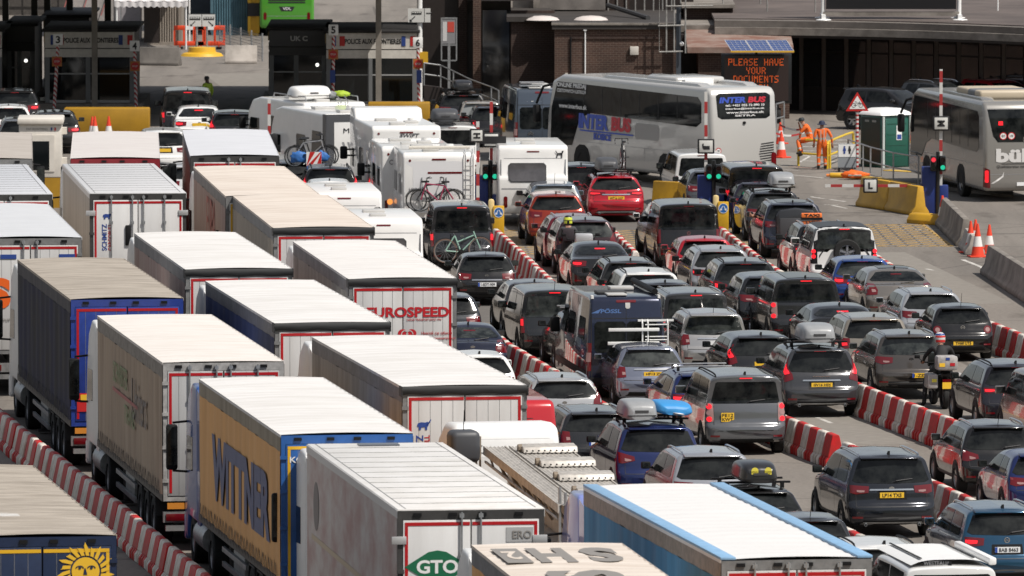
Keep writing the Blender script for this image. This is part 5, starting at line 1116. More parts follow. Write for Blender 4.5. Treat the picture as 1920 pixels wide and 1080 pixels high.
plate2d([disc(.10, 16)], M_WHITE, r, (-1.02, on_rear(-1.02, 1.35), 1.35), name='speed_disc'); plate2d(ringpoly(.085, .11), I_RED, r, (-1.02, on_rear(-1.02, 1.35) - .004, 1.35), name='disc_ring'); letter('80', .09, .08, M_INK, r, (-1.02, on_rear(-1.02, 1.35) - .006, 1.35))
for s_ in (-1, 1): fit_panel(bv, rect(s_ * 1.12 - .1, s_ * 1.12 + .1, .75, 1.25, .05), 'rear', M_TAIL, 'tail_light', r, off=.012, n=3)
X = -2.55 / 2 - .02
letter('INTER', 2.25, .52, P('letter_blue', (.05, .10, .50), .5), r, (X, 8.65, 1.93), 'left', bold=.06, shear=.1); letter('BUS', 1.45, .50, P('letter_red', (.55, .03, .05), .5), r, (X, 6.6, 1.93), 'left', bold=.06, shear=.1)
letter('KOSICE', 1.3, .24, P('letter_blue', (.05, .10, .50), .5), r, (X, 8.0, 1.44), 'left', bold=.05, shear=.1); plate2d([[(-2.0, -.02), (2.0, -.02), (2.0, .03), (-2.0, .03)]], P('letter_blue', (.05, .10, .50), .5), r, (X, 7.7, 1.60), 'left')
letter('ONLINE PREDAJ', 2.2, .20, WB, r, (X - .01, 10.3, 3.10), 'left', bold=.03, shear=.1); letter('CESTOVNYCH LISTKOV', 2.2, .12, WB, r, (X - .01, 10.3, 2.92), 'left', bold=.02); letter('www.interbus.sk', 2.1, .16, WB, r, (X - .01, 10.2, 2.40), 'left', bold=.02)
fit_panel(bv, rect(3.8, 5.6, 1.5, 2.05, .12), 'left', P('silver_panel', (.33, .32, .31), .3), 'locker_panel', r, off=.006, n=3)
MB().box(-.95, .95, 3.2, 5.4, 3.46, 3.70).build('air_conditioner', M_CSILV, r, bevel=.10, seg=3); MB().box(-.7, .4, 3.0, 3.22, 3.48, 3.64).build('vent_grille', M_WHITE, r)
p = G(1916, 190, 3.35)
r, bv = coach((p.x, p.y, 0), .19, 11.0, 2.55, 3.35, P('coach_pewter', (.27, .26, .245), .26, metal=.3, coat=.6), 'pewter coach with büh lettering on its rear at the right edge', 1.72)
fit_panel(bv, [(-.80, 2.0), (.80, 2.0), (.96, 2.2), (1.14, 3.08), (-1.14, 3.08), (-.96, 2.2)], 'rear', M_GLASS, 'rear_window', r, off=.010, n=6)
LB = P('letter_pale', (.62, .61, .60), .5)
y_ = surf_y(bv, 0, 1.5) - .016
letter('büh', 1.30, .46, LB, r, (-.22, y_, 1.55), bold=.05); letter('Qualitätsreise mit Komfort', 1.5, .10, M_INK, r, (-.10, surf_y(bv, 0, 1.18) - .014, 1.18), shear=.2)
fit_panel(bv, rect(-.68, 1.1, 1.265, 1.285, .004), 'rear', M_INK, 'panel_gap', r, off=.010, n=3)
for x in (-.62, -.34):
    plate2d([disc(.11, 16)], M_WHITE, r, (x, surf_y(bv, x, 2.2) - .018, 2.2), name='speed_disc'); plate2d(ringpoly(.10, .125), I_RED, r, (x, surf_y(bv, x, 2.2) - .022, 2.2), name='disc_ring'); letter('80' if x < -.5 else '100', .12, .09, M_INK, r, (x, surf_y(bv, x, 2.2) - .024, 2.2))
MB().cbox((-.70, surf_y(bv, -.7, 2.62) - .02, 2.62), (.15, .02, .13)).build('red_sign', M_LIT, r)
plate2d(ringpoly(.115, .13) + [[(-.012, 0), (.012, 0), (0, .12)], [(-.01, .008), (.01, -.008), (-.10, -.07)], [(.01, .008), (-.01, -.008), (.10, -.07)]], M_CHROME, r, (.18, surf_y(bv, .18, 2.08) - .02, 2.08), name='star_badge')
for s_ in (-1, 1):
    fit_panel(bv, [(s_ * 1.27, .50), (s_ * 1.06, .47), (s_ * 1.08, 1.08), (s_ * 1.27, 1.16)], 'rear', M_TAIL, 'tail_light', r, off=.012, n=4); fit_panel(bv, rect(s_ * 1.18 - .05, s_ * 1.18 + .05, .66, 1.06, .02), 'rear', M_LIT, 'brake_light', r, off=.02, n=2)
MB().cbox((.10, surf_y(bv, .1, .60) - .014, .60), (.52, .02, .115)).build('number_plate', M_PLW, r)
fit_panel(bv, [(-1.05, .62), (-.95, .62), (-.62, .84), (-.60, 1.02), (-.66, .88)], 'rear', LB, 'crease', r, off=.006, n=3)
for y0, y1, m_ in ((5.2, 6.8, P('unit_beige', (.46, .39, .29), .5)), (4.2, 5.2, P('unit_grey', (.15, .155, .165), .5)), (3.4, 4.2, P('unit_beige', (.46, .39, .29), .5))): MB().box(-1.0, 1.0, y0 - 1.6, y1 - 1.6, 3.32, 3.62).build('air_conditioner', m_, r, bevel=.09, seg=3)
p = G(538, 68); r, bv = coach((p.x, p.y, 0), .03, 12, 2.5, 3.6, paint('bus_green', (.07, .30, .03), .1), 'bright green bus with dark VDL badge behind the booths', 1.7, name='green_bus')
fit_panel(bv, [(-1.0, 1.75), (1.0, 1.75), (1.02, 3.2), (-1.02, 3.2)], 'rear', M_GLASS, 'rear_window', r, off=.01, n=4)
for k in range(3): fit_panel(bv, rect(-.85, .85, 1.52 + k * .10, 1.58 + k * .10, .01), 'rear', M_INK, 'grille_slot', r, off=.01, n=3)
fit_panel(bv, [(-.36, 1.36), (.36, 1.36), (.25, 1.16), (-.25, 1.16)], 'rear', M_INK, 'badge_plate', r, off=.012, n=2); letter('VDL', .38, .12, WB, r, (0, surf_y(bv, 0, 1.27) - .022, 1.27), bold=.02)
for z in (.98, .90): letter('www', .5, .03, WB, r, (0, surf_y(bv, 0, z) - .014, z)) if False else None
for s_ in (-1, 1): fit_panel(bv, rect(s_ * 1.0 - .07, s_ * 1.0 + .07, .75, 1.1, .05), 'rear', M_TAIL, 'tail_light', r, off=.012, n=3)

# recovery lorry with empty sloping ramp
p = G(952, 796, 3.55); r = empty('car_transporter', (p.x, p.y, 0), .20, 'empty car transporter with white cab and sloping perforated aluminium ramps', 'recovery lorry')
_, bv = shell([(.0, .6), (.0, 1.1), (.06, 3.2), (.18, 3.52), (.5, 3.55), (1.2, 3.52), (1.75, 3.2), (2.1, 2.2), (2.15, .6)], 2.28, .16, M_WHITE, r, taper=.06, z0=1.8, z1=3.5, name='cab')
fit_panel(bv, rect(-.96, .96, 1.4, 3.26, .1), 'rear', P('cab_recess', (.70, .70, .695), .4), 'rear_panel', r, off=.005, n=4)
for a0, b0, z in ((-.7, .1, 2.98), (.25, .8, 3.0), (-.8, -.5, 3.12)): fit_panel(bv, rect(a0, b0, z, z + .02, .004), 'rear', M_GREYP, 'pressing_line', r, off=.009, n=3)
MB().box(-1.30, -.70, -.80, -.20, 2.86, 3.50).build('deflector_pod', P('pod_grey', (.055, .058, .066), .5), r, bevel=.12, seg=3); MB().cyl((-1.0, -.5, 3.5), (-.98, -.5, 3.9), .008, n=5).build('aerial', M_TRIM, r)
MB().box(-.98, -.90, -.5, -.42, .9, 2.88).build('pod_post', M_STEEL, r)
def bedz(y): return 3.15 + (y + .55) * .068           # y runs from -.55 (front) to -7.9
M_ALU = P('perforated_aluminium', (.52, .49, .45), .5, metal=.2, noise=.3, nscale=7); M_ALUD = P('ramp_rust_dirt', (.24, .19, .14), .7, noise=.4)
for x0, x1, n in ((-.58, -.18, 5), (-.06, 1.02, 12)):
    def deck(u, v): y = -.55 - 7.3 * v; return (x0 + (x1 - x0) * u, y, bedz(y) + (.022 if int(u * n * 2 + .5) % 2 else 0))
    dk = MB().grid(deck, n * 2, 40).build('ramp_deck', M_ALU, r, smooth=0)
    y0, y1 = -.55, -7.85
    for xx in (x0 - .03, x1): MB().add([(xx, y0, bedz(y0) - .14), (xx + .03, y0, bedz(y0) - .14), (xx + .03, y1, bedz(y1) - .14), (xx, y1, bedz(y1) - .14), (xx, y0, bedz(y0) + .03), (xx + .03, y0, bedz(y0) + .03), (xx + .03, y1, bedz(y1) + .03), (xx, y1, bedz(y1) + .03)], [(0, 1, 2, 3), (4, 5, 6, 7), (0, 1, 5, 4), (1, 2, 6, 5), (2, 3, 7, 6), (3, 0, 4, 7)]).build('ramp_rail', M_ALU, dk)
for k in range(4):
    y = -1.3 - 1.75 * k; z = bedz(y) + .03
    wr_ = MB().prism([(y - .30, z - .02), (y + .20, z), (y + .24, z + .08), (y + .14, z + .14), (y - .22, z + .10)], 'x', .0, 1.10).build('wheel_ramp', M_ALU, r, bevel=.02)
    for i_ in range(9): MB().cyl((.06 + i_ * .12, y - .305, z + .03), (.06 + i_ * .12, y - .325, z + .03), .018, n=8).build('hole', M_TRIM, wr_)
    MB().cyl((-.06, y, z + .05), (.02, y, z + .05), .09, n=10).build('ramp_hinge', M_ALUD, r)
MB().prism([(-.55, 1.05), (-.55, 2.95), (-7.8, 2.45), (-7.8, .75)], 'x', -.12, .98).build('bed_body', P('bed_pale', (.50, .50, .49), .5, noise=.2), r)
for k in range(6): y = -1.1 - 1.2 * k; MB().tube([(-.50, y, bedz(y) - .10), (-.14, y - .35, bedz(y) - .75)], .025, 6).build('ramp_strut', M_ALUD, r)
for k in range(7): y = -.9 - 1.05 * k; MB().tube([(-.57, y, bedz(y) - .06), (-.57, y - .5, bedz(y) - .30)], .022, 5).build('rail_bracket', M_ALUD, r)
MB().tube([(-.57, -.6, bedz(-.6) - .28), (-.57, -7.7, bedz(-7.7) - .28)], .03, 6).build('lower_rail', M_ALU, r)
MB().prism([(-.55, .6), (-.55, 2.2), (-7.6, 1.75), (-7.6, .6)], 'x', -1.0, -.14).build('side_tray', P('bed_pale', (.50, .50, .49), .5, noise=.2), r)
for x in (-.72, -.64): MB().tube([(x, -.4, 1.0), (x, -.4, 3.36)], .022, 6).build('front_post', P('rusty_steel', (.30, .24, .18), .6, noise=.3), r)
MB().tube([(-.55, -7.75, .5), (-.55, -7.75, 3.0)], .03, 6).build('rear_post', M_STEEL, r); MB().tube([(-.45, -7.8, .5), (-.45, -7.8, 2.9)], .03, 6).build('rear_post', M_STEEL, r)
for s_ in (-1, 1):
    for y in (-5.5, 1.2): wheel(r, s_ * .9, y, .45, .30)
    MB().cbox((s_ * .8, -7.9, .62), (.4, .06, .14)).build('tail_light', M_TAIL, r)
    MB().box(s_ * .4 - .06, s_ * .4 + .06, -7.7, .5, .40, .60).build('chassis_rail', M_CHAS, r)
# parked cars by the dark hall, facing right
for px, py, a_, m_, lb in ((1678, 243, -2.15, K, 'black off-roader parked behind the green toilet facing right'), (1775, 224, -2.5, paint('basalt', (.03, .032, .035), .3), 'dark estate parked under the dark hall windows behind the pewter coach'), (1880, 222, -2.6, REDC, 'red car parked under the dark hall windows at the right edge')):
    p = G(px, py); car('suv', m_, 0, 0, lb, H=1.60 if px < 1700 else 1.5, L=4.3, plate=None, hd=a_, loc=(p.x, p.y, 0), name='parked_car', group='cars parked by the dark hall', rails='c' if 1700 < px < 1800 else None, tint=T2)
# ------------------------------------------------------------------ buildings, booths, canopy, signs, street furniture
def brick_mat(name, c1, c2, mortar, scale=4.2):
    m, n, l, b = _nt(name)
    tc = n.new('ShaderNodeTexCoord'); sx = n.new('ShaderNodeSeparateXYZ'); l.new(tc.outputs['Object'], sx.inputs[0])
    ad = n.new('ShaderNodeMath'); ad.operation = 'ADD'; l.new(sx.outputs['X'], ad.inputs[0]); l.new(sx.outputs['Y'], ad.inputs[1])
    cb = n.new('ShaderNodeCombineXYZ'); l.new(ad.outputs[0], cb.inputs['X']); l.new(sx.outputs['Z'], cb.inputs['Y'])
    br = n.new('ShaderNodeTexBrick'); br.inputs['Scale'].default_value = scale; br.inputs['Brick Width'].default_value = .9; br.inputs['Row Height'].default_value = .36; br.inputs['Mortar Size'].default_value = .028
    br.inputs['Color1'].default_value = (*c1, 1); br.inputs['Color2'].default_value = (*c2, 1); br.inputs['Mortar'].default_value = (*mortar, 1)
    l.new(cb.outputs[0], br.inputs['Vector'])
    t = n.new('ShaderNodeTexNoise'); t.inputs['Scale'].default_value = .7; t.inputs['Detail'].default_value = 6; l.new(tc.outputs['Object'], t.inputs['Vector'])
    r = n.new('ShaderNodeValToRGB'); e = r.color_ramp.elements; e[0].position = .35; e[0].color = (.6, .6, .6, 1); e[1].position = .65; e[1].color = (1.1, 1.1, 1.1, 1); l.new(t.outputs['Fac'], r.inputs[0])
    mx = n.new('ShaderNodeMix'); mx.data_type = 'RGBA'; mx.blend_type = 'MULTIPLY'; mx.inputs[0].default_value = 1; l.new(br.outputs['Color'], mx.inputs[6]); l.new(r.outputs[0], mx.inputs[7]); l.new(mx.outputs[2], b.inputs['Base Color'])
    b.inputs['Roughness'].default_value = .85; return m
M_BRICK = brick_mat('brown_brick', (.080, .040, .028), (.058, .030, .022), (.15, .115, .09))
M_BRICKD = brick_mat('dark_brick', (.050, .028, .022), (.04, .023, .018), (.085, .065, .055))
M_FELT = P('roof_felt', (.042, .036, .033), .8, noise=.35, nscale=.8, bump=.3); M_CONC = P('weathered_concrete', (.25, .225, .20), .85, dirt=(.13, .115, .10), nscale=1.2, bump=.3)
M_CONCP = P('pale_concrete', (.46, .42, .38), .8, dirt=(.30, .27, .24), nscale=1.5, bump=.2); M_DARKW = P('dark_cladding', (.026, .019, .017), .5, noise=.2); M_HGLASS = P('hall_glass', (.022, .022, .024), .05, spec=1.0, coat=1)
M_SCAF = P('scaffold_tube', (.40, .39, .37), .5, metal=.4, noise=.3); M_BOOTH = P('booth_panel', (.62, .59, .54), .5, noise=.15); M_BGLASS = P('booth_glass', (.006, .008, .009), .05); M_PLINTH = P('plinth_yellow', (.40, .215, .012), .55, noise=.18, nscale=1.5)
M_FLB = P('flag_blue', (.02, .05, .22), .5); M_FLR = P('flag_red', (.45, .02, .02), .5)

def at(px, py, D):
    "point seen at photograph pixel (px, py) and standing D metres away"
    u = (px - 960) / F_PX; v = (540 - py) / F_PX
    d = Vector((u, _cp + v * _sp, -_sp + v * _cp)); return Vector((0, 0, CAM_H)) + d * (D / d.y)
def bbox(x0, x1, y0, y1, z0, z1, name, mat, parent=None, bevel=0): return MB().box(x0, x1, y0, y1, z0, z1).build(name, mat, parent, bevel)

# brick building: left wing, protruding brick block, roof lights, parapet
Db = 372.0
def X(px, D): return (px - 960) / F_PX * D * 1.0015
def Z(py, D): return at(960, py, D).z
b = empty('brick_building', (X(1150, Db), Db, 0), 0, 'brown brick building with flat roof and two domed roof lights', 'building')
bx = b.location
def bb(px0, px1, D0, D1, z0, z1, nm, mat, bev=0): return MB().box(X(px0, D0) - bx.x, X(px1, D0) - bx.x, D0 - bx.y, D1 - bx.y, z0, z1).build(nm, mat, b, bev)
zt = Z(55, Db); 
bb(1040, 1268, Db, Db + 24, 0, zt, 'wall', M_BRICK); bb(958, 1040, Db + 4.5, Db + 24, 0, zt + .1, 'wall', M_BRICKD)
bb(1035, 1275, Db - .12, Db + 26, zt + .004, zt + .16, 'roof', M_FELT); bb(950, 1035, Db + 4.3, Db + 26, zt + .105, zt + .30, 'roof', M_FELT)
bb(1034, 1275, Db - .16, Db + .25, zt + .165, zt + .24, 'coping', M_CONC)
for px in (1017, 1108):
    o = MB().lathe([(.001, .17), (.35, .145), (.58, .08), (.66, 0), (.70, -.02)], 'z', n=20).build('roof_light', P('dome_white', (.62, .56, .53), .4), b, loc=(X(px, Db + 4.5) - bx.x, 4.5, zt + .17))
    MB().lathe([(.72, 0), (.72, -.03), (.5, -.03)], 'z', n=20).build('kerb_ring', M_FELT, o)
MB().cbox((X(1189, Db) - bx.x, -.06, Z(95, Db)), (.33, .12, .33)).build('wall_vent', P('vent_cream', (.55, .52, .47), .5), b, bevel=.02)
MB().cyl((X(1097, Db) - bx.x, -.05, .5), (X(1097, Db) - bx.x, -.05, zt - .05), .028, n=8).cbox((X(1097, Db) - bx.x, -.06, zt), (.12, .1, .1)).build('white_pipe', M_WHITE, b)
MB().cyl((X(1070, Db) - bx.x, -.05, .5), (X(1070, Db) - bx.x, -.05, zt - .3), .03, n=8).build('black_pipe', M_TRIM, b)
MB().box(X(1070, Db) - bx.x, X(1240, Db) - bx.x, -.05, .0, zt - .36, zt - .30).build('brick_ledge', M_BRICKD, b)
MB().cbox((X(1062, Db) - bx.x, -.08, Z(143, Db)), (.10, .16, .25)).build('junction_box', P('vent_cream', (.55, .52, .47), .5), b)
# upper storeys further back
bb(875, 1008, Db + 13, Db + 30, 3.55, 9, 'concrete_band', M_CONCP); bb(960, 1180, Db + 13.5, Db + 40, zt + .161, zt + 3, 'upper_wall', M_BRICKD); bb(1008, 1135, Db + 12.6, Db + 13.0, zt + .22, zt + 2.6, 'concrete_band', P('grimy_concrete', (.20, .18, .165), .85, noise=.35, nscale=1.5)); bb(1000, 1012, Db + 12.4, Db + 12.6, zt + .161, zt + 2.6, 'pilaster', M_CONC)
bb(958, 1040, Db + 7.2, Db + 7.4, zt + .31, zt + .42, 'kerb', M_BRICKD)
bb(1135, 1300, Db + 14, Db + 26, zt + .162, zt + 2.6, 'dark_plant_room', M_DARKW)
for i_ in range(9): MB().cyl((X(1140 + i_ * 17, Db + 13) - bx.x, 13.2, zt + .16), (X(1140 + i_ * 17, Db + 13) - bx.x, 13.2, zt + 1.4), .03, n=6).build('roof_post', M_SCAF, b)
# dark entrance block to the left of the brick building
e_ = empty('dark_entrance_block', (X(880, Db + 8), Db + 8, 0), 0, 'dark walled entrance block behind the curved railing with notice board', 'building'); ex = e_.location
def ee(px0, px1, D0, D1, z0, z1, nm, mat): return MB().box(X(px0, D0) - ex.x, X(px1, D0) - ex.x, D0 - ex.y, D1 - ex.y, z0, z1).build(nm, mat, e_)
ee(782, 958, Db + 9, Db + 24, 0, 6.5, 'wall', M_DARKW); ee(860, 876, Db + 8.6, Db + 9.1, 0, 7, 'brick_pier', M_BRICKD); ee(887, 902, Db + 6.2, Db + 6.8, 0, 5, 'brick_pier', M_BRICK)
ee(876, 1000, Db + 6.8, Db + 9, 4.35, 4.62, 'entrance_canopy', M_FELT); ee(876, 965, Db + 9.1, Db + 14, 5.0, 6.2, 'concrete_fascia', M_CONCP)
ee(905, 955, Db + 8.8, Db + 9.0, .4, 3.9, 'dark_doors', M_HGLASS)
nb = empty('notice_board', (X(842, Db + 3), Db + 3, 0), .0, 'framed notice board on tall post by the curved railing', 'sign')
zz = Z(65, Db + 3)
MB().box(-.05, .05, -.05, .05, 0, zz - .3).build('post', M_STEEL, nb)
fr_ = MB().box(-.27, .27, -.03, .03, zz - .35, zz + .62).build('board', P('poster_grey', (.22, .22, .23), .6), nb); MB().box(-.06, .20, -.04, -.031, zz + .1, zz + .5).build('poster_print', P('poster_red', (.50, .06, .04), .6), nb, smooth=0); MB().box(-.24, -.08, -.04, -.031, zz - .25, zz + .5).build('poster_print', P('poster_white', (.55, .55, .55), .6), nb, smooth=0)
for s_ in (-1, 1): MB().box(s_ * .29 - .025, s_ * .29 + .025, -.05, .03, zz - 1.0, zz + .66).build('frame_bar', M_STEEL, nb)
for z in (zz + .64, zz - .40, zz - 1.0): MB().box(-.27, .27, -.045, .02, z - .025, z + .025).build('frame_bar', M_STEEL, nb)
# middle link: stepped roofs, brown brick bay behind the message sign
lk = empty('link_building', (X(1360, Db + 3), Db + 3, 0), 0, 'low brick link with stepped felt roofs between brick block and dark hall', 'building'); lx = lk.location
def ll(px0, px1, D0, D1, z0, z1, nm, mat, bev=0): return MB().box(X(px0, D0) - lx.x, X(px1, D0) - lx.x, D0 - lx.y, D1 - lx.y, z0, z1).build(nm, mat, lk, bev)
za = Z(88, Db + 2)
ll(1309, 1480, Db + 2, Db + 14, 0, za, 'wall', M_BRICK); ll(1268, 1309, Db + 6, Db + 14, 0, za + .3, 'wall', M_DARKW)
MB().add([(X(1290, Db) - lx.x, -1.3, za + .0), (X(1490, Db) - lx.x, -1.3, za + .0), (X(1490, Db) - lx.x, 6, za + .62), (X(1290, Db) - lx.x, 6, za + .62), (X(1290, Db) - lx.x, -1.3, za - .22), (X(1490, Db) - lx.x, -1.3, za - .22), (X(1490, Db) - lx.x, 6, za + .4), (X(1290, Db) - lx.x, 6, za + .4)], [(0, 1, 2, 3), (4, 5, 6, 7), (0, 1, 5, 4), (1, 2, 6, 5), (2, 3, 7, 6), (3, 0, 4, 7)]).build('sloping_roof', P('mossy_roof', (.26, .20, .17), .85, dirt=(.18, .085, .06), nscale=.9), lk)
ll(1270, 1368, Db + 7, Db + 18, za + .35, za + .62, 'concrete_band', M_CONC); ll(1282, 1374, Db + 12, Db + 20, za + .62, za + 1.1, 'upper_brick', M_BRICKD); ll(1278, 1378, Db + 11.6, Db + 21, za + 1.1, za + 1.24, 'upper_roof', M_CONC)
ll(1290, 1420, Db + 27, Db + 34, za + .2, za + 3.4, 'dark_plant_room', M_DARKW)
# dark hall with the curved roof edge
h_ = empty('dark_glazed_hall', (X(1720, Db + 2), Db + 2, 0), 0, 'dark glazed hall under a deep curved concrete roof edge', 'building'); hx = h_.location
def arc(v):   # roof edge: bows towards the camera to the right
    px = 1340 + 760 * v; D = Db + 5.5 - 1.2 * v - 9.5 * v * v; return X(px, D) - hx.x, D - hx.y
zr = Z(58, Db + 2) - .28
def strip(nm, mat, off0, off1, z0, z1, n=40, v0=0, v1=1):
    mb = MB(); vs = []
    for i in range(n + 1):
        x, y = arc(v0 + (v1 - v0) * i / n); vs += [(x, y + off0, z0), (x, y + off1, z0), (x, y + off1, z1), (x, y + off0, z1)]
    fs = []
    for i in range(n):
        k = 4 * i
        for j in range(4): fs.append((k + j, k + (j + 1) % 4, k + 4 + (j + 1) % 4, k + 4 + j))
    fs += [(0, 1, 2, 3), (4 * n + 3, 4 * n + 2, 4 * n + 1, 4 * n)]
    return mb.add(vs, fs).build(nm, mat, h_, smooth=30)
strip('roof_fascia', M_CONC, 0, 1.2, zr - .02, zr + .26); strip('roof_fascia', P('darker_concrete', (.17, .15, .135), .85, noise=.3, nscale=1.5), .35, 1.6, zr + .262, zr + .52)
strip('roof', P('hall_roof_felt', (.125, .10, .09), .85, dirt=(.075, .06, .055), nscale=.35, bump=.3), 1.3, 40, zr + .45, zr + .56)
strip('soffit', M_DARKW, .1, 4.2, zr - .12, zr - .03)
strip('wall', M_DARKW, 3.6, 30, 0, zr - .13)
for i in range(15):
    v = .17 + i * .056
    x0, y0 = arc(v); x1, y1 = arc(v + .042)
    for z0, z1 in ((.95, 2.25), (2.33, 2.78)): MB().add([(x0, y0 + 3.55, z0), (x1, y1 + 3.55, z0), (x1, y1 + 3.55, z1), (x0, y0 + 3.55, z1)], [(0, 1, 2, 3)]).build('window', M_HGLASS, h_)
    MB().box(x1 + .04, x1 + .20, y1 + 3.40, y1 + 3.60, 0, zr - .13).build('mullion', P('brown_mullion', (.085, .058, .048), .5), h_)
# video wall frame standing on the hall roof
Dv = Db + 6.2; vw = empty('screen_frame', (X(1670, Dv), Dv, zr + .55), 0, 'large dark screen in white steel frame standing on the hall roof', 'screen'); vx = vw.location
sw = X(1790, Dv) - X(1535, Dv)
MB().box(-sw / 2 + .12, sw / 2 - .12, -.15, .15, .40, 4.2).build('screen', P('dark_screen', (.010, .010, .012), .35), vw)
for s_ in (-1, 1):
    MB().cyl((s_ * sw / 2, 0, .08), (s_ * sw / 2, 0, 4.2), .085, n=12).build('post', M_WHITE, vw); MB().box(s_ * sw / 2 - .08, s_ * sw / 2 + .08, -.9, 1.2, .06, .2).build('base_beam', M_WHITE, vw)
    MB().lathe([(.30, 0), (.28, .03), (.10, .06)], 'z', (s_ * sw / 2, -.8, 0), 14).build('foot_plate', M_WHITE, vw); MB().lathe([(.30, 0), (.28, .03), (.10, .06)], 'z', (s_ * sw / 2, 1.1, 0), 14).build('foot_plate', M_WHITE, vw); MB().tube([(s_ * sw / 2, 1.0, .15), (s_ * sw / 2, .1, 2.6)], .05).build('stay', M_WHITE, vw)
MB().box(-sw / 2, sw / 2, -.10, .02, .14, .30).build('bottom_beam', M_CONC, vw)
# roof handrails and scaffold
def railing(pts, h, label, mat=M_SCAF, name='handrail', cat='railing', r=.03, mids=(.5,), every=None, group=None):
    base = pts[0]; o = empty(name, base, 0, label, cat, group)
    q = [p_ - base for p_ in pts]
    for a, b_ in zip(q, q[1:]):
        for f in (1,) + tuple(mids): MB().tube([a + Vector((0, 0, h * f)), b_ + Vector((0, 0, h * f))], r, 6).build('rail', mat, o)
        n = max(1, round((b_ - a).length / (every or 1.8)))
        for i in range(n): c = a + (b_ - a) * i / n; MB().cyl(c, c + Vector((0, 0, h)), r, n=6).build('post', mat, o)
    c = q[-1]; MB().cyl(c, c + Vector((0, 0, h)), r, n=6).build('post', mat, o)
    return o
def RZ(px, D, z): return Vector((X(px, D), D, z))
railing([RZ(1285, Db + 12, za + 1.24), RZ(1425, Db + 12, za + 1.24)], 1.1, 'pale handrail on the low link roof'); railing([RZ(1438, Db + 13, zr + .56), RZ(1528, Db + 12.5, zr + .56)], 1.1, 'pale handrail on hall roof left of the screen'); railing([RZ(1800, Db + 14, zr + .56), RZ(1870, Db + 14, zr + .56), RZ(1930, Db + 14, zr + .56)], 1.15, 'white handrail on hall roof right of the screen', M_WHITE)
tag(MB().tube([RZ(1140, Db + 9, zt + .55), RZ(1215, Db + 5, zt + .22)], .10, 8).build('roof_duct', M_TRIM_G), 'dark sloping duct on the brick building roof', 'duct')
sc_ = empty('scaffold_tower', RZ(1258, Db - .6, 2.7), 0, 'pale scaffold tower in front of the brick wall', 'scaffold')
for x in (-.18, .12, .55): MB().cyl((x, 0, -.05), (x, 0, 3.2), .03, n=6).build('upright', M_SCAF, sc_)
for z, x0, x1 in ((0, -.45, .45), (1.0, -.5, .5), (1.75, -.2, 1.6), (2.2, -.2, 1.9)): MB().tube([(x0, -.05, z), (x1, -.05, z + .02)], .03, 6).build('ledger', M_SCAF, sc_)
MB().tube([(-.45, 0, .0), (-.45, 0, 2.6)], .01, 5).build('rope', M_SCAF, sc_)
pl_ = empty('drain_pipe', RZ(1272, Db - .3, 0), 0, 'dark grey square drain pipe at the corner of the brick building', 'pipe'); MB().box(-.09, .09, -.09, .09, 0, 4.4).build('pipe', P('pipe_slate', (.05, .06, .075), .5), pl_); MB().lathe([(.001, .09), (.07, .06), (.09, 0), (.06, -.07), (.001, -.09)], 'z', (.12, -.15, 3.0), 12).build('lamp_globe', M_WHITE, pl_)
# curved ramp railing, white wall behind booth
cr = [at(795, 118 + 42, Db - 2), at(826, 122 + 42, Db - 2), at(850, 133 + 42, Db - 3), at(880, 148 + 42, Db - 4), at(921, 163 + 42, Db - 5), at(935, 170 + 42, Db - 6)]
railing(cr, .85, 'curved steel ramp railing in front of the dark entrance', M_STEEL, every=.9, r=.028)
rp = MB(); 
vs = []
for c in cr: vs += [(c.x, c.y - .05, 0), (c.x, c.y + .6, 0), (c.x, c.y + .6, c.z), (c.x, c.y - .05, c.z)]
rp.add(vs, [(4 * i + j, 4 * i + (j + 1) % 4, 4 * i + 4 + (j + 1) % 4, 4 * i + 4 + j) for i in range(len(cr) - 1) for j in range(4)] + [(0, 1, 2, 3), tuple(range(4 * len(cr) - 4, 4 * len(cr)))])
tag(rp.build('ramp', M_DARKW, smooth=0), 'dark ramp wall beneath the curved railing', 'ramp')

# ------------------------------------------------------------------ passport booths
def striped_pole(x, y, z1, lean, num, root_label, plaque='red'):
    r = empty('striped_pole', (x, y, 0), 0, root_label, 'pole', 'striped lane number poles'); 
    n = 22; mb0, mb1 = MB(), MB()
    vs = []; NS = 12
    m, nn, l, b_ = None, None, None, None
    pole = MB().cyl((0, 0, 0), (lean, 0, z1), .065, n=12).build('pole', STRIPE, r)
    MB().cbox((lean, -.075, z1 + .10), (.38, .03, .42)).build('number_plate', M_WHITE, r, bevel=.02); letter(num, .17, .28, M_INK, r, (lean, -.095, z1 + .10), bold=.03)
    if plaque: MB().cyl((lean * .75, -.07, z1 * .74), (lean * .75, -.10, z1 * .74), .16, n=8).build('stop_disc', M_FLR, r); MB().cbox((lean * .75, -.065, z1 * .74), (.38, .02, .38)).build('disc_board', P('board_orange', (.40, .14, .03), .5), r); letter('STOP', .2, .07, M_DOOR, r, (lean * .75, -.106, z1 * .74), bold=.02)
    return r
def stripe_mat(name, scale, axis='diag'):
    m, n, l, b = _nt(name); tc = n.new('ShaderNodeTexCoord'); w = n.new('ShaderNodeTexWave'); w.wave_type = 'BANDS'; w.bands_direction = 'DIAGONAL' if axis == 'diag' else 'Z'; w.wave_profile = 'SIN'; w.inputs['Scale'].default_value = scale
    l.new(tc.outputs['Object'], w.inputs['Vector']); r = n.new('ShaderNodeValToRGB'); r.color_ramp.interpolation = 'CONSTANT'; e = r.color_ramp.elements; e[0].color = (.36, .03, .03, 1); e[1].position = .5; e[1].color = (.60, .59, .57, 1)
    l.new(w.outputs['Fac'], r.inputs[0]); l.new(r.outputs[0], b.inputs['Base Color']); b.inputs['Roughness'].default_value = .5; return m
STRIPE = stripe_mat('red_white_diagonal', 3.2)
Z_ = 'z'
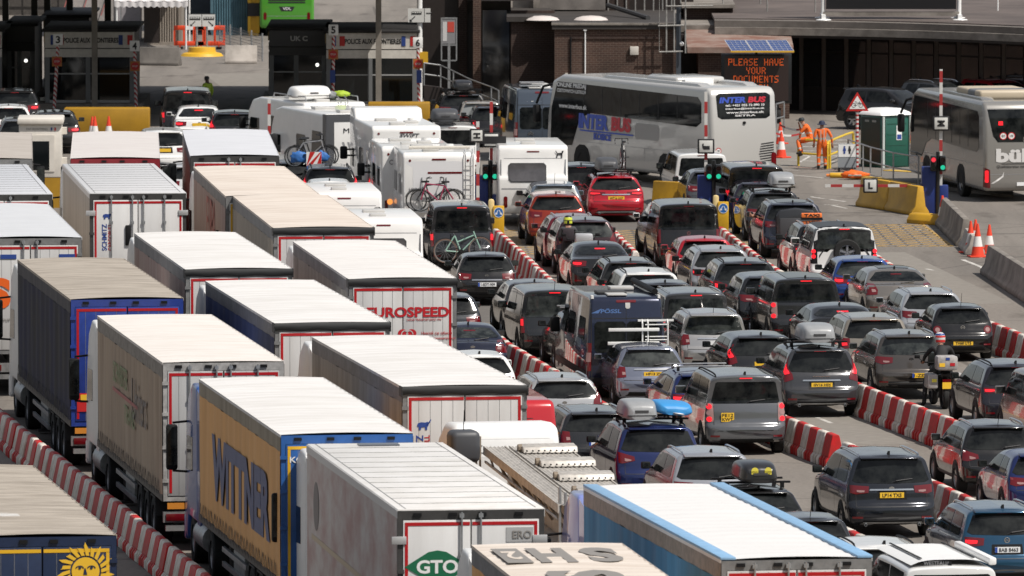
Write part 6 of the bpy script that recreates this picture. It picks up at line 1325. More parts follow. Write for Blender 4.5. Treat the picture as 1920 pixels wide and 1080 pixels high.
def booth(px0, px1, pyb, D, label, n1, n2, uk=False):
    x0, x1 = X(px0, D), X(px1, D); w = x1 - x0; r = empty('passport_booth', ((x0 + x1) / 2, D, 0), 0, label, 'booth', 'passport booths')
    H0 = .45; Ht = 3.2; q = w / 2; dp = 7.0
    MB().box(-q - .35, q + .35, -.9, dp + .5, 0, H0).build('plinth', M_CONC, r)
    MB().box(-q + .05, q - .05, .06, dp, H0, Ht).build('body', P('booth_dark', (.035, .034, .033), .6), r)
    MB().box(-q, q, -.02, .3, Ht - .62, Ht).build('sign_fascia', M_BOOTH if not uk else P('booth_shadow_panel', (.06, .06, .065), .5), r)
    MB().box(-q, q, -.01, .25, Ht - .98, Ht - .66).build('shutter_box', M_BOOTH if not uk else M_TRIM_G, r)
    for x in (-q + .09, -.06, q - .09): MB().box(x - .09, x + .09, -.03, .2, H0, Ht - .98).build('frame_post', P('frame_grey', (.16, .165, .17), .45), r)
    for s_ in (-1, 1):
        a0, a1 = (-q + .18, -.15) if s_ < 0 else (.03, q - .18)
        MB().box(a0, a1, .0, .06, H0 + .08, Ht - .98).build('window', M_BGLASS, r); MB().box(a0, a1, -.02, .05, 1.55, 1.60).build('glazing_bar', P('bar_pale', (.34, .34, .34), .4), r)
        MB().box(a0, a1, -.05, .05, H0, H0 + .10).build('sill', P('bar_pale', (.34, .34, .34), .4), r)
    MB().box(-q - .12, q + .12, -.12, dp + .3, Ht + .004, Ht + .12).build('roof', P('booth_roof', (.012, .011, .011), .7), r, bevel=.03)
    if not uk or px0 == 505: letter('UK C' if uk else 'POLICE AUX FRONTIERES', w * (.62 if not uk else .3), .20, M_INK if not uk else M_DOOR, r, (.05, -.03, Ht - .32), bold=.03)
    if not uk:
        for x in (-q + .30, q - .52): MB().box(x - .08, x + .08, -.04, -.021, Ht - .50, Ht - .12).build('flag_blue', M_FLB, r)
        for x in (-q + .62, q - .16): MB().box(x - .10, x + .10, -.04, -.021, Ht - .50, Ht - .12).build('flag_red', M_FLR, r)
    if uk: MB().cyl((q - .35, -.10, 1.85), (q - .35, -.02, 1.85), .07, n=12).build('lit_lamp', P('lamp_white', (1, .98, .92), .4, emit=1.6), r)
    # lattice side wall
    for k in range(4):
        y0 = .3 + k * 1.6
        for z0, z1 in ((.8, 1.6), (1.68, 2.35), (2.43, 2.72)): MB().box(-q - .03, -q + .04, y0, y0 + 1.45, z0, z1).build('side_window', M_SMOKE if k % 2 else M_BGLASS, r)
    MB().box(-q - .05, -q + .02, .1, dp - .2, 2.8, Ht - .05).build('side_fascia', P('side_gold', (.28, .20, .09), .5), r)
    return r
M_SMOKE = P('side_pane', (.12, .105, .08), .2)
D3 = G(190, 214).y
booth(85, 252, 214, D3, 'passport booth with POLICE AUX FRONTIERES sign between poles 3 and 4', '3', '4'); booth(612, 782, 214, D3 - 1, 'passport booth with POLICE AUX FRONTIERES sign between poles 5 and 6', '5', '6')
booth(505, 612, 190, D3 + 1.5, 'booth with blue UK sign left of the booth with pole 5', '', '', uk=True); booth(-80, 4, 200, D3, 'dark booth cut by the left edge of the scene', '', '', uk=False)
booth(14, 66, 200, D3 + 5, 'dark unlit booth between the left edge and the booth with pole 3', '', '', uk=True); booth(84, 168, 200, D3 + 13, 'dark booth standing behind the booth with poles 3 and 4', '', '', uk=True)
def yz(px, py, D): return at(px, py, D)
for px, py, num, ln, lb in ((101, 74, '3', .18, 'leaning striped pole with number 3 beside left passport booth'), (256, 86, '4', -.06, 'striped pole with number 4 at right of left passport booth'), (624, 56, '5', .03, 'striped pole with number 5 beside right passport booth'), (786, 80, '6', -.05, 'striped pole with number 6 and blue notice right of booth')):
    D = D3 - 1.6; z = at(px, py, D).z - .1
    r = striped_pole(X(px, D), D, z, ln, num, lb)
    if num in '56': MB().cbox((0, -.08, 1.55), (.20, .02, .50)).build('blue_notice', M_FLB, r)
def plinth(px0, px1, D, z, label, dep=1.0):
    o = MB().box(-(X(px1, D) - X(px0, D)) / 2, (X(px1, D) - X(px0, D)) / 2, 0, dep, 0, z).build('yellow_plinth', M_PLINTH, None, bevel=.05); o.location = (X((px0 + px1) / 2, D), D, 0); tag(o, label, 'plinth', None); return o
Dp = G(200, 252).y
plinth(120, 280, Dp, .98, 'yellow concrete plinth in front of the booth with poles 3 and 4'); plinth(690, 806, Dp + 4, .98, 'yellow concrete plinth between the white motorhomes and the right booth'); plinth(540, 600, D3 + 6, .9, 'shaded yellow plinth in front of the booth with the UK sign')
# canopy over the booths with its columns (roof is above the picture)
cn = empty('booth_canopy', (X(330, 386), 386, 0), 0, 'broad canopy roof on steel columns above the passport booths', 'canopy')
xl, xr = X(-260, 386) - cn.location.x, X(800, 386) - cn.location.x
MB().box(xl, xr, -20, 10.5, 6.4, 7.0).build('roof', M_CONC, cn)
M_COL = P('column_cream', (.24, .215, .185), .6, noise=.3, nscale=2)
for px, D in ((178, D3 - .9), (710, D3 - 1.5)): MB().box(X(px, D) - cn.location.x - .11, X(px, D) - cn.location.x + .11, D - 386 - .11, D - 386 + .11, 0, 6.4).build('column', M_COL, cn)
for px in (14, 68, 92, 134, 205): MB().box(X(px, 396) - cn.location.x - .13, X(px, 396) - cn.location.x + .13, 8.8, 9.1, 0, 6.4).build('column', M_BLACKP, cn)
wp = empty('white_column', (X(787, D3 - .5), D3 - .5, 0), 0, 'tall white lamp column with two coach direction signs and yellow box', 'column'); MB().cyl((0, 0, 0), (0, 0, 7), .105, n=14).build('column', M_WHITE, wp)
zz = Z(28, D3 - .5)
MB().box(-.45, .42, -.16, -.13, zz - .28, zz + .26).build('sign_board', P('sign_white', (.62, .62, .60), .5), wp); MB().box(.18, .20, -.165, -.161, zz - .28, zz + .26).build('sign_divider', M_INK, wp, smooth=0)
def coach_icon(par, x, y, z, s=1): return plate2d([[(-.20 * s, -.05 * s), (.20 * s, -.05 * s), (.20 * s, .06 * s), (-.18 * s, .06 * s)]], M_INK, par, (x, y, z), name='coach_symbol'), plate2d([[(-.17 * s + i * .09 * s, 0), (-.10 * s + i * .09 * s, 0), (-.10 * s + i * .09 * s, .04 * s), (-.17 * s + i * .09 * s, .04 * s)] for i in range(4)], P('sign_white', (.62, .62, .60), .5), par, (x, y - .006, z + .005), name='coach_windows')
def arrow_icon(par, x, y, z, s, flip=1): return plate2d([[(flip * a * s, b_ * s) for a, b_ in ((-.10, -.10), (-.02, -.10), (-.05, -.07), (.08, .06), (.06, .08), (-.07, -.05), (-.10, -.02))]], M_INK, par, (x, y, z), name='arrow_symbol')
coach_icon(wp, -.12, -.168, zz + .08); arrow_icon(wp, -.26, -.168, zz - .13, 1.2); coach_icon(wp, .36, -.168, zz + .08, .5)
MB().box(-.02, .32, -.12, .12, Z(107, D3) - .2, Z(107, D3) + .22).build('yellow_box', M_YEL, wp)
# coach sign by the red barriers
Ds = G(378, 105).y; sg = empty('coach_sign', (X(379, Ds), Ds, 0), 0, 'twin white coach direction sign on two posts in yellow base', 'sign'); zz = Z(38, Ds)
for s_ in (-1, 1):
    MB().cyl((s_ * .22, 0, 0), (s_ * .22, 0, zz), .045, n=8).build('post', M_STEEL, sg); MB().box(s_ * .30 - .285, s_ * .30 + .285, -.08, -.05, zz - .27, zz + .27).build('sign_board', P('sign_white', (.62, .62, .60), .5), sg)
    coach_icon(sg, s_ * .30, -.086, zz + .08, 1.2); arrow_icon(sg, s_ * .30 + s_ * .08, -.086, zz - .13, 1.2, 1 if s_ < 0 else -1)
MB().box(-.58, .58, -.09, -.045, zz + .28, zz + .30).build('sign_rim', M_INK, sg, smooth=0)
MB().lathe([(.95, 0), (.85, .12), (.62, .18), (.58, .38), (.001, .42)], 'z', n=24).build('base', M_YEL, sg)
# containers, cabins, ground beyond the booths
def container(px0, px1, D, z1, dep, mat, label, name='container', corr=True):
    x0, x1 = X(px0, D), X(px1, D); w = x1 - x0; r = empty(name, ((x0 + x1) / 2, D, 0), 0, label, 'container' if name == 'container' else 'cabin')
    n = int(w / .11)
    if corr: MB().grid(lambda u, v: (-w / 2 + w * u, .03 * (1 if int(u * n * 2 + .01) % 2 else -1), z1 * v), n * 2, 1).build('front_panel', mat, r, smooth=0)
    MB().box(-w / 2, w / 2, .05, dep, 0, z1).build('body', mat, r); MB().box(-w / 2 - .03, w / 2 + .03, -.05, .12, 0, .14).build('sill', mat, r)
    for s_ in (-1, 1): MB().box(s_ * w / 2 - .07, s_ * w / 2 + .07, -.05, .12, .14, z1).build('corner_post', mat, r)
    return r
Dc = G(440, 66).y
M_CBLUE = P('container_blue', (.075, .15, .19), .5, noise=.2, nscale=2)
r = container(398, 468, Dc, 5.2, 8, M_CBLUE, 'blue corrugated container stack behind the steel mesh fence'); MB().box(-.5, .45, -.09, -.06, 2.3, 3.2).build('notice', P('notice_pink', (.50, .40, .40), .6), r)
r = container(468, 484, Dc - .5, 5.2, 1, M_YEL, 'yellow and black striped post cabin beside the blue container', corr=False)
for k in range(3): MB().box(-.27, .27, -.07, -.04, .9 + k * 1.35, 1.5 + k * 1.35).build('black_band', M_INK, r)
r = container(345, 400, Dc + 3, 5, 6, P('container_navy', (.025, .04, .06), .5, noise=.2), 'dark blue container behind the white awning', corr=False)
r = container(278, 338, G(300, 84).y, 3.4, 6, P('cabin_beige', (.27, .235, .20), .6, noise=.2, nscale=3, streak=(3, 3, .3)), 'beige corrugated cabin under the white awning', name='cabin')
MB().box(-.9, -.2, -.06, -.03, .1, 2.2).build('doorway', M_DARKW, r)
r = container(140, 222, G(200, 70).y, 4.0, 5, P('cabin_white', (.42, .39, .37), .5, noise=.2), 'white cabin with red brace lines behind the left booth', name='cabin', corr=False)
for k in range(4): MB().add([(-1.6 + k * .9, -.07, 1.0), (-1.55 + k * .9, -.07, 1.0), (-.75 + k * .9, -.07, 3.4), (-.80 + k * .9, -.07, 3.4)], [(0, 1, 2, 3)]).build('red_line', I_FRED, r)
r = container(222, 262, G(240, 78).y, 3.2, 3, P('cabin_lilac', (.36, .34, .36), .5, noise=.15), 'pale cabin with red signs left of the beige cabin', name='cabin', corr=False)
MB().box(.05, .45, -.08, -.05, 1.7, 2.1).build('red_sign', M_FLR, r); MB().box(.05, .4, -.08, -.05, .3, .9).build('red_sign', M_FLR, r)
Da = G(280, 90).y - 1.0; aw = empty('white_awning', (X(285, Da), Da, 0), 0, 'white fabric awning with scalloped edge over the cabins', 'awning'); w = X(350, Da) - X(212, Da)
MB().grid(lambda u, v: (-w / 2 + w * u, -.5 + 5 * v, 2.15 + 1.6 * min(1, v * 1.2) + .03 * math.sin(u * 40)), 40, 8).build('canvas', P('canvas_white', (.62, .60, .60), .7), aw)
MB().grid(lambda u, v: (-w / 2 + w * u, -.5 - .02 * math.sin(u * 60), 2.15 - .28 * v * (.75 + .25 * abs(math.sin(u * 38)))), 100, 2).build('valance', P('canvas_white', (.62, .60, .60), .7), aw)
for s_ in (-1, 1):
    for y in (-.4, 4.2): MB().cyl((s_ * (w / 2 - .1), y, 0), (s_ * (w / 2 - .1), y, 2.2 if y < 0 else 3.3), .04, n=8).build('pole', M_WHITE, aw)
# orange pedestrian barriers
for px, lb in ((355, 'left orange plastic pedestrian barrier by the coach sign'), (394, 'right orange plastic pedestrian barrier by the coach sign')):
    Dq = G(px, 92).y; w = 1.35; r = empty('pedestrian_barrier', (X(px, Dq), Dq, 0), .0, lb, 'barrier', 'orange pedestrian barriers'); OR = P('barrier_orange', (.75, .07, .02), .45)
    MB().box(-w / 2, w / 2, -.04, .04, .85, 1.05).build('top_rail', OR, r, bevel=.02); MB().box(-w / 2, w / 2, -.04, .04, .15, .35).build('bottom_rail', OR, r, bevel=.02)
    for x in (-.64, -.22, .22, .64): MB().box(x - .05, x + .05, -.035, .035, .35, .85).build('upright', OR, r)
    for x in (-.4, .4): MB().box(x - .12, x + .12, -.3, .3, 0, .10).build('foot', M_TRIM, r); MB().box(x - .03, x + .03, -.03, .03, .1, .15).build('stub', OR, r)
    MB().box(-.1, .18, -.05, -.041, .86, 1.04).build('reflector', M_WHITE, r)
# steel mesh fence
f0, f1 = G(412, 92), G(492, 115); fn = empty('mesh_fence', f0, math.atan2((f1 - f0).y, (f1 - f0).x), 'grey steel mesh fence panels falling towards the right', 'fence'); Lf = (f1 - f0).length
for k in range(4):
    bm_ = bmesh.new(); x0_, x1_ = Lf * k / 4 + .03, Lf * (k + 1) / 4 - .03; nx_, nz_ = 26, 8
    vv = [[bm_.verts.new((x0_ + (x1_ - x0_) * i / nx_, 0, .08 + 1.05 * j / nz_)) for i in range(nx_ + 1)] for j in range(nz_ + 1)]
    for j in range(nz_):
        for i in range(nx_): bm_.faces.new((vv[j][i], vv[j][i + 1], vv[j + 1][i + 1], vv[j + 1][i]))
    bmesh.ops.wireframe(bm_, faces=bm_.faces[:], thickness=.022, use_replace=True, use_boundary=True, use_even_offset=True)
    me_ = bpy.data.meshes.new('mesh_panel'); bm_.to_mesh(me_); bm_.free(); me_.materials.append(P('mesh_grey', (.36, .36, .37), .6, metal=.2)); link('mesh_panel', me_, fn)
for k in range(5): MB().cyl((Lf * k / 4, 0, 0), (Lf * k / 4, 0, 1.22), .035, n=8).build('post', M_STEEL, fn)
# concrete blocks
def jersey(p, q, mat, label, h=.82, name='concrete_barrier', group=None, w=.3):
    d = q - p; L = d.length; o = MB().prism([(-w, 0), (-w, .12), (-w * .6, .30), (-.10, h), (.10, h), (w * .6, .30), (w, .12), (w, 0)], 'y', 0, L).build(name, mat, None, bevel=.03)
    o.location = p; o.rotation_euler = (0, 0, math.atan2(-d.x, d.y)); return tag(o, label, 'barrier', group)
jersey(G(262, 122), G(338, 123), P('block_concrete', (.16, .145, .13), .85, noise=.3, nscale=2), 'grey concrete block beside pole 4', h=.78); jersey(G(422, 119), G(482, 119), M_CONCP, 'pale concrete block right of the coach sign', h=.78)
jersey(G(1858, 513), G(1990, 600), M_CONC, 'long weathered concrete barrier at right edge', w=.33, h=.85); jersey(G(1812, 462), G(1770, 420), M_CONC, 'weathered concrete barrier beside the blue kiosk', w=.33, h=.85)
jersey(G(1828, 478), G(1815, 464), M_CONCP, 'short pale concrete piece beside the cones', h=.6)
M_JY = P('jersey_yellow', (.56, .31, .015), .55, noise=.2, nscale=1.5, dirt=(.42, .23, .015))
jersey(G(1619, 386), G(1672, 394), M_JY, 'left yellow concrete barrier below the lowered arm', h=.95); jersey(G(1673, 394), G(1726, 404), M_JY, 'right yellow concrete barrier below the lowered arm', h=.95); jersey(G(1228, 393), G(1320, 398), M_JY, 'yellow concrete barrier behind the black van', h=.95)
o = plinth(95, 135, G(110, 386).y, 1.0, 'yellow plinth beneath the small white booth', dep=2.5)
# small white booth between the lorries
wb = empty('white_booth', (X(88, G(88, 392).y), G(88, 392).y + .6, 0), .03, 'small cream white booth with French flag mark between lorries', 'booth'); BW = P('booth_cream', (.66, .62, .56), .45, noise=.08)
MB().box(-.95, .45, 0, 2.2, 1.0, 2.75).build('body', BW, wb, bevel=.04); MB().box(-1.0, .52, -.12, 2.3, 2.75, 2.95).build('roof', BW, wb, bevel=.05); MB().box(-.95, .45, .02, 2.2, 0, 1.0).build('base', M_PLINTH, wb)
MB().box(-.75, .22, -.03, .0, 1.2, 2.4).build('window_frame', BW, wb); MB().box(-.68, .05, -.04, -.01, 1.25, 2.2).build('window', M_BGLASS, wb); letter('PAF FRONTIERES', .7, .07, I_GREY, wb, (-.35, -.01, 2.60)); MB().box(.10, .15, -.02, .0, 2.55, 2.65).build('flag_blue', M_FLB, wb); MB().box(.22, .27, -.02, .0, 2.55, 2.65).build('flag_red', M_FLR, wb)
for z in (1.4, 2.4): MB().box(.45, .62, .5, .9, z, z + .22).build('lamp_box', BW, wb)
# ------------------------------------------------------------------ message sign with solar panels
Dm = G(1425, 232).y; ms = empty('message_sign', (X(1418, Dm), Dm, 0), 0, 'dark LED message sign asking for documents, three blue solar panels above', 'sign')
z0, z1 = Z(182, Dm), Z(101, Dm); w = X(1484, Dm) - X(1352, Dm)
MB().box(-w / 2, w / 2, 0, .35, z0 - .25, z1).build('cabinet', M_BLACKP, ms, bevel=.02); MB().box(-w / 2 + .12, w / 2 - .12, -.012, .01, z0 - .15, z1 - .08).build('screen_face', P('led_face', (.030, .018, .016), .4), ms)
FONT = {'P': 'F99F888', 'L': '888888F', 'E': 'F88E88F', 'A': '699F999', 'S': '788611E', 'H': '999F999', 'V': '9999966', 'Y': '9996222', 'O': '6999996', 'U': '9999996', 'R': 'E99EA99', 'D': 'E99999E', 'C': '7888887', 'M': '9FF9999', 'N': '9DDBB99', 'T': 'F222222', ' ': '0000000'}
LED = P('led_orange', (1.0, .15, .02), .4, emit=.5)
for k, row in enumerate(('PLEASE HAVE', 'YOUR', 'DOCUMENTS', 'READY')):
    cw = w * .80 / 11 / 5; mb = MB(); y_ = z1 - .18 - k * .325; nx = len(row) * 5
    for i, ch in enumerate(row):
        for j, hx_ in enumerate(FONT[ch]):
            for q in range(4):
                if int(hx_, 16) >> (3 - q) & 1:
                    cx = (i * 5 + q - nx / 2 + .5) * cw; cz = y_ - j * .038 - .02; mb.cbox((cx, -.018, cz), (cw * .66, .012, .026))
    o = mb.build('led_lettering', LED, ms, smooth=0); o['kind'] = 'stuff'
for s_ in (-1, 1): MB().box(s_ * w * .3 - .06, s_ * w * .3 + .06, .1, .22, 0, z0 - .25).build('leg', M_BLACKP, ms)
MB().box(-.7, .7, -.3, .8, .2, .55).build('trailer_base', M_BLACKP, ms, bevel=.04)
for s_ in (-1, 1): wheel(ms, s_ * .85, .3, .3, .18)
zp = Z(94, Dm); pm = P('solar_cells', (.035, .07, .22), .2, coat=1, spec=.8)
for k in range(3):
    c = -.78 + k * .80 + .20; mb = MB().add([(c - .38, -.75, zp), (c + .38, -.75, zp), (c + .38 - .25, .35, zp + .36), (c - .38 - .25, .35, zp + .36)], [(0, 1, 2, 3)]); pn = mb.build('solar_panel', pm, ms, smooth=0)
    def lp(u, v): return Vector((c - .38 + .76 * u - .25 * v, -.75 + 1.1 * v, zp + .36 * v + .008))
    for u in [i / 4 for i in range(5)]: MB().tube([lp(u, 0), lp(u, 1)], .012 if u in (0, 1) else .005, 4).build('cell_line', P('cell_frame', (.5, .52, .56), .4), pn)
    for v in [i / 5 for i in range(6)]: MB().tube([lp(0, v), lp(1, v)], .012 if v in (0, 1) else .005, 4).build('cell_line', P('cell_frame', (.5, .52, .56), .4), pn)
MB().box(-1.0, 1.42, -.80, -.74, zp - .05, zp + .01).build('panel_edge', M_YEL, ms); MB().tube([(0, .15, z1), (0, .15, zp + .2)], .05).build('mast', M_TRIM, ms)
# ------------------------------------------------------------------ toilets, triangle sign, rails
def toilet(px, py, label, wpx=1.18):
    p = G(px, py); r = empty('portable_toilet', p, .6, label, 'portable toilet', None); r.scale = (1.16, 1.16, .93); TG = P('toilet_green', (.008, .085, .058), .35, coat=.4, noise=.1); TD = P('toilet_dark_green', (.012, .032, .026), .45)
    MB().box(-.55, .55, -.55, .55, .08, 2.08).build('body', TG, r, bevel=.05); MB().box(-.556, -.53, -.48, .48, .2, 2.0).build('side_panel', TD, r); MB().box(-.42, .42, -.575, -.55, .16, 1.95).build('door', TG, r, bevel=.02)
    for z in (.55, .95, 1.35, 1.75): MB().box(-.36, .36, -.585, -.572, z, z + .04).build('door_rib', P('toilet_green', (.008, .085, .058), .35), r)
    for x in (-.50, .50): MB().box(x - .035, x + .035, -.60, -.55, .1, 2.05).build('door_post', P('toilet_trim', (.45, .50, .48), .4), r)
    MB().add([(-.62, -.62, 2.08), (.62, -.62, 2.08), (.62, .62, 2.08), (-.62, .62, 2.08), (-.55, -.5, 2.2), (.55, -.5, 2.2), (.55, .5, 2.2), (-.55, .5, 2.2), (-.3, -.35, 2.34), (.3, -.35, 2.34), (.3, .35, 2.34), (-.3, .35, 2.34)], [(3, 2, 1, 0), (0, 1, 5, 4), (1, 2, 6, 5), (2, 3, 7, 6), (3, 0, 4, 7), (4, 5, 9, 8), (5, 6, 10, 9), (6, 7, 11, 10), (7, 4, 8, 11), (8, 9, 10, 11)]).build('roof', M_WHITE, r, bevel=.03)
    MB().box(-.02, .18, -.592, -.576, 1.15, 1.7).build('notice', M_WHITE, r); MB().box(.0, .16, -.596, -.59, 1.18, 1.36).build('blue_symbol', I_BLUE, r)
    for y in (-.28, .08): MB().box(-.565, -.55, y, y + .2, 1.82, 1.90).build('vent_slot', P('vent_pale', (.30, .32, .30), .5), r)
    for x in (-.45, .45): MB().box(x - .1, x + .1, -.55, .55, 0, .08).build('skid', M_TRIM, r)
    return r
toilet(1660, 318, 'dark green portable toilet with white roof behind the triangle sign')
p = G(1607, 320); r = empty('warning_sign', p, 0, 'red triangle bicycle warning sign on red and white post', 'sign'); zz = at(1607, 208, p.y).z; zb_ = at(1607, 172, p.y).z
MB().cyl((0, 0, 0), (0, 0, zz), .055, n=12).build('post', STRIPE2 := stripe_mat('red_white_rings', 2.1, 'z'), r)
hw_ = .40; h_t = zb_ - zz
plate2d([[(-hw_, 0), (hw_, 0), (0, h_t)]], M_RED, r, (0, -.065, zz), name='triangle', t=.02); plate2d([[(-hw_ * .70, h_t * .11), (hw_ * .70, h_t * .11), (0, h_t * .80)]], M_WHITE, r, (0, -.090, zz), name='triangle_face', t=.006)
plate2d([[(x + px_, y + .20) for x, y in q] for px_ in (-.125, .125) for q in ringpoly(.062, .078, 14)] + [[(-.13, .195), (-.12, .205), (-.05, .295), (-.06, .285)], [(-.06, .275), (.09, .285), (.09, .297), (-.06, .29)], [(-.03, .20), (-.015, .20), (.09, .29), (.08, .30)], [(.115, .2), (.13, .2), (.085, .34), (.07, .335)], [(-.09, .32), (-.02, .32), (-.02, .335), (-.09, .335)], [(-.13, .192), (-.02, .195), (-.02, .21), (-.13, .205)]], M_INK, r, (0, -.098, zz), name='bicycle_symbol')
# yellow rail, grey rails
M_YR = P('rail_yellow', (.70, .48, .03), .45, coat=.2)
def hoop(p, q, h, label):
    o = empty('yellow_rail', p, 0, label, 'railing', None); d = q - p
    MB().tube(chaikin([(0, 0, 0), (0, 0, h - .06), (d.x * .05, d.y * .05, h), (d.x * .95, d.y * .95, h), (d.x, d.y, h - .08), (d.x, d.y, 0)], 2), .045, 8).build('hoop', M_YR, o); MB().tube([(0, 0, h * .48), (d.x, d.y, h * .48)], .04, 8).build('mid_rail', M_YR, o); return o
hoop(G(1497, 311), G(1556, 316), .95, 'yellow hoop rail on which the seated worker rests'); hoop(G(1551, 317), G(1600, 296), .95, 'yellow hoop rail right of the standing worker')
railing([G(1590, 316), G(1632, 331), G(1675, 342), G(1722, 350)], 1.02, 'grey steel pedestrian railing in front of the toilet', M_STEEL, r=.028); railing([G(1455, 250), G(1470, 246)], 1.1, 'grey steel railing stub behind the silver coach', M_STEEL, r=.03)
p = G(1588, 322); r = empty('notice_stand', p, 0, 'small white and grey notice stand with two toilet figures', 'sign'); MB().box(-.32, .32, -.02, .02, .15, .98).build('board', P('stand_grey', (.26, .28, .30), .5), r); MB().box(-.30, .30, -.03, -.018, .52, .96).build('notice', M_WHITE, r)
for s_ in (-1, 1): MB().box(s_ * .28 - .03, s_ * .28 + .03, -.2, .2, 0, .15).build('foot', M_TRIM, r); plate2d([disc(.035, 10, (0, .12)), [(-.06, -.02), (.06, -.02), (.04, .08), (-.04, .08)], [(-.03, -.12), (.03, -.12), (.03, -.02), (-.03, -.02)]], I_BLUE if s_ < 0 else M_INK, r, (s_ * .09, -.034, .75), name='figure_symbol')
# kerb islands
def kerb(pts, w, label, mat=P('kerb_yellow', (.60, .38, .06), .7, noise=.3, nscale=2)):
    mb = MB(); P3 = [G(*q) for q in pts]; dd = (P3[-1] - P3[0]); dd.normalize(); n_ = Vector((-dd.y, dd.x, 0)) * w
    vs = []
    for q in P3: vs += [q - P3[0], q + n_ - P3[0]]
    vs = vs + [v + Vector((0, 0, .13)) for v in vs]; m = len(P3) * 2
    for i in range(len(P3) - 1):
        k = 2 * i; mb.f += [(k, k + 1, k + 3, k + 2), (m + k, m + k + 1, m + k + 3, m + k + 2), (k, k + 2, m + k + 2, m + k), (k + 1, k + 3, m + k + 3, m + k + 1)]
    mb.f += [(0, 1, m + 1, m), (m - 2, m - 1, 2 * m - 1, 2 * m - 2)]; mb.v = [tuple(v) for v in vs]
    o = mb.build('kerb', mat, None, smooth=0); o.location = P3[0]; return tag(o, kind='structure')
kerb([(1565, 332), (1640, 340), (1740, 358)], .22, ''); kerb([(1652, 326), (1720, 330)], .5, '')
pv = MB(); c0, c1, c2, c3 = G(1600, 334), G(1900, 372), G(1900, 318), G(1600, 312)
pv.add([(c.x, c.y, z) for z in (.0, .11) for c in (c0, c1, c2, c3)], [(4, 5, 6, 7), (0, 1, 5, 4), (1, 2, 6, 5), (2, 3, 7, 6), (3, 0, 4, 7)]); tag(pv.build('pavement', P('pavement_grey', (.17, .155, .14), .85, noise=.2, nscale=2), smooth=0), kind='structure')
# ------------------------------------------------------------------ lane signals
M_KIOSK = P('kiosk_blue', (.012, .030, .17), .45, noise=.15); M_SIGW = P('board_white', (.60, .60, .57), .5)
ARM = stripe_mat('red_white_arm', .42, 'z')
def signal(px, pyg, lett, sign_py, top_py, label, lights=(0, 0), kiosk=True, turned=True, armx=None, col_px=None):
    p = G(px, pyg); D = p.y; r = empty('lane_signal', p, 0, label, 'lane signal', 'lane signals with letter boards')
    if kiosk:
        ko = MB().box(-.52, -.06, -.1, .5, 0, 1.55).build('kiosk', M_KIOSK, r, bevel=.03); MB().box(.06, .34, -.1, .4, 0, .95).build('small_cabinet', M_KIOSK, r, bevel=.02)
    MB().cyl((0, -.1, 0), (0, -.1, 2.05), .065, n=10).build('post', M_BLACKP, r)
    for s_, up in ((-1, lights[0]), (1, lights[1])):
        hd_ = MB().box(s_ * .15 - .10, s_ * .15 + .10, -.30, -.02, 1.42, 1.92).build('signal_head', M_BLACKP, r, bevel=.03)
        for k, (z, col) in enumerate(((1.80, (1, .05, .08)), (1.55, (.02, .62, .36)))):
            on = (up == k + 1)
            MB().cyl((s_ * .15, -.315, z), (s_ * .15, -.295, z), .075, n=14).build('lamp', P('signal_red_on' if k == 0 else 'signal_green_on', col, .3, emit=.9) if on else P('signal_red_off' if k == 0 else 'signal_green_off', (.06, .01, .01) if k == 0 else (.01, .05, .035), .2), hd_)
            MB().lathe([(.085, 0), (.09, -.14), (.082, -.14), (.078, 0)], 'y', (s_ * .15, -.30, z), 14).build('visor', M_BLACKP, hd_)
    zt_ = at(px, top_py, D).z; ax = 0.10 if armx is None else armx
    MB().box(ax - .05, ax + .05, -.02, .06, .9, zt_).build('barrier_arm', ARM, r)
    zs_ = at(px, sign_py, D).z
    bo = MB().box(ax - .27, ax + .27, -.14, -.08, zs_ - .24, zs_ + .24).build('letter_board', M_INK, r, bevel=.05); MB().box(ax - .215, ax + .215, -.152, -.135, zs_ - .19, zs_ + .19).build('board_face', M_SIGW, bo, bevel=.03)
    letter(lett, .20 if lett != 'I' else .24, None if lett == 'I' else .24, M_INK, bo, (ax, -.158, zs_), bold=.05, roll=R(-90) if turned else 0)
    return r
def island(px, py, label, w=1.1, l=3.0):
    p = G(px, py); o = MB().box(-w / 2, w / 2, 0, l, 0, .16).build('traffic_island', P('kerb_yellow', (.60, .38, .06), .7), None, bevel=.04); o.location = p; o.rotation_euler = (0, 0, .06); return tag(o, kind='structure')
signal(919, 420, 'I', 262, 190, 'lane signal with letter I board and two green lamps', (2, 2), armx=.04); signal(1338, 420, 'J', 274, 172, 'lane signal with letter J board and two green lamps', (2, 2), armx=-.25)
signal(1758, 402, 'M', 231, 130, 'lane signal with letter M board, one red and one green lamp', (1, 2), armx=.10)
p = G(896, 425); r = empty('lane_signal', p, 0, 'slim barrier arm with letter H board left of letter I', 'lane signal', 'lane signals with letter boards'); zs_ = at(895, 254, p.y).z
MB().box(-.05, .05, -.02, .06, .3, at(895, 228, p.y).z).build('barrier_arm', ARM, r); MB().box(-.2, .2, -.2, .2, 0, .5).build('base', M_KIOSK, r); bo = MB().box(-.26, .20, -.14, -.08, zs_ - .22, zs_ + .22).build('letter_board', M_INK, r, bevel=.05); MB().box(-.205, .145, -.152, -.135, zs_ - .17, zs_ + .17).build('board_face', M_SIGW, bo, bevel=.03); letter('H', .18, .22, M_INK, bo, (-.03, -.158, zs_), bold=.05, roll=R(-90))
p = G(505, 372); r = empty('barrier_arm_post', p, 0, 'raised red and white barrier arm left of the turning motorhome', 'barrier arm'); MB().box(-.05, .05, -.02, .06, .4, at(505, 186, p.y).z).build('barrier_arm', ARM, r); MB().box(-.2, .2, -.2, .2, 0, .9).build('base', M_KIOSK, r)
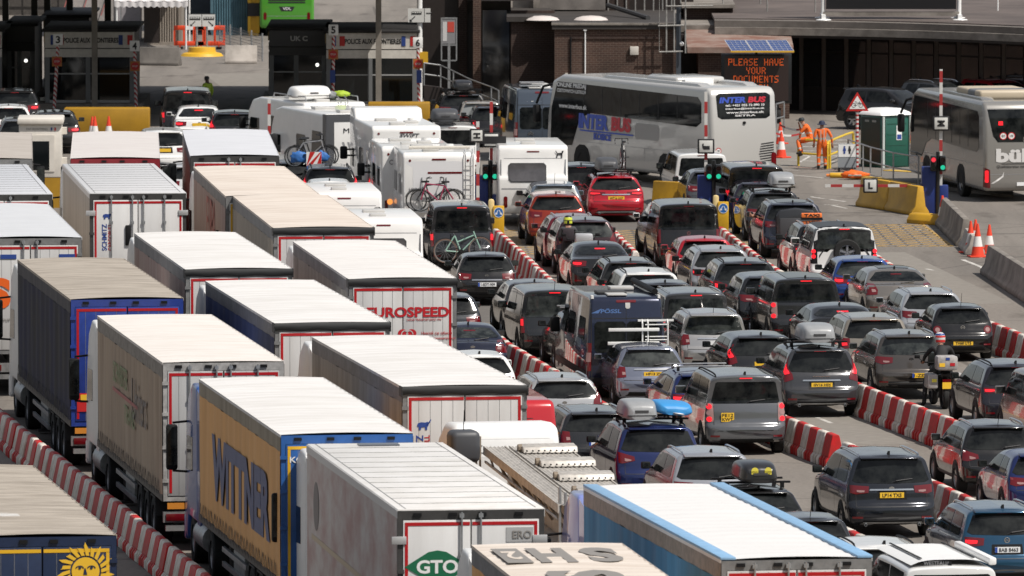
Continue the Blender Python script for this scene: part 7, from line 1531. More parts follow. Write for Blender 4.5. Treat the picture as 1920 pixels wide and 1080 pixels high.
zs_ = at(508, 262, p.y).z; MB().box(-.12, .28, -.14, -.08, zs_ - .2, zs_ + .2).build('letter_board', M_INK, r, bevel=.05)
# lowered arm with letter L
p = G(1740, 400); r = empty('lowered_barrier', p, 0, 'lowered red and white barrier arm carrying letter L board', 'barrier arm'); D = p.y; xa = X(1547, D) - p.x; zl = at(1640, 348, D).z
ao = MB().box(xa, 0, -.1, -.02, zl - .045, zl + .045).build('barrier_arm', stripe_mat('red_white_arm_x', .42, 'x'), r); ao.data.materials[0].node_tree.nodes['Wave Texture'].bands_direction = 'X'
MB().box(-.25, .15, -.15, .3, 0, 1.0).build('base', M_KIOSK, r); xs = X(1632, D) - p.x; bo = MB().box(xs - .24, xs + .24, -.18, -.11, zl - .23, zl + .25).build('letter_board', M_INK, r, bevel=.06); MB().box(xs - .19, xs + .19, -.192, -.175, zl - .18, zl + .20).build('board_face', M_SIGW, bo, bevel=.03); letter('L', .15, .22, M_INK, bo, (xs, -.198, zl + .01), bold=.05)
for px, py, lb in ((1740, 424, 'low yellow concrete kerb block below the letter M signal'),): o = jersey(G(px - 28, py - 6), G(px + 30, py - 2), M_JY, lb, h=.34, name='kerb_block')
# blue arrow bollards
def bollard(px, py, label):
    p = G(px, py); r = empty('arrow_bollard', p, 0, label, 'bollard', 'yellow bollards with blue arrow discs'); r.scale = (.86, .86, .9); MB().box(-.20, .20, -.06, .10, 0, 1.05).build('panel', M_YEL, r, bevel=.03); MB().box(-.38, -.16, .0, .22, 0, 1.28).build('post', P('bollard_cream', (.62, .48, .22), .5), r, bevel=.08)
    plate2d([disc(.17, 24)], P('disc_blue', (.02, .13, .42), .4), r, (0, -.068, .82), name='blue_disc'); plate2d(ringpoly(.16, .178), M_WHITE, r, (0, -.072, .82), name='disc_rim')
    for s_ in (-1, 1): plate2d([[(s_ * a, b_) for a, b_ in ((.01, .08), (.03, .09), (.09, -.02), (.12, .0), (.12, -.09), (.03, -.05), (.06, -.035))]], M_WHITE, r, (0, -.076, .82), name='white_arrow')
bollard(935, 442, 'yellow bollard with blue double arrow disc below the letter I signal'); bollard(1356, 434, 'yellow bollard with blue double arrow disc below the letter J signal')
# cones
def cone(px, py, label, h=.95, tilt=0):
    p = G(px, py); r = empty('traffic_cone', p, random.uniform(0, 1), label, 'traffic cone', 'red and white traffic cones'); b0 = .26 * h / .95
    CO = P('cone_orange', (.70, .055, .02), .45); CW = P('cone_white', (.70, .69, .67), .4)
    MB().prism([(-b0, -b0), (b0, -b0), (b0, b0), (-b0, b0)], 'z', 0, .05).build('base', CO, r, bevel=.015)
    f = lambda z: .17 * h / .95 * (1 - z / h) + .03
    for a, b_, m_ in ((.05, .32, CO), (.32, .62, CW), (.62, 1.0, CO)): MB().lathe([(f(a * h), a * h), (f(b_ * h), b_ * h)] + ([(.001, h)] if b_ == 1 else []), 'z', n=18).build('cone_band', m_, r)
for px, py, h, lb in ((1820, 474, .98, 'left cone of the group beside the concrete barriers'), (1833, 482, 1.02, 'nearest cone of the group beside the concrete barriers'), (1829, 466, .9, 'rear cone of the group beside the concrete barriers'), (1855, 476, .9, 'cone at the end of the long concrete barrier'), (1767, 422, .95, 'cone beside the letter M signal and kerb block'), (1465, 296, .95, 'cone right of the silver coach'), (1463, 270, .8, 'small cone behind the silver coach'),
                      (173, 264, .9, 'left of the three cones before the yellow plinth'), (178, 266, .95, 'middle of the three cones before the yellow plinth'), (204, 266, .95, 'right of the three cones before the yellow plinth')): cone(px, py, lb, h)
# barrier tape
for (a, b_), lb in ((((1462, 236), (1510, 243)), 'upper red and white barrier tape behind the seated worker'), (((1455, 252), (1508, 250)), 'lower red and white barrier tape behind the seated worker')):
    A, B_ = G(a[0], a[1] + 40, .0), G(b_[0], b_[1] + 40, .0); za_, zb2 = at(*a, A.y).z, at(*b_, B_.y).z
    o = MB().grid(lambda u, v: ((B_.x - A.x) * u, (B_.y - A.y) * u, za_ + (zb2 - za_) * u - .10 * math.sin(u * math.pi) + .07 * v), 20, 1).build('barrier_tape', ao.data.materials[0], None, smooth=0); o.location = (A.x, A.y, 0); tag(o, lb, 'tape')
# road markings
line_marks('road_line', M_LINE, [[(1805, 487), (1838, 500), (1925, 548)], [(1712, 431), (1815, 431)]], .14)
line_marks('road_line', M_LINE, [[(1468, 326), (1545, 334)], [(1462, 318), (1500, 320)]], .12)
line_marks('road_dash', M_LINE, [[(1520, 369), (1546, 373)], [(1556, 374), (1585, 378)], [(1545, 384), (1572, 384)], [(1560, 385), (1588, 391)]], .12)
line_marks('road_dash', M_LINE, [[(1532, 783), (1560, 794)], [(1735, 504), (1750, 507)]], .12)
line_marks('lane_line', M_LINEY, [[(1601, 760), (1750, 830)], [(1468, 832), (1545, 870)], [(1601, 762), (1590, 756)]], .11)
line_marks('edge_line', M_LINER, [[(1480, 312), (1600, 322), (1720, 352)]], .10)
line_marks('zebra_line', M_LINE, [[(1505 + 0, y), (1605, y + 1)] for y in (262, 268, 275, 283, 292)], .30)
line_marks('bay_line', M_LINE, [[(1480, 300), (1600, 306)], [(1500, 304), (1520, 292)], [(1540, 306), (1600, 298)]], .10)
line_marks('tick_line', M_LINE, [[(x, y), (x + 9, y - 4)] for x, y in [(1806 + i * 11, 468 + i * 5.2) for i in range(8)]], .1)
# yellow hatched box junctions
def hatch(c, n=5):
    A, B_, C_, D_ = [G(*q) for q in c]; sg = []; mb = MB()
    def L2(p, q): stroke(mb, p, q, .11)
    for p, q in ((A, B_), (B_, C_), (C_, D_), (D_, A)): L2(p, q)
    wd = (B_ - A).length; dl = (D_ - A).length; k = wd / dl; m = int(dl / .95)
    for i in range(-int(k * m) - 1, m + 1):
        t = i / m
        for P0, P1, Q0, Q1 in ((A, D_, B_, C_), (B_, C_, A, D_)):
            u0 = max(0, -t / k); u1 = min(1, (1 - t) / k)
            if u1 - u0 > .05: L2(P0.lerp(P1, t + k * u0).lerp(Q0.lerp(Q1, t + k * u0), u0), P0.lerp(P1, t + k * u1).lerp(Q0.lerp(Q1, t + k * u1), u1))
    tag(mb.build('yellow_hatching', M_LINEY, smooth=0), kind='structure')
hatch([(1620, 462), (1785, 462), (1730, 421), (1590, 421)]); hatch([(955, 478), (1150, 478), (1130, 432), (930, 432)]); hatch([(1150, 478), (1260, 478), (1240, 432), (1130, 432)]); hatch([(1400, 470), (1580, 470), (1560, 425), (1370, 425)])
tp = MB(); 
for i, (px, py, w_, h_) in enumerate(((1470, 300, 5, 9), (1100, 420, 4, 16), (1700, 520, 3, 22), (900, 560, 2.4, 18), (1560, 800, 2.4, 10), (60, 1000, 5, 9), (600, 150, 9, 12))):
    c = G(px, py); tp = MB().prism([(-w_ / 2, -h_ / 2), (w_ / 2, -h_ / 2), (w_ / 2, h_ / 2), (-w_ / 2, h_ / 2)], 'z', 0, .0015); o = tp.build('road_patch', P('patch_dark', (.125, .115, .105), .85, noise=.2, nscale=3) if i % 2 else P('patch_pale', (.225, .205, .18), .85, noise=.15, nscale=3), None, smooth=0); o.location = (c.x, c.y, .001); o.rotation_euler = (0, 0, .1); tag(o, kind='structure')
# background quay: raised terrace and wall behind the booths, left
tb = MB().box(-60, X(240, 470), 468, 469, 0, 1.1).build('terrace_wall', P('dark_terrace_concrete', (.075, .066, .058), .85, noise=.3)); tag(tb, 'low grey concrete wall far behind the left booths', 'wall')
railing([Vector((X(-60, 470), 467.5, 1.1)), Vector((X(140, 470), 467.5, 1.1))], 1.0, 'steel railing on the low wall far behind the booths', M_STEEL)
# ------------------------------------------------------------------ bicycles, board bag, taxi sign
M_BFR = P('bike_black', (.015, .015, .016), .35)
def bicycle(loc, rot, frame, label, r=.34, tyre=M_RUBBER, drop=False, step=False):
    "bicycle along local X (front to +X), standing on z = 0"
    o = empty('bicycle', loc, 0, label, 'bicycle'); o.rotation_euler = rot; wb = .52
    for s_ in (-1, 1):
        w = MB().lathe([(r - .035, -.018), (r - .01, -.022), (r, 0), (r - .01, .022), (r - .035, .018)], 'y', (0, 0, 0), 26).build('wheel', tyre, o, loc=(s_ * wb, 0, r))
        MB().lathe([(r - .05, -.010), (r - .034, -.012), (r - .034, .012), (r - .05, .010), (r - .05, -.010)], 'y', n=26).build('rim', M_ALLOY, w)
        sp = MB()
        for i in range(14): a = 2 * math.pi * i / 14; sp.cyl((0, 0, 0), (math.cos(a) * (r - .045), 0, math.sin(a) * (r - .045)), .0035, n=4)
        sp.cyl((0, -.03, 0), (0, .03, 0), .03, n=10); q = sp.build('spokes', M_STEEL, w); q['kind'] = 'stuff'
        MB().tube([(r * 1.05 * math.cos(a), 0, r * 1.05 * math.sin(a)) for a in [R(30 + 15 * k) for k in range(10)]], .012, 5).build('mudguard', M_BFR, w) if not drop else None
    bbp, st, hd, rh = (-.06, 0, .30), (-.22, 0, .80), (.34, 0, .86), (-wb, 0, r)
    tb = [[bbp, (.36, 0, .68)], [bbp, st], [bbp, rh], [st, rh], [(.34, 0, .90), (wb, 0, r)]] + ([[(-.16, 0, .60), (.35, 0, .78)]] if step else [[st, hd]])
    fb = MB()
    for t_ in tb: fb.tube(t_, .022, 7)
    fb.build('frame', frame, o)
    MB().cbox((-.25, 0, .92), (.26, .13, .06)).build('saddle', M_BFR, o, bevel=.025); MB().tube([(-.22, 0, .78), (-.245, 0, .91)], .015).build('seat_post', M_STEEL, o)
    if drop: MB().tube(chaikin([(.42, -.21, .82), (.52, -.21, .86), (.50, -.21, .98), (.38, -.20, .98), (.36, 0, .98), (.38, .20, .98), (.50, .21, .98), (.52, .21, .86), (.42, .21, .82)], 1), .014, 6).build('handlebar', M_BFR, o)
    else: MB().tube([(.20, -.30, 1.06), (.32, -.1, 1.04), (.33, 0, 1.0), (.32, .1, 1.04), (.20, .30, 1.06)], .014, 6).build('handlebar', M_BFR, o)
    MB().tube([(.34, 0, .86), (.33, 0, 1.0)], .016).build('stem', M_BFR, o)
    MB().cyl((-.06, -.05, .30), (-.06, -.035, .30), .09, n=14).build('chainring', M_BFR, o)
    for s_ in (-1, 1): MB().tube([(-.06, s_ * .06, .30), (-.06 + s_ * .12, s_ * .08, .30 - s_ * .12)], .012, 5).cbox((-.06 + s_ * .12, s_ * .13, .30 - s_ * .12), (.09, .10, .025)).build('pedal', M_BFR, o)
    return o
cv = [o for o in scene.objects if o.get('label', '').startswith('charcoal camper van')][0]
def rel(o, x, y, z): return Vector(o.location) + Matrix.Rotation(o.rotation_euler.z, 3, 'Z') @ Vector((x, y, z))
rear = -4.9 / 2
for x in (-.35, .35): MB().tube([(x, rear, .42), (x, rear - .40, .36)], .03).tube([(x, rear, 1.1), (x, rear - .12, 1.1), (x, rear - .2, .38)], .015).build('bike_rack', M_TRIM, cv)
bicycle(rel(cv, .02, rear - .34, .30), (0, R(-3), cv.rotation_euler.z), P('bike_mint', (.30, .48, .40), .35), 'pale green step through bicycle on the back of the charcoal camper van', r=.36, tyre=P('tan_tyre', (.16, .10, .075), .7), step=True)
bicycle(rel(HYMER, -.20, -.20, 1.01), (0, 0, HYMER.rotation_euler.z), M_BFR, 'outer dark bicycle hanging on the motorhome with ladder')
bicycle(rel(HYMER, -.08, -.38, 1.01), (0, 0, HYMER.rotation_euler.z + math.pi), P('bike_pink', (.30, .03, .08), .35), 'inner bicycle with red parts on the motorhome with ladder')
# black car with bicycles on its tail, left of the turning motorhome
p = at(548, 300, 318.8); bc = car('hatch', K, 0, 0, 'black car carrying bicycles on its tailgate left of the turning motorhome', H=1.5, plate=None, hd=.22, loc=(p.x - .3, p.y + 2.1, 0)); B0 = at(582, 313, 318.0)
MB().tube([(-.1, -2.05, 1.05), (.1, -2.5, 1.15)], .03).build('bike_rack', M_TRIM, bc); MB().tube([(.7, -2.0, 1.05), (.7, -2.5, 1.15)], .03).build('bike_rack', M_TRIM, bc)
bicycle(B0, (0, 0, .05), P('bike_silver', (.45, .45, .46), .3, metal=.6), 'silver bicycle with blue covered load behind red and white warning board'); bicycle(B0 + Vector((.08, .22, .02)), (0, 0, .05), M_BFR, 'black bicycle behind the silver bicycle left of the turning motorhome')
wbd = empty('warning_board', B0 + Vector((.12, -.14, .02)), .05, 'red and white diagonal striped warning board hung on the bicycles', 'sign')
MB().box(-.25, .25, 0, .02, 0, .48).build('board', M_WHITE, wbd)
for k in (-.36, -.02, .32): 
    q = [(max(-.25, min(.25, k - .25 + .0)), 0), (max(-.25, min(.25, k - .08)), 0), (max(-.25, min(.25, k + .40)), .48), (max(-.25, min(.25, k + .23)), .48)]
    plate2d([q], M_RED, wbd, (0, -.004, 0), name='red_stripe')
cvr = empty('load_cover', B0 + Vector((-.05, -.02, .12)), .05, 'crumpled blue cover tied to the silver bicycle', 'cover'); lump('cover_cloth', P('cover_blue', (.03, .14, .42), .6), cvr, (-.30, 0, .18), (.30, .12, .22), 2); lump('cover_cloth', P('cover_blue', (.03, .14, .42), .6), cvr, (.42, 0, .2), (.24, .12, .2), 5)
bicycle(rel(RED_ESTATE, .42, -.2, 1.58), (0, 0, RED_ESTATE.rotation_euler.z + R(90)), M_BFR, 'black racing bicycle standing upright on the red estate roof', drop=True)
# board bag on the royal blue off-roader
b = roof_box(P('bag_blue', (.04, .26, .58), .5), .86, 2.1, .26); b.location = rel(BLUE_BOX_CAR, .44, -.75, 1.73 + .20); b.rotation_euler = (0, R(4), BLUE_BOX_CAR.rotation_euler.z)
for ch in list(b.children):
    if ch.name.split('.')[0] in ('handle_plate', 'lid_seam'): bpy.data.objects.remove(ch)
    else: ch.name = 'blue_cover'
b.name = 'board_bag'; tag(b, 'bright blue board bag with white underside beside the grey roof box', 'board bag')
lump('white_underside', P('bag_white', (.66, .66, .66), .5), b, (.02, -.05, .035), (.42, 1.02, .055), 4)
sgn = MB().box(-.30, .30, -.09, .09, 0, .145).build('sign_box', P('taxi_orange', (.85, .20, .04), .4), TAXI, bevel=.02, loc=(-.12, .15, 1.80)); MB().box(-.31, .31, -.10, .10, -.05, .02).build('sign_base', M_TRIM, sgn); letter('TAXI', .46, .085, M_INK, sgn, (0, -.095, .085), bold=.03)

# ------------------------------------------------------------------ people
SKIN = P('skin', (.40, .21, .14), .55); SKIN_D = P('dark_skin', (.075, .04, .028), .55); OJ = P('hivis_orange', (.86, .15, .015), .7, noise=.25, nscale=14, bump=.4); BAND = P('reflective_band', (.42, .38, .33), .4); BOOT = P('boot', (.02, .018, .016), .7); BLKC = P('black_cloth', (.016, .016, .018), .75, noise=.3, nscale=12); GREYC = P('grey_cloth', (.055, .055, .06), .8, noise=.2, nscale=12); NAVYC = P('navy_cloth', (.012, .02, .055), .7)
def person(loc, rz, J, mats, label, head=(0, 0, 0), bands=(), look=0):
    """continuous skinned body: J gives the joints (facing +Y); mats = (skin, top, trousers, boots)"""
    bm = bmesh.new(); lay = bm.verts.layers.skin.verify(); V = {}; reg = {}; E = []
    def v(n, co, r, rg):
        a = bm.verts.new(co); a[lay].radius = (r, r); V[n] = a; reg[n] = rg; return a
    def e(a, b): bm.edges.new((V[a], V[b])); E.append((a, b))
    P_ = Vector(J['pelvis']); C = Vector(J['chest']); N = Vector(J['neck']); Hd = Vector(J['head'])
    v('pelvis', P_, .135, 2); v('belly', P_.lerp(C, .5), .135, 1); v('chest', C, .155, 1); v('neck', N, .06, 0); v('jaw', N.lerp(Hd, .55), .068, 0); v('skull', Hd, .092, 0); v('crown', Hd + (Hd - N).normalized() * .07, .075, 0)
    for a, b in (('pelvis', 'belly'), ('belly', 'chest'), ('chest', 'neck'), ('neck', 'jaw'), ('jaw', 'skull'), ('skull', 'crown')): e(a, b)
    for sd_ in 'LR':
        S, El, W, K_, A = [Vector(J[k + sd_]) for k in ('sh', 'el', 'wr', 'kn', 'an')]
        Hh = Vector(J.get('hd' + sd_, W + (W - El).normalized() * .09)); Hp = Vector(J.get('hip' + sd_, P_ + Vector(((-.10 if sd_ == 'L' else .10), 0, -.05))))
        v('sh' + sd_, S, .075, 1); v('el' + sd_, El, .05, 1); v('wr' + sd_, W, .036, 0); v('pa' + sd_, Hh, .034, 0)
        e('chest', 'sh' + sd_); e('sh' + sd_, 'el' + sd_); e('el' + sd_, 'wr' + sd_); e('wr' + sd_, 'pa' + sd_)
        d = (Hh - W).normalized(); sdv = d.cross(Vector((0, 1, .3))).normalized(); nrm = sdv.cross(d)
        for k, (off, ln) in enumerate(((-.030, .070), (-.010, .082), (.010, .078), (.028, .062))):
            b0 = Hh + d * .03 + sdv * off; v(f'f{k}a{sd_}', b0, .010, 0); v(f'f{k}b{sd_}', b0 + d * ln * .55 + nrm * .010, .009, 0); v(f'f{k}c{sd_}', b0 + d * ln * .85 + nrm * .030, .008, 0)
            e('pa' + sd_, f'f{k}a{sd_}'); e(f'f{k}a{sd_}', f'f{k}b{sd_}'); e(f'f{k}b{sd_}', f'f{k}c{sd_}')
        b0 = Hh - d * .02 - sdv * .038; v('ta' + sd_, b0, .011, 0); v('tb' + sd_, b0 + d * .045 - sdv * .018 + nrm * .012, .009, 0); e('pa' + sd_, 'ta' + sd_); e('ta' + sd_, 'tb' + sd_)
        To = Vector(J.get('to' + sd_, A + Vector((0, .16, -.05))))
        v('hip' + sd_, Hp, .115, 2); v('kn' + sd_, K_, .078, 2); v('mid' + sd_, K_.lerp(A, .5), .07, 2); v('an' + sd_, A, .058, 3); v('to' + sd_, To, .042, 3)
        e('pelvis', 'hip' + sd_); e('hip' + sd_, 'kn' + sd_); e('kn' + sd_, 'mid' + sd_); e('mid' + sd_, 'an' + sd_); e('an' + sd_, 'to' + sd_)
    V['pelvis'][lay].use_root = True
    segs = [(V[a].co.copy(), V[b].co.copy(), reg[a], reg[b]) for a, b in E]
    me = bpy.data.meshes.new('skeleton'); bm.to_mesh(me); bm.free(); o = bpy.data.objects.new('skeleton', me); COL.objects.link(o)
    m1 = o.modifiers.new('s', 'SKIN'); m1.use_smooth_shade = True; m2 = o.modifiers.new('d', 'SUBSURF'); m2.levels = 2; m2.render_levels = 2
    dg = bpy.context.evaluated_depsgraph_get(); dg.update(); out = bpy.data.meshes.new_from_object(o.evaluated_get(dg)); bpy.data.objects.remove(o)
    out.name = 'person_body'; out.materials.clear()
    for m in mats: out.materials.append(m)
    out.materials.append(BAND)
    for f in out.polygons:
        c = f.center; best = (9, 0)
        for a, b, ra, rb in segs:
            ab = b - a; t = max(0, min(1, (c - a).dot(ab) / max(1e-9, ab.length_squared))); dd = (a + ab * t - c).length
            if dd < best[0]:
                rg = ra if t < (.5 if rb != 3 else .75) else rb
                if {ra, rb} == {0, 1}: rg = (ra if t < .82 else rb) if ra == 1 else (ra if t < .3 else rb)
                best = (dd, rg)
        f.material_index = best[1]
        for (z0, z1) in bands:
            if z0 < c.z < z1 and best[1] in (1, 2): f.material_index = 4
    out.shade_smooth()
    r = empty('person', loc, rz, label, 'person'); link('body', out, r)
    return r, Hd
def face(r, Hd, dirv, skin):
    d = Vector(dirv).normalized(); s = d.cross(Vector((0, 0, 1))).normalized(); u = s.cross(d)
    for k in (-1, 1):
        MB().lathe([(.001, .012), (.010, .006), (.012, 0), (.001, -.012)], 'z', n=8).build('eye', M_INK, r, loc=Hd + d * .088 + s * .032 * k + u * .012)
        MB().lathe([(.001, .03), (.014, .02), (.018, 0), (.012, -.025), (.001, -.03)], 'z', n=8).build('ear', skin, r, loc=Hd + s * .092 * k)
    MB().cyl(Hd + d * .085 + u * .01, Hd + d * .115 - u * .025, .010, .018, 8).build('nose', skin, r); MB().cbox(Hd + d * .088 - u * .058, (.05, .012, .012)).build('mouth', P('lips', (.25, .08, .07), .5), r)
def hat(r, Hd, mat, brim=True, tilt=(0, 0, 0)):
    o = MB().lathe([(.001, .125), (.07, .118), (.105, .075), (.112, .02)] + ([(.118, .015), (.178, -.01), (.175, -.018), (.112, .005)] if brim else [(.108, .0)]), 'z', n=20).build('hat', mat, r, loc=Hd + Vector((0, 0, .0))); o.rotation_euler = tilt
    return o
STAND = dict(pelvis=(0, 0, .93), chest=(0, .01, 1.28), neck=(0, .0, 1.47), head=(0, .03, 1.60), shL=(-.20, 0, 1.40), shR=(.20, 0, 1.40), elL=(-.27, -.03, 1.13), elR=(.27, -.03, 1.13), wrL=(-.27, .08, .92), wrR=(.28, .06, .90), knL=(-.11, .03, .50), knR=(.11, .02, .50), anL=(-.12, -.02, .09), anR=(.12, -.03, .09))
# standing worker in orange, seen from behind
p = G(1541, 318); r, h = person(p, .1, dict(STAND, wrR=(.36, -.02, .92), elR=(.33, -.05, 1.15)), (SKIN, OJ, OJ, BOOT), 'worker in orange high visibility suit and dark blue hat standing with back turned', bands=((1.08, 1.14), (.40, .45), (.20, .25)))
hat(r, h, NAVYC); face(r, h, (0, 1, 0), SKIN); MB().box(-.075, -.045, -.172, -.166, 1.0, 1.40).build('brace_band', BAND, r); MB().box(.045, .075, -.172, -.166, 1.0, 1.40).build('brace_band', BAND, r)
# seated worker, facing left, hand at the face
p = G(1513, 312); r, h = person(p + Vector((.08, .10, 0)), R(80), dict(pelvis=(0, -.06, 1.02), chest=(.02, .10, 1.32), neck=(.02, .20, 1.48), head=(.02, .27, 1.60), shL=(-.18, .10, 1.42), shR=(.20, .12, 1.42), elL=(-.24, .28, 1.18), elR=(.24, .30, 1.16), wrL=(-.14, .32, .98), wrR=(.14, .36, 1.38), hdR=(.09, .37, 1.46), knL=(-.13, .40, .92), knR=(.12, .38, .84), anL=(-.30, .26, .50), anR=(-.02, .24, .42), toL=(-.34, .42, .46), toR=(-.04, .40, .37)), (SKIN, OJ, OJ, BOOT), 'worker in orange high visibility suit and dark cap sitting on the yellow rail', bands=((1.16, 1.21), (.62, .67)))
hat(r, h, P('cap_dark', (.02, .025, .03), .7), False, (R(-12), 0, 0)); MB().box(-.09, .09, .08, .20, .02, .04).build('cap_peak', P('cap_dark', (.02, .025, .03), .7), r, bevel=.015, loc=h); face(r, h, (0, 1, -.2), SKIN)
# orange overalls left on the railing and the kerb
for (px, py), z, s, lb in (((1588, 318), .40, (.22, .18, .42), 'orange jacket hanging over the notice stand'), ((1602, 336), .16, (.46, .22, .16), 'crumpled orange overalls lying on the yellow kerb')):
    o = lump('orange_garment', OJ, None, (0, 0, 0), s, 6 if z > .3 else 9); o.location = G(px, py) + Vector((0, -.25, z)); tag(o, lb, 'clothing')
    MB().box(-s[0] * .5, s[0] * .5, -s[1] - .02, -s[1] + .02, -.03, .03).build('reflective_band', BAND, o, bevel=.01)
o = MB().cyl((-.28, 0, .1), (.28, 0, .1), .09, n=14).build('gas_bottle', M_YEL, None, bevel=.02); o.location = G(1571, 334); tag(o, 'small yellow cylinder lying at the end of the kerb', 'cylinder'); MB().cyl((-.40, 0, .1), (-.28, 0, .1), .05, n=10).build('valve', M_AMBER, o)
# rider in yellow green helmet beside the very dark red crossover
def helmet(r, h, base, trims, vis=True):
    o = MB().lathe([(.001, .155), (.06, .148), (.11, .11), (.135, .04), (.138, -.03), (.125, -.10), (.095, -.125), (.08, -.11)], 'z', n=24).build('helmet', base, r, loc=h, smooth=60)
    for (a0, a1, z0, z1, m) in trims:
        MB().grid(lambda u, v: ((.1415 - max(0, (z0 + (z1 - z0) * v)) ** 2 * 2.4) * math.cos(R(a0 + (a1 - a0) * u)), (.1415 - max(0, (z0 + (z1 - z0) * v)) ** 2 * 2.4) * math.sin(R(a0 + (a1 - a0) * u)), z0 + (z1 - z0) * v), 10, 4).build('helmet_stripe', m, o)
    return o
HY = P('helmet_yellow', (.55, .62, .05), .3, coat=.6)
p = G(1065, 516); r, h = person(p, .05, dict(STAND, elL=(-.27, .02, 1.13), wrL=(-.22, .2, 1.0), elR=(.28, .04, 1.12), wrR=(.26, .24, 1.05)), (SKIN, GREYC, BLKC, BOOT), 'rider in black vest and yellow green helmet standing by the very dark red crossover')
helmet(r, h + Vector((0, 0, .02)), M_BLACKP, [(200, 340, .02, .10, HY), (210, 255, -.08, .0, HY), (285, 330, -.08, .0, HY), (20, 160, .02, .1, HY)])
MB().box(-.17, .17, -.19, -.13, 1.02, 1.40).build('vest_back', P('vest_plum', (.03, .022, .028), .7), r, bevel=.04); face(r, h, (0, 1, 0), SKIN)
def motorcycle(loc, rz, label, case, black=M_BLACKP):
    r = empty('motorcycle', loc, rz, label, 'motorcycle')
    for y in (-.72, .78):
        w = MB().lathe([(.22, -.06), (.30, -.075), (.325, -.04), (.325, .04), (.30, .075), (.22, .06), (.22, -.06)], 'x', (0, 0, 0), 24).build('wheel', M_RUBBER, r, loc=(0, y, .325)); MB().lathe([(.23, -.03), (.05, -.03), (.05, .03), (.23, .03)], 'x', n=20).build('rim', M_TRIM_G, w)
    MB().prism([(-.55, .62), (-.95, .80), (-.98, .90), (-.2, .84), (.15, .92), (.45, 1.02), (.62, .95), (.5, .5), (-.2, .36)], 'x', -.15, .15).build('fairing', black, r, bevel=.05, seg=3)
    MB().prism([(-.85, .88), (-.15, .84), (-.1, .90), (-.5, .93), (-.85, .95)], 'x', -.13, .13).build('seat', M_TRIM, r, bevel=.03); MB().prism([(.55, .95), (.70, .98), (.52, 1.32), (.44, 1.3)], 'x', -.18, .18).build('windshield', M_GLASS2, r, bevel=.02)
    MB().tube([(-.42, .22, 1.10), (-.15, .38, 1.06), (.15, .38, 1.06), (.42, .22, 1.10)], .018).build('handlebar', M_TRIM, r)
    for s_ in (-1, 1):
        MB().cbox((s_ * .50, .30, 1.22), (.14, .03, .09)).build('mirror', M_TRIM, r, bevel=.02); MB().tube([(s_ * .36, .26, 1.10), (s_ * .48, .31, 1.2)], .01).build('mirror_stem', M_TRIM, r); MB().tube([(s_ * .06, .45, .9), (s_ * .07, .78, .33)], .03).build('fork', M_STEEL, r)
        MB().box(s_ * .33 - .13, s_ * .33 + .13, -.95, -.40, .52, .88).build('pannier', case, r, bevel=.04)
    MB().box(-.26, .26, -1.15, -.72, .98, 1.34).build('top_case', case, r, bevel=.06); MB().cbox((0, -1.0, .72), (.2, .06, .07)).build('tail_light', M_TAIL, r); MB().cbox((0, -1.03, .60), (.22, .015, .16)).build('number_plate', M_PLY, r); MB().cyl((.16, -.2, .36), (.2, -.9, .5), .05, .06, 12).build('exhaust', M_STEEL, r)
    return r
motorcycle(G(1087, 519) + Vector((.05, .1, 0)), .07, 'silver touring motorcycle standing by the rider in yellow green helmet', P('case_silver', (.55, .55, .56), .35, metal=.5))
pm_ = G(1764, 768); mc = motorcycle(pm_ + Vector((0, .95, 0)), .14, 'black motorcycle with white top case covered in stickers', P('case_white', (.42, .40, .39), .4, noise=.3, nscale=9))
for x, z, m, s in ((-.14, 1.12, M_PLY, .07), (.12, 1.13, I_RED, .06), (-.30, .72, P('sticker_yellow', (.75, .65, .08), .5), .06), (.0, 1.27, I_BLUE, .05)): MB().cbox((x, -1.156 if abs(x) < .26 else -.956, z), (s * 2, .006, s * 1.3)).build('sticker', m, mc, smooth=0)
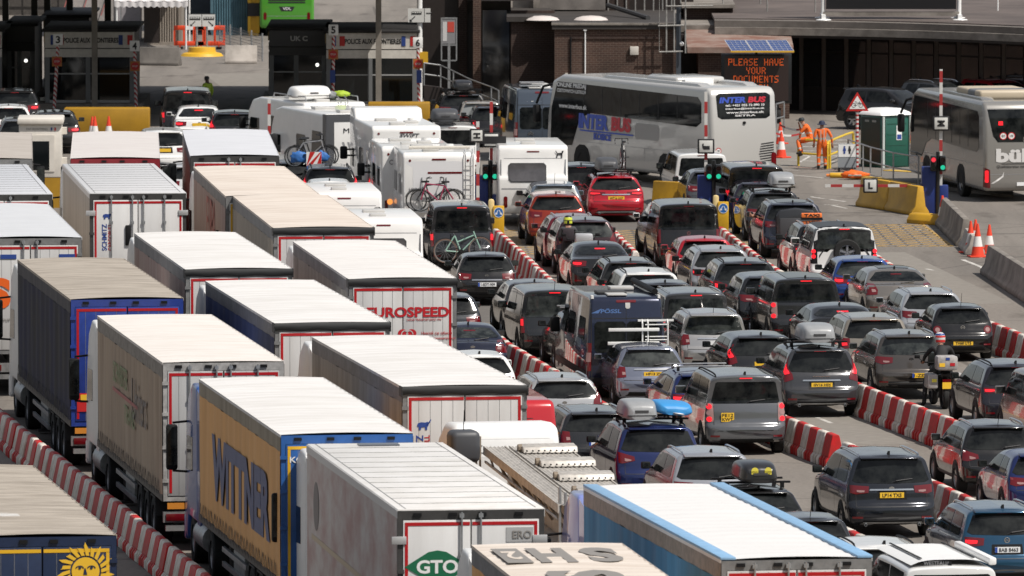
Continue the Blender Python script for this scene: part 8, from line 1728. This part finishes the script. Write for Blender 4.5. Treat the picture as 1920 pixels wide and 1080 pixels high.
r, h = person(pm_ + Vector((0, .95, 0)), .14, dict(pelvis=(0, -.42, 1.02), chest=(0, -.24, 1.38), neck=(0, -.14, 1.55), head=(0, -.08, 1.70), shL=(-.21, -.22, 1.48), shR=(.21, -.22, 1.48), elL=(-.36, .0, 1.25), elR=(.36, .0, 1.25), wrL=(-.36, .2, 1.12), wrR=(.36, .2, 1.12), knL=(-.34, -.05, .72), knR=(.30, .02, .72), anL=(-.42, -.22, .10), anR=(.27, -.2, .38), toL=(-.46, -.04, .05), toR=(.27, -.02, .34), hipL=(-.14, -.40, .97), hipR=(.14, -.40, .97)), (SKIN, BLKC, BLKC, BOOT), 'motorcyclist in black with white red and blue helmet, left foot on road')
helmet(r, h, P('helmet_white', (.60, .59, .58), .25, coat=.8), [(205, 335, .03, .07, M_RED), (215, 325, -.09, -.03, M_RED), (180, 250, .085, .12, I_BLUE), (290, 360, .085, .12, I_BLUE), (250, 290, .08, .13, I_BLUE)])
# officer in the shade near the booths
p = G(389, 226); r, h = person(p, .9, dict(STAND), (SKIN_D, P('hivis_lime', (.30, .42, .03), .7), BLKC, BOOT), 'officer in yellow green vest standing in the booth shade'); face(r, h, (0, 1, 0), SKIN_D); MB().lathe([(.001, .118), (.07, .10), (.098, .05), (.097, -.02)], 'z', n=16).build('hair', M_INK, r, loc=h)
# driver's arm from the midnight blue off-roader
ac = [o for o in scene.objects if o.get('label', '').startswith('midnight blue')][0]
bm_ = MB(); A0, A1, A2 = Vector((-.86, .42, 1.14)), Vector((-1.06, .28, 1.16)), Vector((-1.10, .02, 1.22))
arm = empty('person', rel(ac, 0, 0, 0), ac.rotation_euler.z, 'bare arm of a driver resting out of the midnight blue off-roader window', 'person')
arm.location = ac.location
bm_.cyl(A0, A1, .05, .042, 10); bm_.cyl(A1, A2, .042, .03, 10); bm_.build('forearm', SKIN, arm)
bm_ = MB().cbox(A2 + Vector((0, -.05, .01)), (.05, .10, .08)); hn = bm_.build('hand', SKIN, arm, bevel=.02)
for k in range(4): MB().tube([A2 + Vector((-.01, -.09, .045 - k * .022)), A2 + Vector((-.02, -.13 - .01 * (k % 2), .04 - k * .022)), A2 + Vector((.0, -.165 - .012 * (k in (1, 2)), .03 - k * .022))], .010, 6).build('finger', SKIN, hn)
MB().tube([A2 + Vector((.0, -.02, .05)), A2 + Vector((-.02, -.06, .085))], .012, 6).build('thumb', SKIN, hn)
